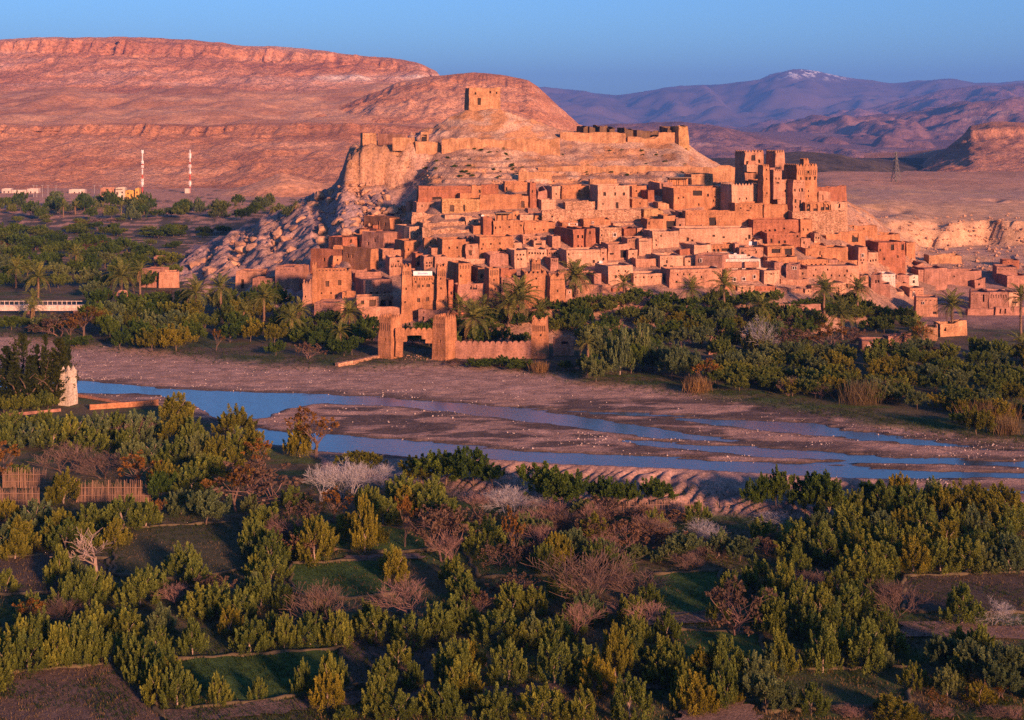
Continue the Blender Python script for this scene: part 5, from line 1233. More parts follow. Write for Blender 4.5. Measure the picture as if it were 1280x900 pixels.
def low_wall(pts, hgt, m, label, thick=0.4):
    """a low wall following photo ground points (x, y)"""
    W = [Vector(((x - CX) * HC / (y - YH), F * HC / (y - YH), 0)) for x, y in pts]
    b = MB(); seed = len(label)
    for i in range(len(W) - 1):
        d_ = W[i + 1] - W[i]; n = d_.cross(Vector((0, 0, 1))).normalized() * thick / 2; k = max(1, int(d_.length / 1.2))
        for j in range(k):
            a, c_ = W[i] + d_ * (j / k), W[i] + d_ * ((j + 1) / k)
            ha = hgt + 0.15 * float(fbm(a.x * .5, a.y * .5, 2, seed)); hb = hgt + 0.15 * float(fbm(c_.x * .5, c_.y * .5, 2, seed))
            lo, up = Vector((0, 0, -0.5)), Vector((0, 0, 1))
            b.face([a - n + lo, c_ - n + lo, c_ - n + up * hb, a - n + up * ha][::-1]); b.face([a + n + lo, c_ + n + lo, c_ + n + up * hb, a + n + up * ha])
            b.face([a - n + up * ha, c_ - n + up * hb, c_ + n + up * hb, a + n + up * ha][::-1])
        for q, s in ((W[i], -1), (W[i + 1], 1)):
            b.face([q - n + Vector((0, 0, -.5)), q + n + Vector((0, 0, -.5)), q + n + Vector((0, 0, hgt)), q - n + Vector((0, 0, hgt))])
    tag(link('garden_wall', b.mesh('garden_wall', [M[m]])), label, 'wall', 'garden walls of the village')
low_wall([(112, 514), (198, 508)], 1.3, 'orange', 'sunlit orange compound wall running right from the minaret')
low_wall([(98, 497), (162, 508)], 0.7, 'rose', 'low shaded compound wall between the minaret and the river')
low_wall([(-60, 528), (0, 523), (76, 516)], 0.8, 'rose', 'low rose wall running left from the minaret foot')
low_wall([(421, 459), (440, 456), (476, 448)], 0.9, 'stone', 'low pale rubble wall on the gravel left of the gate', 1.2)

# ------------------------------------------------------------------ footbridge on the left
e = thing('footbridge', 'pale concrete footbridge with slim railing crossing the western grove', 'bridge', (0, 0, 0))
Db = 370.0; xl, xr = (-120 - CX) * Db / F, (104 - CX) * Db / F; zd0, zd1 = z_at(388, Db), z_at(381, Db)
b = MB(); b.box(xl, xr, Db - 0.9, Db + 0.9, zd0, zd1); link('deck', b.mesh('deck', [M['white']]), e)
b = MB(); b.box(xl, xr, Db - 0.95, Db - 0.87, zd1 + 1.05, zd1 + 1.2); link('handrail', b.mesh('handrail', [M['white']]), e)
pm_ = MB(); pm_.box(-.07, .07, -.05, .05, 0, 1.06); pm_ = pm_.mesh('rail_post', [M['white']])
for i in range(int((xr - xl) / 1.3)): link('rail_post', pm_, e, (xl + 0.4 + i * 1.3, Db - 0.9, zd1))
pm_ = MB(); pm_.box(-.5, .5, -.7, .7, -1.0, zd0); pm_ = pm_.mesh('pier', [M['rose']])
for x in (xl + 6, xl + 20, xl + 34, xr - 2): link('pier', pm_, e, (x, Db, 0))
e = thing('tent', 'small pink-roofed hut with a black mouth among the western bushes', 'hut', at_px(144, 377, 372), R_(-8))
b = MB(); b.face([(0, 0, 0), (1.0, 0, 0), (1.0, 0, 1.6), (0, 0, 1.4)]); b.face([(2.4, 0, 0), (3.2, 0, 0), (3.2, 0, 1.4), (2.4, 0, 1.6)])
b.box(0, 3.2, 2.4, 2.6, -0.5, 1.6); b.box(0, .2, .02, 2.4, -0.5, 1.45); b.box(3.0, 3.2, .02, 2.4, -0.5, 1.45); link('wall', b.mesh('wall', [M['rose']]), e)
b = MB(); b.face([(-.2, -.2, 1.5), (3.4, -.2, 1.5), (2.6, 1.2, 3.0), (0.6, 1.2, 3.0)]); b.face([(3.4, 2.7, 1.5), (-.2, 2.7, 1.5), (0.6, 1.2, 3.0), (2.6, 1.2, 3.0)]); b.face([(-.2, 2.7, 1.5), (-.2, -.2, 1.5), (.6, 1.2, 3.0)]); b.face([(3.4, -.2, 1.5), (3.4, 2.7, 1.5), (2.6, 1.2, 3.0)]); link('roof', b.mesh('roof', [M['pink']]), e)

# ------------------------------------------------------------------ masts, pylon, far buildings
def mast(x, yt, yb, D, label, arr):
    e = thing('radio_mast', label, 'mast', at_px(x, yb, D), 0.3, 'red and white radio masts')
    H_ = (yb - yt) * D / F; n = 7
    for i in range(n):
        b = MB(); z0, z1 = H_ * i / n, H_ * (i + 1) / n; r0 = 0.6 * (1 - 0.55 * i / n); r1 = 0.6 * (1 - 0.55 * (i + 1) / n)
        L3 = [(math.cos(a), math.sin(a)) for a in (0.5, 2.6, 4.7)]
        for k in range(3):
            c0, c1 = L3[k], L3[(k + 1) % 3]
            b.tube([(c0[0] * r0, c0[1] * r0, z0), (c0[0] * r1, c0[1] * r1, z1)], 0.09, 4)
            b.tube([(c0[0] * r0, c0[1] * r0, z0), (c1[0] * r1, c1[1] * r1, z1)], 0.1, 3)
        link('mast_section', b.mesh('mast_section', [M['redp'] if i in (0, 2, 4) else M['paint']]), e)
    for (f, s) in arr:
        b = MB()
        for a in (0.4, 2.5, 4.6): b.box(-.2, .2, -.12, .12, -s * .7, s * .7, 0, __import__('mathutils').Matrix.Translation((math.cos(a) * .75, math.sin(a) * .75, H_ * f)))
        link('antenna_panel', b.mesh('antenna_panel', [M['paint']]), e)
mast(178, 188, 241, 985, 'left of two tall red and white radio masts below the escarpment', [(.97, 1.8), (.72, 1.6), (.62, 1.3), (.3, 1.5), (.22, 1.3)])
mast(237.5, 187, 241, 985, 'right of two tall red and white radio masts below the escarpment', [(.86, 2.6), (.62, 1.8), (.47, 0.9), (.22, 1.8)])
e = thing('equipment_hut', 'tiny white hut at the foot of the right radio mast', 'hut', at_px(231, 240, 980))
b = MB(); b.box(0, 3.4, 0, 3, -1, 2.4); link('wall', b.mesh('wall', [M['white']]), e); b = MB(); b.box(-.2, 3.6, -.2, 3.2, 2.4, 2.6); link('roof', b.mesh('roof', [M['grey']]), e)

def pylon(x, yt, yb, D):
    e = thing('electricity_pylon', 'lattice electricity pylon standing alone on the eastern plain', 'pylon', at_px(x, yb, D), 0.5)
    H_ = (yb - yt) * D / F + 1; b = MB(); lv = [0, .12, .25, .38, .52, .64, .76, .88, 1.0]
    W = lambda f: 2.6 * (1 - f) ** 1.25 + 0.22
    for i in range(len(lv) - 1):
        f0, f1 = lv[i], lv[i + 1]; w0, w1 = W(f0), W(f1)
        for k in range(4):
            c = [(-1, -1), (1, -1), (1, 1), (-1, 1)]; p, q = c[k], c[(k + 1) % 4]
            b.tube([(p[0] * w0, p[1] * w0, f0 * H_ - 1), (p[0] * w1, p[1] * w1, f1 * H_ - 1)], 0.24, 4)
            b.tube([(p[0] * w0, p[1] * w0, f0 * H_ - 1), (q[0] * w1, q[1] * w1, f1 * H_ - 1)], 0.14, 3)
            b.tube([(q[0] * w0, q[1] * w0, f0 * H_ - 1), (p[0] * w1, p[1] * w1, f1 * H_ - 1)], 0.14, 3)
    link('tower', b.mesh('tower', [M['steel']]), e)
    for f, l in ((.74, 2.4), (.84, 2.0), (.93, 1.5)):
        b = MB()
        for s in (-1, 1):
            b.tube([(0, 0, f * H_), (s * l, 0, f * H_)], 0.1, 4); b.tube([(0, 0, (f + .04) * H_), (s * l, 0, f * H_)], 0.07, 3); b.tube([(s * l, 0, f * H_), (s * l, 0, f * H_ - .8)], 0.08, 4)
        link('crossarm', b.mesh('crossarm', [M['steel']]), e)
pylon(1120, 190, 236, 800)
M['ochre'] = mud_mat('ochre_plaster', (0.62, 0.32, 0.08), 0.15)
e = thing('ochre_building', 'ochre and white three-storey building with red balconies below the escarpment', 'building')
Dy = 900
TILES['Y'] = (100, 180, 7.11)
og = body(e, 'wall', 'Y', 312, 402, 390, 520, Dy, R_(8), 9, 'cream', win=[(330, 440, 22, 24, 'shutter'), (375, 430, 14, 16), (375, 462, 14, 16), (340, 478, 26, 22, 'shutter'), (340, 405, 60, 6, 'shutter')], zbase=z_at(ty('Y', 530), Dy))
body(e, 'orange_wing', 'Y', 400, 490, 415, 520, Dy + 1, R_(8), 9, 'ochre', win=[(425, 440, 14, 16), (455, 455, 14, 16), (430, 480, 14, 16), (470, 480, 12, 14)], origin=og, zbase=z_at(ty('Y', 530), Dy))
body(e, 'end_wing', 'Y', 486, 527, 395, 515, Dy - 1, R_(8), 9, 'ochre', win=[(506, 430, 14, 18), (506, 462, 14, 18)], origin=og, zbase=z_at(ty('Y', 530), Dy))
body(e, 'west_wing', 'Y', 180, 314, 390, 500, Dy + 2, R_(8), 8, 'pink', win=[(203, 440, 34, 34, 'shutter'), (275, 450, 40, 24, 'shutter'), (240, 405, 20, 10)], origin=og, zbase=z_at(ty('Y', 530), Dy))
for (xa, xb, yt, yb, lb) in ((2, 14, 236, 244, 'small white house at the far left edge below the escarpment'), (14, 33, 238, 246, 'pale low house second from the far left'), (34, 48, 236, 245, 'grey-white house left of the row of poles'),
                             (86, 106, 237, 245, 'long low white house left of the ochre building')):
    h('Z', xa, xb, yt, yb, lb, [((xa + xb) / 2 - 3, (yt + yb) / 2, 1.8, 2.2), ((xa + xb) / 2 + 3, (yt + yb) / 2, 1.8, 2.2)], 'white', 8, 8, D=980, name='white_house', cat='house', group='white houses below the escarpment')
pl_m = MB(); pl_m.tube([(0, 0, -1), (0, 0, 8.5)], [0.16, 0.1], 5); pl_m = pl_m.mesh('pole', [M['grey']])
ar_m = MB(); ar_m.tube([(-0.9, 0, 8.3), (0.9, 0, 8.3)], 0.09, 4); ar_m = ar_m.mesh('crossbar', [M['grey']])
for i, x in enumerate((42, 46, 53, 60, 70, 118, 126)):
    e = thing('utility_pole', ['first', 'second', 'third', 'fourth', 'fifth', 'sixth', 'seventh'][i] + ' thin pale pole from the left below the escarpment', 'pole', at_px(x, 247, 930), 0.2, 'poles below the escarpment')
    link('pole', pl_m, e); link('crossbar', ar_m, e)
h('Z', 1252, 1330, 235, 244, 'long low sunlit tan building at the right edge of the plain', (), 'gold', 14, 9, D=830, name='low_building', cat='building', group=None)

# ------------------------------------------------------------------ boulders, pebbles, rubble
def boulder_mesh(seed, k=1):
    import bmesh
    bm = bmesh.new(); bmesh.ops.create_icosphere(bm, subdivisions=2, radius=1.0)
    r = random.Random(seed); pl_ = []
    for i in range(9):
        n = Vector((r.gauss(0, 1), r.gauss(0, 1), r.gauss(0, 1))).normalized(); pl_.append((n, r.uniform(0.55, 0.85)))
    for v in bm.verts:
        for n, d in pl_:
            t = v.co.dot(n)
            if t > d: v.co -= n * (t - d)
        v.co *= 1 + 0.06 * r.uniform(-1, 1)
        v.co.z *= 0.8; v.co.x *= r.uniform(0.99, 1.01) * (1.15 if seed % 2 else 0.95)
    me = bpy.data.meshes.new('boulder'); bm.to_mesh(me); bm.free(); me.materials.append(M['boulder']); return me
BM = [boulder_mesh(i + 11) for i in range(7)]
SL = [(228, 345), (262, 315), (300, 292), (345, 272), (400, 243), (432, 228), (470, 232), (500, 262), (470, 280), (430, 300), (412, 325), (370, 334), (300, 340), (262, 352)]
r = random.Random(21); placed = 0; spots = []; small = []
while placed < 290:
    x, y = r.uniform(225, 510), r.uniform(225, 352)
    if not in_poly(x, y, SL): continue
    D = ray(x, y)
    if D > 520: continue
    s = min(2.4, 0.55 * (1 - r.random()) ** -0.55) * (1.3 if x < 330 else 1.0)
    X = (x - CX) * D / F
    o = link('boulder', r.choice(BM), None, (X, D, land(X, D) + 0.25 * s), r.uniform(0, 6), (s * r.uniform(.8, 1.2), s * r.uniform(.8, 1.2), s * r.uniform(.7, 1.1)))
    o.rotation_euler = (r.uniform(-.4, .4), r.uniform(-.4, .4), r.uniform(0, 6))
    if s > 1.25: spots.append((x, o))
    else:
        where = 'just under the cliff' if x > 425 and y < 275 else 'near the skyline of the west slope' if y < pl(CREST, x) + 14 else 'beside the uppermost western houses' if x > 395 else 'at the low western tip of the rockfall' if x < 290 else 'in the middle of the west slope rockfall'
        small.append((where, 'flat' if o.scale.z < 0.85 * o.scale.x else 'tall' if o.scale.z > 1.05 * o.scale.x else 'squat', x, o))
    placed += 1
for i, (x, o) in enumerate(sorted(spots, key=lambda q: q[0])):
    tag(o, 'large tan boulder on the west slope, ' + ordinal(i) + ' large one from the left', 'boulder', 'boulders of the west slope')
bz_ = {}
for where, shp, x, o in small: bz_.setdefault((shp, where), []).append((x, o))
for (shp, where), lst in bz_.items():
    lst.sort(key=lambda q: q[0])
    for i, (x, o) in enumerate(lst):
        tag(o, 'small ' + shp + ' boulder ' + where + (', ' + ordinal(i) + ' from the left' if len(lst) > 1 else ''), 'boulder', 'boulders of the west slope')
D = ray(400, 250); X = (399 - CX) * D / F
tag(link('boulder', BM[2], None, (X, D, land(X, D) + 1.6), 0.6, (2.2, 2.0, 2.4)), 'big round brown boulder perched on the skyline of the west slope', 'boulder', 'boulders of the west slope')

def scatter_rocks(name, n, gen, smin, smax, m):
    V, T = [], []
    base = np.array([(1, 0, 0), (-0.9, 0.1, 0), (0.1, 0.9, 0.1), (-0.1, -1, 0), (0, 0.1, 0.75), (0, 0, -0.6)])
    tri = [(0, 2, 4), (2, 1, 4), (1, 3, 4), (3, 0, 4), (2, 0, 5), (1, 2, 5), (3, 1, 5), (0, 3, 5)]
    for i in range(n):
        X, Y, Z = gen(i); s = smin * (smax / smin) ** (npr.random() ** 2.2); a = npr.random() * 6.28
        q = base * (1 + 0.35 * (npr.random((6, 1)) - .5)) * s * (0.75 + 0.5 * npr.random(3))
        c, s_ = math.cos(a), math.sin(a)
        q = np.stack([q[:, 0] * c - q[:, 1] * s_ + X, q[:, 0] * s_ + q[:, 1] * c + Y, q[:, 2] + Z + 0.1 * s], -1)
        T += [(len(V) * 6 + t[0], len(V) * 6 + t[1], len(V) * 6 + t[2]) for t in tri]; V.append(q)
    return tag(link(name, mesh_np(name, np.concatenate(V), T, [M[m]])), kind='stuff')
def bed_points(n):
    out = []
    while len(out) < n:
        x = npr.uniform(-40, 1320, 4000); y = npr.uniform(420, 628, 4000); D = F * HC / (y - YH)
        bd, wt, nn_ = river(x, D); z = ground_z(x, D, True)
        dens = 0.25 + 0.75 * np.exp(-((wt + 4) / 9.0) ** 2) + 0.45 * (y < 480) * (x < 420)
        dens = dens * (0.12 + 1.6 * sst(0.0, 0.4, fbm((x - CX) * D / F * .1, D * .3, 3, 77)))
        ok = (bd > 0.6) & (wt < 1.2) & (npr.random(4000) < dens * 0.5)
        out += list(zip(((x - CX) * D / F)[ok], D[ok], z[ok]))
    return out[:n]
bp = bed_points(3000)
scatter_rocks('river_stones', len(bp), lambda i: bp[i], 0.045, 0.24, 'pebble')
def slope_pts(n, x0, x1, y0, y1, poly=None):
    x, y = npr.uniform(x0, x1, n * 4), npr.uniform(y0, y1, n * 4)
    if poly:
        ok = np.array([in_poly(a_, b_, poly) for a_, b_ in zip(x, y)]); x, y = x[ok], y[ok]
    x, y = x[:n], y[:n]; D = rays(x, y); k = D < 1100; x, D = x[k], D[k]
    z = np.maximum(ground_z(x, D, True), np.where(D < 640, hill_z(x, D), -900))
    return list(zip((x - CX) * D / F, D, z))
sp = slope_pts(1500, 225, 510, 225, 352, SL); scatter_rocks('scree', len(sp), lambda i: sp[i], 0.15, 0.9, 'boulder')
sp = slope_pts(1300, 500, 905, 186, 240); scatter_rocks('slope_scree', len(sp), lambda i: sp[i], 0.1, 0.55, 'boulder')
sp = slope_pts(1100, 1050, 1300, 268, 345); scatter_rocks('quarry_rubble', len(sp), lambda i: sp[i], 0.2, 1.1, 'boulder')
sp = slope_pts(500, 540, 1160, 240, 345); scatter_rocks('village_rubble', len(sp), lambda i: sp[i], 0.1, 0.4, 'boulder')
gp = [((x - CX) * D_ / F, D_, 0.2) for x, D_ in zip(npr.uniform(478, 540, 160), npr.uniform(299, 305, 160))]
scatter_rocks('gate_rubble', len(gp), lambda i: gp[i], 0.12, 0.4, 'boulder')
# ------------------------------------------------------------------ vegetation: a few plants of each kind, copied as individuals
def leaf_quads(pos, dirv, ln, wd, g):
    """rhombic leaves at pos along dirv"""
    n = len(pos); d = dirv / np.linalg.norm(dirv, axis=1, keepdims=True)
    r = g.normal(size=(n, 3)); s = np.cross(d, r); s /= np.linalg.norm(s, axis=1, keepdims=True) + 1e-9
    ln = ln[:, None]; wd = wd[:, None]
    v = np.stack([pos, pos + d * ln * 0.45 + s * wd, pos + d * ln, pos + d * ln * 0.45 - s * wd], 1).reshape(-1, 3)
    return v, np.arange(n * 4).reshape(n, 4)

def shoots(g, starts, dirs, lens, per, ll, lw, spread, curl=0.6, tipw=0.25):
    """leafy shoots: leaves set round each axis; tint is a per-leaf colour with paler young leaves near the tip"""
    P_, D_, T_ = [], [], []
    for s, d, l in zip(starts, dirs, lens):
        t = g.random(per) ** 0.8; jit_ = g.normal(size=(per, 3)); jit_ /= np.linalg.norm(jit_, axis=1, keepdims=True)
        rad = spread * l * (1.05 - t) * g.random(per) ** 0.5
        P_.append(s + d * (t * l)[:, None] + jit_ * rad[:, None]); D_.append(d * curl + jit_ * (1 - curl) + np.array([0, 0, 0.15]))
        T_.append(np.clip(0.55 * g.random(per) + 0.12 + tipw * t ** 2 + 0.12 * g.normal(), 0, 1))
    P_ = np.concatenate(P_); D_ = np.concatenate(D_); T_ = np.concatenate(T_); n = len(P_)
    v, q = leaf_quads(P_, D_, ll * g.uniform(0.7, 1.3, n), lw * g.uniform(0.7, 1.3, n), g)
    return v, q, np.repeat(T_, 4)

def crown_mesh(name, parts, m):
    V = np.concatenate([p[0] for p in parts]); k = 0; Q = []
    for p in parts: Q.append(p[1] + k); k += len(p[0])
    T = np.concatenate([p[2] for p in parts])
    return mesh_np(name, V, np.concatenate(Q), [m], False, np.repeat(T[:, None], 3, 1))

def poplar_crown(seed, wide=0.42, nsh=72, per=150, low=0.08):
    """upright many-stemmed tree of unit height: flame-shaped shoots, ragged top"""
    g = np.random.default_rng(seed); S, Dv, Ln = [], [], []
    lob = g.uniform(0.7, 1.25, 9)
    for i in range(nsh):
        a = g.random() * 6.283; r = wide * math.sqrt(g.random()) * lob[int(a / 6.2832 * 9) % 9]
        zt = (1.0 - 0.55 * (r / wide) ** 2) * g.uniform(0.55, 1.0)
        l = g.uniform(0.20, 0.36); z0 = max(low, zt - l)
        d = np.array([math.cos(a) * r * 0.7, math.sin(a) * r * 0.7, 1.0]) + g.normal(size=3) * 0.12; d /= np.linalg.norm(d)
        S.append(np.array([math.cos(a) * r * 0.85, math.sin(a) * r * 0.85, z0])); Dv.append(d); Ln.append(l)
    return shoots(g, S, Dv, Ln, per, 0.043, 0.0088, 0.27, 0.66, 0.36)

def bush_crown(seed, wide=0.6, nsh=120, per=110, ll=0.047, lw=0.0135):
    g = np.random.default_rng(seed); S, Dv, Ln = [], [], []
    lob = [(g.uniform(-.6, .6) * wide, g.uniform(-.6, .6) * wide, g.uniform(0.24, 0.62), g.uniform(0.26, 0.40)) for _ in range(9)]
    for i in range(nsh):
        x, y, z, r = lob[g.integers(9)]
        d = g.normal(size=3); d[2] = abs(d[2]) * 0.9 - 0.25; d /= np.linalg.norm(d)
        k = g.uniform(0.45, 0.8)
        S.append(np.array([x, y, z]) + d * r * k * np.array([1.1, 1.1, 0.9])); dd = d * 0.55 + np.array([0, 0, 0.75]); Dv.append(dd / np.linalg.norm(dd)); Ln.append(g.uniform(0.12, 0.24))
    for s in S: s[2] = max(0.06, s[2])
    return shoots(g, S, Dv, Ln, per, ll, lw, 0.42, 0.5, 0.25)

def cypress_crown(seed, wide=0.13, nsh=150, per=26, gaps=0.2):
    g = np.random.default_rng(seed); S, Dv, Ln = [], [], []
    for i in range(nsh):
        z = g.random() ** 1.15 * 0.93 + 0.02; a = g.random() * 6.283
        r = wide * (1 - z) ** 0.72 * (1 + gaps * g.normal()) * (0.75 if z < .08 else 1)
        d = np.array([math.cos(a), math.sin(a), 0.75 + 0.7 * g.random()]); d /= np.linalg.norm(d)
        S.append(np.array([math.cos(a) * r * 0.25, math.sin(a) * r * 0.25, z])); Dv.append(d); Ln.append(max(0.03, abs(r) * 1.1))
    return shoots(g, S, Dv, Ln, per, 0.035, 0.011, 0.35, 0.6, 0.1)

def branch_tree(seed, kids=(5, 5, 5, 3), lens=(0.36, 0.34, 0.22, 0.13), spread=0.65, up=0.35, r0=0.028, stems=1, twig=0.004):
    """bare branching tree of unit height; returns an MB and the twig ends"""
    r = random.Random(seed); b = MB(); ends = []
    def grow(p, d, lv, rad):
        l = lens[lv] * r.uniform(0.75, 1.2); q = [p]; dd = d
        for i in range(2):
            dd = (dd + Vector((r.gauss(0, .12), r.gauss(0, .12), r.gauss(0, .08) + 0.04))).normalized(); q.append(q[-1] + dd * l / 2)
        rr = max(twig, rad * 0.62)
        b.tube(q, [rad, (rad + rr) / 2, rr], 5 if lv == 0 else (4 if lv == 1 else 3), 0, False)
        if lv == len(lens) - 1: ends.append((q[-1], dd)); return
        for i in range(kids[lv]):
            a = r.random() * 6.283; t = r.uniform(0.45, 1.0); base = q[1] + (q[2] - q[1]) * max(0, t * 2 - 1) if t > 0.5 else q[1]
            side = dd.orthogonal().normalized(); side.rotate(__import__('mathutils').Quaternion(dd, a))
            nd_ = (dd * (1 - spread) + side * spread + Vector((0, 0, up))).normalized()
            grow(base, nd_, lv + 1, rr * 0.72)
    for s in range(stems):
        a = r.random() * 6.283; t = 0.0 if stems == 1 else r.uniform(0.2, 0.55)
        grow(Vector((0.03 * math.cos(a) * (stems > 1), 0.03 * math.sin(a) * (stems > 1), -0.03)), Vector((math.cos(a) * t, math.sin(a) * t, 1)).normalized(), 0, r0 * (1 if stems == 1 else 0.7))
    return b, ends

def trunk_mesh(seed, h=0.5, r0=0.022, limbs=4, m='trunk', spread=0.25):
    r = random.Random(seed); b = MB()
    top = Vector((r.uniform(-.03, .03), r.uniform(-.03, .03), h * 0.5))
    b.tube([(0, 0, -0.06), (0.004, 0, h * 0.2), top], [r0 * 1.35, r0, r0 * 0.75], 6)
    for i in range(limbs):
        a = 6.283 * (i + r.random() * .6) / limbs; q = Vector((math.cos(a) * spread, math.sin(a) * spread, h + r.uniform(0, .25)))
        b.tube([top + (Vector((0, 0, -0.12 * r.random())) * h), (top + q) / 2 + Vector((0, 0, .05)), q], [r0 * 0.6, r0 * 0.42, r0 * 0.15], 4, 0, False)
    return b.mesh('trunk', [M[m]])

KIND = {}
def kind(nm, crowns, leaf, trunks):
    KIND[nm] = [(crown_mesh('crown_' + nm, [c], L[leaf]), t) for c, t in zip(crowns, trunks)]
TR = [trunk_mesh(i, 0.45, 0.020, 4, 'trunk') for i in range(6)]; TP = [trunk_mesh(20 + i, 0.5, 0.018, 4, 'palebark', 0.2) for i in range(6)]
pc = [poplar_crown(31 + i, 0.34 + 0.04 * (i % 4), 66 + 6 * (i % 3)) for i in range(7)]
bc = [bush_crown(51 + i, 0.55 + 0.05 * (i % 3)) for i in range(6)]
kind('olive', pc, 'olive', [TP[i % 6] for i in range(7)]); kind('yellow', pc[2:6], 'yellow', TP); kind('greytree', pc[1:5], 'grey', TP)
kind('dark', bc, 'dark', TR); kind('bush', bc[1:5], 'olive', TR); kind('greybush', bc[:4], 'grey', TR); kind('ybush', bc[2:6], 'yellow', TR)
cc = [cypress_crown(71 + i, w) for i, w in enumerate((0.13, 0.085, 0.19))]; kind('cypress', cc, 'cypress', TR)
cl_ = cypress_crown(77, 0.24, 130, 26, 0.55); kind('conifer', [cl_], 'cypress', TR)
def leafy_bare(seed, leafk, dens, bark, **kw):
    b, ends = branch_tree(seed, **kw); g = np.random.default_rng(seed)
    tm = b.mesh('trunk', [M[bark]])
    S = [np.array(e[0]) for e in ends]; Dv = [np.array(e[1]) for e in ends]
    cr = shoots(g, S, Dv, [0.12] * len(S), dens * 2, 0.055, 0.022, 0.5, 0.4, 0.1)
    return crown_mesh('crown_' + leafk, [cr], L[leafk]), tm
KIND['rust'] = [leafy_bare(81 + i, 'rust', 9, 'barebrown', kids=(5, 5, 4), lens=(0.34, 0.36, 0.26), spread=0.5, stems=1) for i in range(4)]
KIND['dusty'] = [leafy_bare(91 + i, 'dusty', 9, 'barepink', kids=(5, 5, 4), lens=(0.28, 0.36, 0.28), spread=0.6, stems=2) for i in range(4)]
def bare_kind(nm, m, seeds, **kw):
    out = []
    for s in seeds:
        b, e_ = branch_tree(s, **kw); out.append((b.mesh('twigs_' + nm, [M[m]]), None))
    KIND[nm] = out
bare_kind('barepink', 'barepink', (101, 102, 103), kids=(5, 6, 6), lens=(0.32, 0.36, 0.26, 0.15), spread=0.55, stems=2, r0=0.02, twig=0.0024)
bare_kind('barebrown', 'barebrown', (104, 105, 106), kids=(5, 6, 6), lens=(0.26, 0.36, 0.26, 0.16), spread=0.55, stems=3, r0=0.018, twig=0.0024)
bare_kind('barewhite', 'barewhite', (107, 108, 109), kids=(3, 4, 4, 4), lens=(0.26, 0.30, 0.24, 0.18, 0.12), spread=0.5, stems=3, r0=0.014, twig=0.0019, up=0.15)
bare_kind('deadtree', 'palebark', (110, 111), kids=(5, 4, 4), lens=(0.40, 0.36, 0.24, 0.13), spread=0.62, stems=1, r0=0.024, twig=0.0035)

# palms: trunk with leaf bases, and each frond a part
def frond_mesh(seed):
    g = np.random.default_rng(seed); n = 34
    t = np.linspace(0.0, 1, n); drop = 0.02 + 0.2 * g.random()
    x = t * 0.98; z = 0.25 * t - (drop + 0.3) * t ** 2.4
    P0 = np.stack([x, 0.02 * g.normal(size=n).cumsum() * 0.3, z], -1)
    tn = np.gradient(P0, axis=0); tn /= np.linalg.norm(tn, axis=1, keepdims=True)
    V, Q, T = [], [], []
    ln = 0.20 * np.sin(np.pi * (0.12 + 0.86 * t)) ** 0.7
    for sgn in (-1, 1):
        s = np.array([0, sgn, 0.0]); d = tn * 0.75 + s * 0.9 + np.array([0, 0, 0.30]) + g.normal(size=(n, 3)) * 0.10
        d /= np.linalg.norm(d, axis=1, keepdims=True)
        k = t > 0.08
        wv_ = np.full(n, 0.014); side = np.cross(d, np.array([0, 0, 1.0])); side /= np.linalg.norm(side, axis=1, keepdims=True)
        v = np.stack([P0, P0 + d * (ln * .5)[:, None] + side * wv_[:, None], P0 + d * ln[:, None] + np.array([0, 0, -0.02]), P0 + d * (ln * .5)[:, None] - side * wv_[:, None]], 1)[k]
        Q.append(np.arange(len(v) * 4).reshape(-1, 4) + sum(len(a) for a in V)); V.append(v.reshape(-1, 3)); T.append(np.repeat(0.45 + 0.55 * g.random(len(v)), 4))
    # midrib
    w = 0.012 * (1.1 - t)
    rib = np.concatenate([P0 + np.stack([0 * t, w, 0 * t], -1), P0 - np.stack([0 * t, w, 0 * t], -1)])
    rq = np.array([(i, i + 1, n + i + 1, n + i) for i in range(n - 1)]) + sum(len(a) for a in V)
    V.append(rib); Q.append(rq); T.append(np.full(len(rib), 0.8))
    return mesh_np('frond', np.concatenate(V), np.concatenate(Q), [L['palm']], False, np.repeat(np.concatenate(T)[:, None], 3, 1))
FR = [frond_mesh(s) for s in range(5)]
def palm_trunk():
    b = MB(); g = random.Random(2)
    pts = [(0.01 * math.sin(i), 0.01 * math.cos(i * 1.3), -0.03 + i * 0.1) for i in range(11)]
    b.tube(pts, [0.05 + 0.006 * (i % 2) - 0.001 * i for i in range(11)], 8)
    for i in range(60):
        a = i * 2.4; z = 0.15 + 0.82 * i / 60; c, s = math.cos(a), math.sin(a)
        b.face([(c * .045 - s * .02, s * .045 + c * .02, z), (c * .045 + s * .02, s * .045 - c * .02, z), (c * .075, s * .075, z + .05)])
    return b.mesh('trunk', [M['palmtrunk']])
PTR = palm_trunk()
DEADF = frond_mesh(31).copy(); DEADF.materials.clear(); DEADF.materials.append(L['straw'])

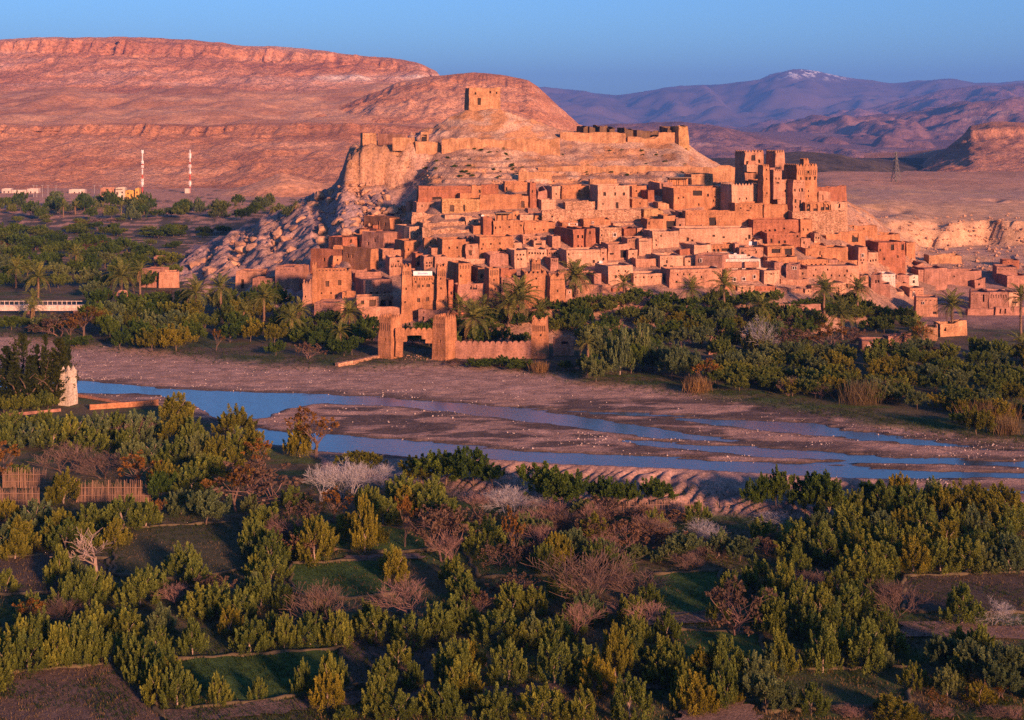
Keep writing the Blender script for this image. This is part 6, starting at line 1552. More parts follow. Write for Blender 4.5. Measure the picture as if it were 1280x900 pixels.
PLANTS = []                                                          # (object, description, zone, x, size)
def ground_at(x, y):
    if y > 432: D = F * HC / (y - YH)
    else: D = float(rays([x], [y])[0])
    X = (x - CX) * D / F
    return X, D, (land(X, D) if D < 1290 else 0.0)
DESC = {'olive': ('poplar', 'feathery olive-green poplar'), 'yellow': ('poplar', 'yellow-green feathery poplar'), 'greytree': ('poplar', 'grey-green feathery poplar'),
        'dark': ('bush', 'dense dark green bush'), 'bush': ('olive tree', 'rounded olive-green tree'), 'greybush': ('tamarisk', 'rounded grey-green tamarisk'), 'ybush': ('olive tree', 'rounded yellow-green tree'),
        'cypress': ('cypress', 'dark narrow cypress'), 'conifer': ('conifer', 'dark open-branched conifer'), 'rust': ('tree', 'rust-orange autumn tree'), 'dusty': ('tree', 'dusty pink-brown tree'),
        'barepink': ('bare tree', 'leafless pinkish tree'), 'barebrown': ('bare tree', 'leafless brown thicket tree'), 'barewhite': ('bare tree', 'leafless white-twigged shrub'), 'deadtree': ('dead tree', 'pale gaunt leafless tree')}
OBN = {'poplar': 'poplar_tree', 'bush': 'bush', 'olive tree': 'olive_tree', 'tamarisk': 'tamarisk', 'cypress': 'cypress_tree', 'conifer': 'conifer_tree', 'tree': 'autumn_tree', 'bare tree': 'bare_tree', 'dead tree': 'dead_tree', 'palm': 'palm_tree'}
pr = random.Random(5)
def plant(k, x, ytop, yb, wpx=None, v=None, zone=None, label=None, D=None):
    if D is None: X, D, z = ground_at(x, yb)
    else: X = (x - CX) * D / F; z = land(X, D)
    hgt = (yb - ytop) * D / F
    cr, tr = KIND[k][pr.randrange(len(KIND[k])) if v is None else v % len(KIND[k])]
    nat = {'cypress': 0.26, 'conifer': 0.5, 'dark': 1.3, 'bush': 1.3, 'greybush': 1.3, 'ybush': 1.3}.get(k, 0.75)
    sx = hgt if wpx is None else min(2.6, max(0.55, (wpx * D / F) / (nat * hgt))) * hgt
    cat, desc = DESC[k]
    e = link(OBN[cat], None, None, (X, D, z - 0.05), pr.uniform(0, 6.28), (sx, sx, hgt)); e['category'] = cat
    if tr is not None: link('trunk', tr, e)
    link('crown', cr, e)
    PLANTS.append((e, desc, zone, x, yb, hgt, label)); return e
def palm(x, yc, yb, rpx, nf=34, label=None, zone=None, D=None):
    """date palm with its crown centre at row yc"""
    if D is None: X, D, z = ground_at(x, yb)
    else: X = (x - CX) * D / F; z = land(X, D)
    R = rpx * 1.22 * D / F; hgt = max(R * 0.4, z_at(yc, D) - z)
    e = link('palm_tree', None, None, (X, D, z), pr.uniform(0, 6.28)); e['category'] = 'palm'
    link('trunk', PTR, e, (0, 0, 0), 0, (R * 1.9 if hgt < 5 else 6.0, R * 1.9 if hgt < 5 else 6.0, hgt))
    for i in range(nf):
        t = i / nf; el = math.radians(86 - 118 * t ** 0.85 + pr.uniform(-8, 8)); s = R * pr.uniform(0.95, 1.15)
        f = link('frond', FR[pr.randrange(5)] if t < 0.93 else DEADF, e, (0, 0, hgt), None, s)
        f.rotation_euler = (pr.uniform(-.25, .25), -el + math.radians(12), i * 2.39996)
    PLANTS.append((e, 'date palm', zone, x, yb, hgt, label)); return e
M['bund'] = flat_mat('earth_bund', (0.095, 0.072, 0.042))
# ------------------------------------------------------------------ fields and paths
def field(name, poly, c0, c1, zoff, furrow=0.0, ang=0.0):
    m, nt, b_ = mat(name + '_soil', 0.95)
    v = mapped(nt, 1, 1, 1)
    c = ramp(nt, noise(nt, v, 0.5, 5, 0.65), [(0.3, c0), (0.7, c1)])
    nf = noise(nt, v, 4.0, 5, 0.7); c = mixc(nt, 0.7, c, ramp(nt, nf, [(0.35, 0.55), (0.65, 1.4)]), 'MULTIPLY')
    nt.links.new(c, b_.inputs['Base Color']); bump(nt, b_, nf, 0.2, 0.8)
    W = [((x - CX) * HC / (y - YH), F * HC / (y - YH)) for x, y in poly]
    xs_ = [p[0] for p in W]; ys_ = [p[1] for p in W]
    st_ = 0.6; nx, ny = int((max(xs_) - min(xs_)) / st_) + 1, int((max(ys_) - min(ys_)) / st_) + 1
    V, idx, Q = [], {}, []
    ca, sa = math.cos(ang), math.sin(ang)
    def vert(i, j):
        if (i, j) not in idx:
            X, Y = min(xs_) + i * st_, min(ys_) + j * st_
            jx = 0.25 * math.sin(i * 12.9 + j * 78.2); idx[i, j] = len(V)
            V.append((X + jx, Y + jx * 0.7, 0.25 + zoff + furrow * math.sin((X * ca + Y * sa) * 5.2) + 0.05 * math.sin(X * .7 + Y * .4)))
        return idx[i, j]
    for i in range(nx):
        for j in range(ny):
            if in_poly(min(xs_) + (i + .5) * st_, min(ys_) + (j + .5) * st_, W): Q.append((vert(i, j), vert(i + 1, j), vert(i + 1, j + 1), vert(i, j + 1)))
    struct(name, mesh_np(name, V, Q, [m], True))
    if zoff < 0.115:                                                  # low earth bund round the plot
        b = MB()
        for i in range(len(W)):
            (xa, ya), (xb, yb) = W[i], W[(i + 1) % len(W)]; k = max(2, int(math.hypot(xb - xa, yb - ya) / 1.0))
            pts = [(xa + (xb - xa) * t / k + 0.2 * math.sin(t * 1.7 + i), ya + (yb - ya) * t / k + 0.2 * math.cos(t * 2.3), 0.30 + 0.07 * math.sin(t * 1.3)) for t in range(k + 1)]
            b.tube(pts, [0.26 + 0.07 * math.sin(t * 2.1) for t in range(k + 1)], 6)
        struct('earth_bund', b.mesh('earth_bund', [M['bund']], True))
BR0, BR1 = (0.085, 0.055, 0.042), (0.15, 0.098, 0.075)
GN0, GN1 = (0.030, 0.062, 0.014), (0.070, 0.115, 0.026)
OL0, OL1 = (0.048, 0.050, 0.022), (0.085, 0.075, 0.040)
DK0, DK1 = (0.055, 0.040, 0.030), (0.10, 0.070, 0.052)
PK0, PK1 = (0.14, 0.085, 0.065), (0.22, 0.14, 0.11)
field('ploughed_field', [(-80, 848), (0, 846), (131, 834), (145, 838), (192, 886), (205, 905), (215, 960), (-80, 960)], BR0, BR1, 0.10, 0.05, 0.6)
field('crop_field', [(212, 829), (424, 815), (440, 866), (300, 884), (232, 890)], GN0, GN1, 0.10)
field('pasture_field', [(143, 664), (300, 655), (318, 712), (230, 728), (143, 722)], OL0, OL1, 0.10)
field('fallow_field', [(-60, 702), (60, 697), (135, 702), (140, 738), (60, 745), (-60, 748)], DK0, DK1, 0.11)
field('crop_field', [(362, 708), (482, 702), (492, 746), (430, 752), (366, 746)], GN0, GN1, 0.10)
field('crop_field', [(410, 655), (520, 665), (545, 690), (480, 694), (408, 690)], GN0, GN1, 0.11)
field('crop_field', [(575, 685), (660, 690), (690, 722), (600, 725)], OL0, GN1, 0.10)
field('crop_field', [(814, 722), (900, 716), (898, 768), (822, 776)], GN0, GN1, 0.10)
field('crop_field', [(832, 790), (950, 797), (958, 838), (862, 832)], GN0, GN1, 0.11)
field('crop_field', [(975, 842), (1142, 838), (1135, 884), (955, 894)], GN0, OL1, 0.10)
field('fallow_field', [(1128, 724), (1340, 716), (1340, 770), (1130, 768)], DK0, DK1, 0.10)
field('fallow_field', [(425, 800), (560, 796), (600, 850), (430, 862)], DK0, BR1, 0.10)
field('dirt_path', [(1125, 780), (1340, 790), (1340, 806), (1130, 800)], PK0, PK1, 0.12)
field('dirt_path', [(790, 772), (905, 770), (905, 781), (800, 786)], PK0, PK1, 0.13)
field('dirt_path', [(432, 698), (520, 695), (530, 701), (432, 706)], PK0, PK1, 0.14)
field('dirt_path', [(200, 894), (450, 868), (620, 862), (800, 852), (850, 862), (640, 876), (450, 884), (210, 912)], DK0, PK1, 0.13)
field('sandy_bank', [(850, 892), (930, 884), (952, 905), (948, 960), (840, 960)], PK0, PK1, 0.4)

# ------------------------------------------------------------------ trees of the near gardens
U1 = lambda x: x / 2.909
def t4(k, x, yt, yb, w=None, **q): return plant(k, U1(x), 640 + U1(yt), 640 + U1(yb), None if w is None else U1(w), **q)
def t1(k, x, yt, yb, w=None, **q): return plant(k, U1(x), 480 + U1(yt), 480 + U1(yb), None if w is None else U1(w), **q)
def t5(k, x, yt, yb, w=None, **q): return plant(k, 420 + U1(x), 600 + U1(yt), 600 + U1(yb), None if w is None else U1(w), **q)
def t2(k, x, yt, yb, w=None, **q): return plant(k, 420 + U1(x), 420 + U1(yt), 420 + U1(yb), None if w is None else U1(w), **q)
def t6(k, x, yt, yb, w=None, **q): return plant(k, 840 + x / 2.814, 580 + yt / 2.814, 580 + yb / 2.814, None if w is None else w / 2.814, **q)
t4('olive', 220, 118, 272, 112); t4('deadtree', 350, 20, 225, 240); t4('olive', 668, 112, 245, 135)
for a in ((325, 200, 350, 120), (510, 195, 345, 130), (440, 330, 440, 120), (720, 262, 385, 130), (790, 245, 385, 120), (865, 268, 402, 120), (700, 385, 528, 105), (910, 380, 520, 125), (1033, 368, 505, 88),
          (1222, 362, 502, 108), (60, 370, 540, 130), (135, 340, 520, 130), (210, 400, 570, 120), (265, 370, 560, 120), (325, 385, 560, 120), (100, 430, 592, 140), (25, 465, 592, 130), (400, 440, 556, 110), (370, 200, 330, 100),
          (480, 425, 600, 120), (530, 455, 630, 130), (590, 470, 665, 130), (645, 540, 712, 120), (570, 560, 700, 100), (795, 583, 710, 84), (940, 603, 690, 62), (1100, 532, 678, 80), (1193, 505, 672, 112),
          (940, 150, 240, 100), (985, 60, 200, 120), (985, 150, 262, 120), (950, 220, 350, 120), (1040, 20, 120, 90), (925, 20, 160, 110), (20, 200, 300, 90), (240, 20, 150, 130), (60, 20, 140, 130)):
    t4('olive', *a)
t4('barepink', 640, 250, 345, 130); t4('yellow', 1145, 12, 190, 130); t4('dusty', 1115, 60, 190, 110); t4('barebrown', 1150, 230, 420, 200); t4('barepink', 1010, 10, 120, 100); t4('rust', 95, 320, 430, 120)
t4('barebrown', 230, 290, 420, 130)
# upper left gardens
for a in ((40, 140, 240, 110), (110, 130, 235, 120), (190, 110, 230, 120), (270, 100, 225, 120), (350, 90, 215, 120), (420, 95, 210, 120), (500, 90, 215, 120), (40, 95, 180, 110), (150, 90, 180, 120), (330, 150, 250, 110), (455, 150, 250, 110), (545, 100, 200, 100),
          (560, 190, 290, 120), (640, 100, 220, 120), (700, 120, 230, 110), (640, 190, 300, 130), (720, 170, 300, 120), (790, 180, 310, 120), (860, 150, 270, 110), (920, 150, 270, 120), (480, 200, 300, 110), (600, 270, 380, 110), (700, 290, 400, 130),
          (230, 305, 440, 130), (60, 290, 350, 100), (660, 380, 480, 120), (70, 480, 610, 140), (220, 450, 590, 150), (20, 500, 620, 120), (330, 430, 540, 130), (450, 405, 530, 150), (130, 410, 540, 130), (530, 420, 530, 110), (960, 440, 560, 140), (930, 560, 640, 110),
          (300, 500, 600, 110), (420, 490, 600, 110), (1060, 370, 470, 110)):
    t1(pr.choice(('olive', 'olive', 'olive', 'yellow', 'greytree')), *a)
t1('rust', 500, 255, 375, 165); t1('dusty', 905, 270, 450, 260); t1('rust', 860, 290, 470, 170); t1('rust', 1150, 95, 275, 170); t1('yellow', 1090, 130, 270, 120); t1('rust', 950, 195, 300, 110)
t1('yellow', 640, 30, 150, 150); t1('yellow', 850, 70, 190, 130); t1('barewhite', 1165, 265, 435, 120); t1('barewhite', 1250, 255, 425, 150); t1('barebrown', 240, 200, 330, 200); t1('barebrown', 380, 230, 350, 170)
t1('yellow', 1130, 480, 620, 170); t1('rust', 1215, 385, 500, 130); t1('barepink', 1040, 490, 600, 130); t1('barepink', 500, 120, 220, 140); t1('rust', 20, 200, 370, 150); t1('greybush', 750, 390, 520, 180); t1('greybush', 1090, 400, 450, 120)
t1('yellow', 840, 250, 330, 100); t1('bush', 770, 250, 370, 160); t1('dark', 580, 320, 440, 120); t1('rust', 560, 410, 520, 60)
# middle
t5('yellow', 105, 50, 272, 110); t5('rust', 250, 40, 255, 80); t5('dusty', 390, 80, 305, 160); t5('dusty', 370, 90, 200, 130); t5('olive', 545, 120, 272, 140); t5('rust', 650, 118, 325, 72); t5('yellow', 215, 252, 375, 110)
t5('barepink', 290, 345, 525, 230); t5('olive', 455, 318, 435, 140); t5('dusty', 515, 405, 500, 90); t5('olive', 640, 368, 500, 120); t5('olive', 722, 385, 500, 100); t5('olive', 590, 465, 600, 160); t5('olive', 365, 440, 590, 130); t5('olive', 145, 455, 585, 140)
t5('olive', 20, 475, 590, 90); t5('olive', 15, 640, 770, 60); t5('barebrown', 930, 215, 465, 310); t5('barebrown', 1080, 290, 440, 200); t5('barepink', 860, 428, 580, 140); t5('barepink', 1080, 440, 560, 220); t5('barepink', 430, 190, 320, 120)
for a in ((430, 565, 760, 150), (280, 660, 770, 90), (625, 568, 755, 125), (795, 548, 750, 145), (1190, 560, 720, 130), (225, 772, 880, 150), (400, 730, 880, 135), (580, 748, 885, 155), (750, 735, 885, 170), (900, 750, 885, 125), (1070, 698, 885, 150), (1270, 700, 850, 90), (30, 830, 890, 90),
          (680, 520, 620, 120), (740, 510, 620, 100), (460, 470, 560, 90), (820, 320, 440, 100), (440, 640, 800, 110), (1230, 590, 720, 80)):
    t5('olive', *a)
for a in ((1015, 515, 722, 125), (790, 190, 330, 110), (830, 200, 320, 90)): t5('yellow', *a)
for a in ((60, 120, 210, 150), (170, 60, 170, 140), (250, 20, 130, 130), (350, 20, 140, 140), (410, 60, 180, 120), (130, 150, 240, 120)): t5(pr.choice(('olive', 'yellow')), *a)
for i in range(26):
    x, y = pr.uniform(700, 1240), pr.uniform(150, 330); t5(pr.choice(('barepink', 'barebrown', 'barepink', 'dusty', 'greybush')), x, y - pr.uniform(70, 120), y, pr.uniform(90, 150))
t5('yellow', 940, 110, 240, 110); t5('barewhite', 640, 20, 130, 150); t5('barewhite', 1140, 150, 215, 120); t5('greybush', 1100, 240, 300, 90); t5('greybush', 1180, 245, 310, 90); t5('greybush', 1250, 200, 290, 120)
# river bank
t2('dark', 400, 425, 560, 190); t2('dark', 500, 440, 575, 170); t2('dark', 570, 500, 585, 110); t2('ybush', 310, 440, 540, 170); t2('dark', 790, 470, 640, 240); t2('dark', 850, 510, 640, 150); t2('dark', 980, 528, 640, 150); t2('dark', 1060, 545, 635, 100); t2('dark', 1170, 535, 632, 150)
t2('barewhite', 620, 545, 650, 140); t2('barewhite', 720, 570, 640, 90); t2('barewhite', 60, 440, 580, 150); t2('barewhite', 160, 450, 560, 90); t2('barepink', 520, 560, 660, 120); t2('bush', 910, 590, 660, 60); t2('olive', 345, 500, 620, 120); t2('olive', 240, 490, 630, 140); t2('ybush', 90, 420, 500, 160)
# right gardens
t6('dark', 300, 45, 190, 110); t6('dark', 365, 40, 185, 120); t6('dark', 520, 40, 200, 190); t6('dark', 470, 90, 200, 120); t6('dark', 700, 82, 190, 140); t6('dark', 800, 100, 210, 140); t6('ybush', 1060, 70, 230, 180); t6('ybush', 980, 90, 230, 130); t6('yellow', 1120, 110, 260, 110)
for y, n in ((215, 7), (270, 8), (330, 8), (385, 7)):
    for i in range(n):
        x = (480 if y < 300 else 400 if y < 350 else 640) + (1240 - (480 if y < 300 else 400 if y < 350 else 640)) * (i + pr.uniform(.2, .8)) / n
        t6(pr.choice(('olive', 'olive', 'yellow', 'olive', 'greytree')), x, y - pr.uniform(105, 150), y, pr.uniform(105, 150))
for a in ((300, 320, 450, 140), (390, 330, 500, 120), (450, 375, 560, 120), (360, 440, 600, 130), (520, 420, 560, 120), (570, 480, 625, 130), (490, 500, 640, 120), (330, 440, 560, 110), (440, 210, 340, 130), (540, 230, 360, 130), (640, 290, 420, 130), (700, 300, 430, 130),
          (380, 578, 748, 120), (530, 543, 745, 130), (680, 543, 735, 155), (780, 560, 680, 90), (660, 395, 540, 130), (620, 430, 560, 110), (1020, 418, 572, 145), (180, 598, 770, 150), (190, 678, 870, 120), (490, 770, 890, 115), (20, 630, 770, 90), (40, 690, 820, 90), (250, 650, 780, 100), (590, 560, 700, 100)):
    t6('olive', *a)
for a in ((90, 728, 885, 140), (780, 815, 915, 170), (1080, 765, 850, 90), (100, 640, 760, 100)): t6('yellow', *a)
t6('dusty', 225, 400, 612, 170); t6('barebrown', 770, 370, 562, 160); t6('barewhite', 1125, 460, 572, 120); t6('barewhite', 80, 190, 270, 130); t6('barewhite', 390, 165, 225, 130); t6('barewhite', 150, 230, 280, 100); t6('rust', 920, 800, 885, 80); t6('rust', 1165, 765, 840, 70)
t6('dusty', 340, 250, 330, 100); t6('rust', 600, 310, 400, 80); t6('barebrown', 520, 370, 460, 140); t6('greybush', 330, 740, 890, 160); t6('greybush', 400, 780, 890, 120)
for a in ((945, 600, 745, 130), (1020, 610, 765, 140), (1100, 620, 785, 150), (1180, 630, 800, 150), (1250, 640, 800, 140), (1150, 700, 840, 150), (1000, 690, 780, 110)): t6('greybush', *a)
for a in ((50, 250, 340, 150), (150, 270, 340, 130), (240, 260, 350, 130), (60, 300, 380, 110)): t6(pr.choice(('greybush', 'barebrown')), *a)
for i in range(10): x = pr.uniform(10, 1240); t6(pr.choice(('barebrown', 'barepink')), x, 860, 905, 90) if x > 520 else None

# more orchard trees between the hand-placed ones, kept off the open fields
OPEN = [[(0, 846), (131, 834), (195, 890), (205, 960), (0, 960)], [(212, 829), (424, 815), (440, 866), (232, 890)], [(143, 660), (300, 650), (318, 712), (143, 722)], [(362, 704), (482, 700), (492, 746), (366, 746)], [(410, 655), (540, 665), (545, 690), (408, 690)],
        [(814, 720), (900, 716), (898, 768), (822, 776)], [(832, 788), (950, 795), (958, 838), (862, 832)], [(975, 842), (1142, 838), (1135, 884), (955, 894)], [(1128, 724), (1340, 716), (1340, 800), (1130, 800)]]
er = random.Random(91); ex = []; n = 0
while n < 105:
    x, y = er.uniform(-50, 1335), er.uniform(640, 900)
    if any(in_poly(x, y + dy, q) for q in OPEN for dy in (0, -8)): continue
    if any(abs(x - a) < 26 and abs(y - b_) < 12 for a, b_ in ex): continue
    ex.append((x, y)); n += 1; hh = er.uniform(34, 50) * (0.8 + 0.3 * (y - 640) / 260)
    plant(er.choice(('olive', 'olive', 'olive', 'yellow', 'greytree', 'dusty' if y < 760 else 'olive')), x, y - hh, y, hh * er.uniform(.8, 1.0))
# ------------------------------------------------------------------ minaret cypresses
for (x, yt, yb, w, k) in ((27, 417, 505, 34, 'conifer'), (56, 418, 508, 17, 'cypress'), (8, 432, 508, 22, 'cypress'), (46, 432, 506, 18, 'cypress'), (74, 422, 506, 26, 'cypress'), (84, 430, 496, 24, 'conifer'), (18, 440, 510, 30, 'cypress'), (-12, 430, 508, 34, 'conifer'), (66, 440, 508, 24, 'cypress'), (38, 445, 510, 26, 'cypress')):
    plant(k, x, yt, yb, w)
for x, yt, yb, w in ((5, 495, 518, 34), (28, 492, 518, 34), (48, 488, 516, 34), (60, 490, 514, 24)): plant('bush', x, yt, yb, w)

# ------------------------------------------------------------------ grove between river and village
def fill(poly, sx, sy, kinds, h0, h1, w0, w1, seed):
    r = random.Random(seed); x0, x1 = min(p[0] for p in poly), max(p[0] for p in poly); y0, y1 = min(p[1] for p in poly), max(p[1] for p in poly)
    y = y0; row = 0
    while y <= y1:
        x = x0 + (row % 2) * sx / 2
        while x <= x1:
            xx, yy = x + r.uniform(-.35, .35) * sx, y + r.uniform(-.3, .3) * sy
            if in_poly(xx, yy, poly): hh = r.uniform(h0, h1); plant(r.choice(kinds), xx, yy - hh, yy, 1.12 * r.uniform(w0, w1))
            x += sx
        y += sy; row += 1
G3 = ('dark', 'bush', 'bush', 'ybush', 'olive', 'dark', 'greybush')
fill([(725, 384), (775, 376), (900, 375), (1000, 380), (1085, 388), (1100, 402), (1000, 404), (900, 400), (725, 404)], 26, 12, ('dark', 'bush', 'dark', 'bush'), 15, 24, 24, 34, 31)
fill([(728, 414), (800, 404), (905, 404), (1010, 402), (1050, 410), (1000, 440), (840, 446), (732, 446)], 26, 12, G3, 20, 31, 26, 36, 32)
fill([(1060, 392), (1140, 400), (1160, 424), (1100, 428), (1070, 424)], 26, 13, ('dark', 'bush', 'dark'), 22, 30, 26, 34, 33)
fill([(742, 455), (860, 458), (880, 480), (780, 474), (742, 468)], 30, 12, ('greybush', 'greybush', 'dark', 'greybush'), 36, 52, 34, 44, 34)
fill([(880, 452), (1000, 448), (1330, 440), (1330, 520), (1200, 512), (1060, 494), (940, 484), (880, 476)], 29, 13.5, ('bush', 'bush', 'ybush', 'bush', 'greybush'), 24, 34, 30, 40, 35)
fill([(690, 388), (742, 388), (742, 428), (694, 430)], 22, 10, ('dark', 'bush', 'dark', 'olive'), 20, 28, 24, 32, 44)
fill([(880, 474), (1000, 488), (1100, 498), (1210, 514), (1330, 522), (1330, 534), (1210, 524), (1100, 509), (1000, 501), (880, 488)], 25, 8, ('bush', 'ybush', 'greybush', 'bush'), 20, 30, 26, 36, 45)
fill([(486, 440), (660, 440), (660, 428), (560, 412), (500, 420)], 27, 11, ('dark', 'dark', 'bush'), 20, 28, 26, 34, 36)
fill([(575, 400), (690, 400), (690, 412), (575, 412)], 28, 10, ('dark', 'dark'), 16, 24, 24, 32, 37)
fill([(360, 402), (470, 410), (470, 444), (400, 446), (360, 440)], 26, 11, ('dark', 'bush', 'dark'), 20, 28, 26, 34, 38)
fill([(120, 386), (360, 376), (365, 438), (250, 436), (110, 428)], 28, 13, ('dark', 'bush', 'dark', 'ybush', 'greybush', 'dark'), 24, 34, 28, 38, 39)
fill([(-30, 404), (110, 408), (120, 418), (40, 416), (-30, 412)], 28, 9, ('dark', 'greybush', 'dark'), 14, 20, 24, 32, 40)
fill([(-40, 300), (60, 300), (200, 318), (220, 330), (235, 360), (120, 372), (-40, 372)], 26, 12, ('dark', 'dark', 'greybush', 'dark', 'bush'), 18, 26, 24, 34, 41)
for a in ((60, 392, 418, 44, 'greybush'), (75, 388, 420, 44, 'dusty'), (105, 386, 420, 40, 'rust'), (88, 392, 424, 34, 'rust'), (95, 418, 432, 40, 'dark'), (190, 405, 440, 40, 'ybush'), (150, 410, 437, 36, 'dark'), (220, 405, 440, 44, 'ybush'), (270, 408, 440, 14, 'rust'), (140, 392, 422, 34, 'greybush'),
          (128, 360, 380, 22, 'dusty'), (185, 366, 384, 30, 'dusty'), (205, 358, 378, 26, 'dusty'), (345, 425, 446, 26, 'dark'), (385, 425, 450, 24, 'dusty'), (430, 425, 446, 36, 'dark'), (440, 420, 446, 30, 'dark')):
    plant(a[4], a[0], a[1], a[2], a[3])
for a in ((955, 392, 446, 34, 'barewhite'), (948, 398, 445, 30, 'yellow'), (1000, 388, 420, 40, 'dusty'), (985, 408, 440, 44, 'dusty'), (1045, 402, 440, 40, 'rust'), (1030, 408, 438, 26, 'rust'), (1065, 408, 436, 26, 'dusty'), (1160, 432, 452, 30, 'dusty'), (1155, 405, 440, 22, 'rust'), (775, 402, 470, 34, 'greytree'), (800, 396, 465, 30, 'greytree'),
          (880, 452, 488, 30, 'rust'), (870, 478, 490, 22, 'dusty'), (985, 472, 496, 24, 'barepink'), (1025, 476, 500, 24, 'barepink'), (738, 440, 470, 36, 'dark'), (708, 450, 464, 22, 'dark'), (745, 445, 478, 40, 'greybush'), (1220, 505, 545, 46, 'ybush'), (1250, 498, 530, 44, 'yellow'), (1200, 515, 532, 26, 'dark'),
          (600, 448, 460, 36, 'dark'), (625, 446, 459, 34, 'dark'), (650, 447, 462, 40, 'dark'), (565, 447, 457, 24, 'dusty')):
    plant(a[4], a[0], a[1], a[2], a[3])
for x, yc, yb, rp, nf in ((720, 345, 373, 21, 44), (650, 372, 408, 25, 44), (636, 380, 412, 20, 34), (676, 388, 408, 16, 26), (592, 398, 432, 24, 38), (575, 383, 408, 15, 28), (605, 380, 405, 12, 22), (437, 391, 418, 17, 34), (330, 372, 404, 18, 30), (276, 360, 398, 18, 28), (245, 366, 398, 19, 28), (375, 388, 415, 14, 24),
                           (365, 398, 425, 16, 24), (305, 388, 418, 16, 24), (951, 384, 410, 17, 32), (1053, 392, 425, 20, 34), (1030, 362, 400, 17, 30), (1072, 362, 400, 17, 28), (1190, 382, 419, 18, 32), (1146, 418, 436, 20, 28), (1276, 372, 420, 17, 26), (1278, 432, 452, 18, 22), (152, 345, 372, 19, 34), (175, 338, 368, 13, 24), (48, 346, 372, 19, 26),
                           (42, 372, 395, 12, 20), (40, 385, 400, 14, 20), (865, 362, 392, 16, 24), (905, 356, 390, 18, 26), (780, 355, 385, 15, 20), (735, 428, 470, 14, 22), (480, 412, 440, 12, 18), (425, 415, 438, 14, 20), (95, 318, 342, 13, 22), (20, 335, 360, 15, 22)):
    palm(x, yc, yb, rp, nf)
# ------------------------------------------------------------------ far oasis
TILES['X'] = (0, 0, 1)
r = random.Random(61)
for i in range(58):
    x = r.uniform(-20, 375); yb = r.uniform(258, 276); hh = r.uniform(12, 24) if x > 60 else r.uniform(14, 24); plant(r.choice(('dark', 'dark', 'bush', 'greybush', 'greytree')), x, yb - hh, yb, r.uniform(14, 26))
for i in range(10): x = r.uniform(-10, 370); palm(x, 256 + r.uniform(0, 6), 268 + r.uniform(0, 4), 7.5, 16)
for i in range(48): x = r.uniform(-20, 280); yb = r.uniform(288, 298); plant(r.choice(('dark', 'bush', 'dark')), x, yb - r.uniform(8, 13), yb, r.uniform(16, 26))
for i in range(30): x = r.uniform(-20, 235); yb = r.uniform(305, 318); plant(r.choice(('dark', 'greybush', 'dusty')), x, yb - r.uniform(8, 13), yb, r.uniform(16, 24))
for i in range(10): x = r.uniform(20, 150); yb = r.uniform(276, 286); plant(r.choice(('dusty', 'bush', 'rust')), x, yb - r.uniform(6, 10), yb, r.uniform(12, 20))
# ------------------------------------------------------------------ dark shrubs on the bare slope
hs = random.Random(71); n = 0; SH = 'dark shrubs on the bare slope'
while n < 80:
    x, y = hs.uniform(520, 895), hs.uniform(186, 226)
    if y < 185 + (20 if x > 860 else 0): continue
    D = float(rays([x], [y])[0])
    if D > 520: continue
    cr, tr = KIND['dark'][hs.randrange(6)]; s = hs.uniform(0.5, 1.25); X = (x - CX) * D / F
    e = link('shrub', None, None, (X, D, land(X, D) - 0.3), hs.uniform(0, 6), (s * 1.2, s * 1.2, s)); e['category'] = 'shrub'; link('trunk', tr, e); link('crown', cr, e)
    PLANTS.append((e, 'small dark shrub', 'on the bare slope below the rampart', x, y, s, None)); n += 1

# ------------------------------------------------------------------ reed fences, reed clumps
def reed_fence(x0, x1, yt, yb, label, dy=0.0):
    D = F * HC / (yb - YH); X0, X1 = (x0 - CX) * D / F, (x1 - CX) * D / F; hgt = (yb - yt) * D / F
    e = thing('reed_fence', label, 'fence', (X0, D, 0.2), 0, 'dry reed fences'); g = random.Random(int(x0) + 7); nb = 0; x = 0.0; w = X1 - X0
    stuff_ = MB()
    while x < w:
        hh = hgt * g.uniform(0.8, 1.12); a = g.uniform(-.12, .12); y = g.uniform(-.12, .12); q = 0.035
        stuff_.face([(x - q, y, -0.2), (x + q, y + .02, -0.2), (x + q * .4 + a, y + .02, hh), (x - q * .4 + a, y, hh)]); x += g.uniform(0.05, 0.16)
    tag(link('reeds', stuff_.mesh('reeds', [M['reed']]), e), kind='stuff')
    for f in (0.35, 0.72):
        b = MB(); b.tube([(0, -.16, hgt * f), (w * .5, -.16, hgt * f + .06), (w, -.16, hgt * f)], 0.05, 4); link('rail', b.mesh('rail', [M['reed']]), e)
    for i in range(int(w / 2.2) + 1):
        b = MB(); b.tube([(i * 2.2, -.1, -.3), (i * 2.2, -.1, hgt * 1.1)], 0.06, 5); link('post', b.mesh('post', [M['reed']]), e)
reed_fence(4, 58, 588, 612, 'upper left dry reed fence among the olive trees'); reed_fence(-20, 50, 612, 636, 'lower left dry reed fence at the picture edge')
reed_fence(96, 188, 604, 630, 'longest dry reed fence, right of the round olive bush'); reed_fence(800, 880, 628, 645, 'dry reed fence below the gullied river bank', 0)
reed_fence(700, 800, 630, 648, 'dry reed fence left of the one below the gullied bank')
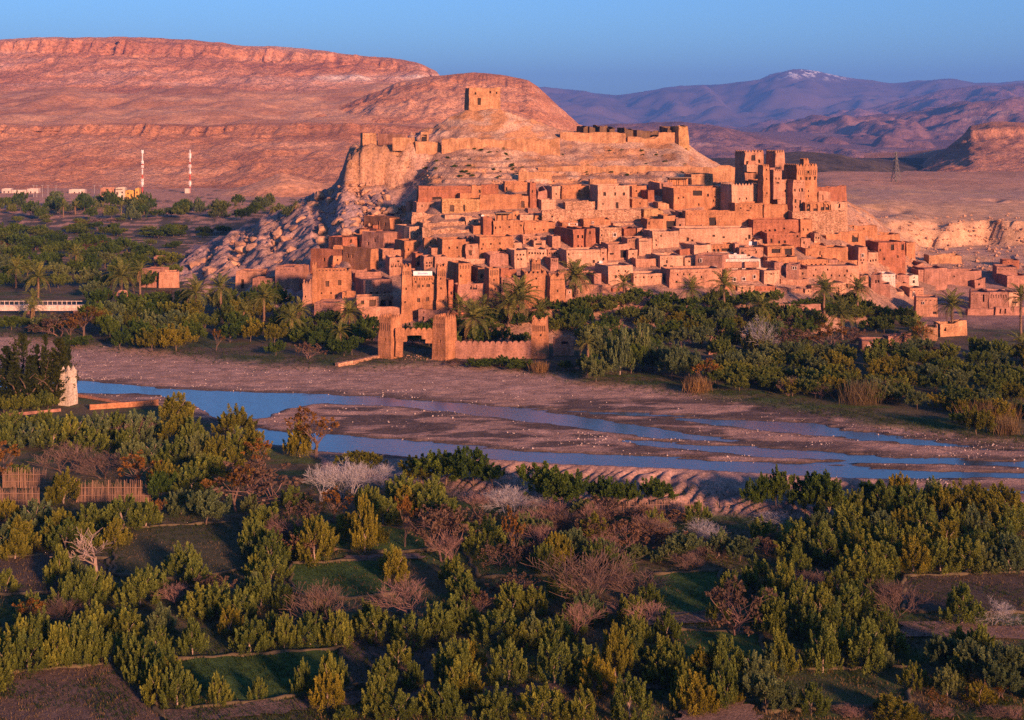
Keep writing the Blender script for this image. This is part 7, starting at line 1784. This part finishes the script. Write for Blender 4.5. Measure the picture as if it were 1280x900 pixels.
def reed_clump(x, yt, yb, wpx, m, label, n=500):
    D = F * HC / (yb - YH); X = (x - CX) * D / F; hgt = (yb - yt) * D / F; w = wpx * D / F
    g = np.random.default_rng(int(x)); p = np.stack([g.normal(size=n) * w * .28, g.normal(size=n) * .8, 0 * np.zeros(n)], -1)
    d = np.stack([g.normal(size=n) * .26, g.normal(size=n) * .2, np.ones(n)], -1)
    v, q = leaf_quads(p, d, hgt * g.uniform(.45, 1.15, n), np.full(n, .04), g)
    e = thing('reed_clump', label, 'reeds', (X, D, 0.1), 0, 'clumps of dry reeds')
    link('stems', mesh_np('stems', v, q, [L[m]], False, np.repeat(np.repeat(g.random(n)[:, None], 4, 0), 3, 1)), e)
reed_clump(1075, 472, 508, 40, 'straw', 'tall golden reed clump on the far bank'); reed_clump(1110, 474, 500, 34, 'straw', 'shorter golden reeds right of the tall clump'); reed_clump(1240, 500, 530, 60, 'straw', 'golden reeds at the far right bank')
reed_clump(872, 470, 492, 26, 'straw', 'pinkish dry reeds at the bank left of the far olives'); reed_clump(675, 452, 466, 16, 'straw', 'small golden tuft below the garden wall'); reed_clump(1258, 518, 545, 26, 'straw', 'low dry reeds by the bush at the right bank')

# ------------------------------------------------------------------ grass
def grass(name, n, gen, h0, h1, m):
    P_ = gen(n); n = len(P_); k = 4
    p = np.repeat(P_, k, 0) + npr.normal(size=(n * k, 3)) * np.array([.12, .12, 0]); d = np.stack([npr.normal(size=n * k) * .4, npr.normal(size=n * k) * .4, np.ones(n * k)], -1)
    v, q = leaf_quads(p, d, npr.uniform(h0, h1, n * k), np.full(n * k, 0.03), npr)
    tag(link(name, mesh_np(name, v, q, [L[m]], False, np.repeat(np.repeat(npr.random(n * k)[:, None], 4, 0), 3, 1))), kind='stuff')
def garden_pts(lo, hi, xs0=-40, xs1=1320, y0=600, y1=910):
    def f(n):
        x, y = npr.uniform(xs0, xs1, n * 3), npr.uniform(y0, y1, n * 3); D = F * HC / (y - YH); X = (x - CX) * D / F
        k = fbm(X * .12, D * .12, 3, 87); ok = (k > lo) & (k < hi) & (y > pl(NEAR_BANK, x) + 18); ok &= np.cumsum(ok) <= n
        x, D, X = x[ok], D[ok], X[ok]; return np.stack([X, D, ground_z(x, D, True) - 0.03], -1)
    return f
grass('grass', 24000, garden_pts(-0.1, 1), 0.15, 0.5, 'grass')
grass('dry_grass', 15000, garden_pts(-1, 0.05), 0.12, 0.45, 'straw')
def bank_pts(n):
    x = npr.uniform(-40, 1320, n); y = pl(FAR_BANK, x) + npr.normal(size=n) * 5 - 4; D = F * HC / (y - YH); return np.stack([(x - CX) * D / F, D, ground_z(x, D, True) - .03], -1)
grass('bank_grass', 5000, bank_pts, 0.2, 0.7, 'grass')

# ------------------------------------------------------------------ labels of the plants
ZONES = [(-99, 430, 0, 284, 'in the far oasis below the escarpment'), (-99, 300, 284, 330, 'in the terraced oasis behind the footbridge'), (-99, 240, 330, 374, 'just behind the footbridge'), (-99, 130, 374, 440, 'between footbridge and gravel bank'),
         (130, 250, 374, 445, 'right of the footbridge end'), (240, 480, 330, 452, 'below the west end of the village'), (480, 690, 330, 466, 'behind the river gate wall'), (690, 890, 330, 448, 'in the grove under the middle village'),
         (890, 1120, 330, 426, 'in the grove under the east village'), (1120, 1400, 330, 444, 'near the eastern houses'), (690, 880, 448, 500, 'on the bank right of the gate'), (880, 1010, 420, 500, 'on the far bank before the golden reeds'),
         (1010, 1120, 426, 520, 'around the golden reeds'), (1120, 1400, 440, 560, 'on the far bank at right'), (-99, 125, 440, 522, 'beside the white minaret'),
         (-99, 160, 522, 580, 'below the minaret wall'), (160, 345, 500, 580, 'by the river bend'), (-99, 110, 580, 660, 'around the left reed fences'), (110, 240, 580, 662, 'around the longest reed fence'), (240, 345, 580, 665, 'under the river bend'),
         (345, 500, 500, 640, 'around the white-twigged shrubs'), (345, 480, 640, 700, 'left of the central crop fields'), (480, 660, 560, 640, 'below the river berm'), (480, 660, 640, 720, 'around the central crop fields'),
         (660, 860, 560, 650, 'under the gullied bank'), (660, 860, 650, 730, 'in the bare thicket'), (860, 1050, 580, 660, 'in the upper right thicket'), (1050, 1400, 580, 660, 'at the right end of the thicket'),
         (860, 1010, 660, 730, 'in the middle of the right thicket'), (1010, 1400, 660, 727, 'above the right fallow field'), (-99, 150, 660, 760, 'around the left fallow field'), (150, 345, 660, 770, 'around the pasture'),
         (345, 500, 700, 790, 'below the left crop fields'), (500, 690, 720, 800, 'in the middle garden'), (690, 860, 730, 800, 'below the bare thicket'), (860, 1010, 730, 800, 'by the right crop fields'), (1010, 1400, 727, 800, 'by the right fallow field'),
         (-99, 160, 760, 850, 'above the ploughed field'), (160, 345, 770, 900, 'right of the ploughed field'), (345, 500, 790, 960, 'right of the lower crop field'), (500, 690, 800, 960, 'in the lowest middle row'), (690, 860, 800, 960, 'in the lowest row before the sandy bank'),
         (860, 1010, 800, 960, 'around the sandy bank'), (1010, 1400, 800, 960, 'in the lower right corner'), (-99, 1400, 0, 2000, 'in the gardens')]
GRP = {}
for (e, desc, zone, x, y, s, lab) in PLANTS:
    if zone is None: zone = next(z[4] for z in ZONES if z[0] <= x < z[1] and z[2] <= y < z[3])
    GRP.setdefault((desc, zone), []).append((x, e, s))
for (desc, zone), lst in GRP.items():
    lst.sort(key=lambda q: q[0]); n = len(lst)
    for i, (x, e, s) in enumerate(lst):
        if n == 1: t = desc + ' ' + zone
        elif n == 2: t = ('left ' if i == 0 else 'right ') + desc + ' of two ' + zone
        else: t = desc + ' ' + zone + ', ' + (ordinal(i) + ' from the left' if i < n - 1 else 'the rightmost one')
        e['label'] = t
        if n > 1: e['group'] = desc + 's ' + zone
# ------------------------------------------------------------------ the air: one closed box of thin haze round everything
hz = bpy.data.materials.new('haze_air'); hz.use_nodes = True; hn = hz.node_tree; hn.nodes.clear()
ho = hn.nodes.new('ShaderNodeOutputMaterial'); hv = hn.nodes.new('ShaderNodeVolumePrincipled')
hv.inputs['Color'].default_value = (0.13, 0.34, 1.0, 1); hv.inputs['Density'].default_value = 5.8e-5; hv.inputs['Anisotropy'].default_value = 0.0
hn.links.new(hv.outputs[0], ho.inputs['Volume'])
hb = MB(); hb.box(-45000, 45000, -1500, 28000, -130, 1000)
tag(link('haze', hb.mesh('haze', [hz])), kind='stuff')
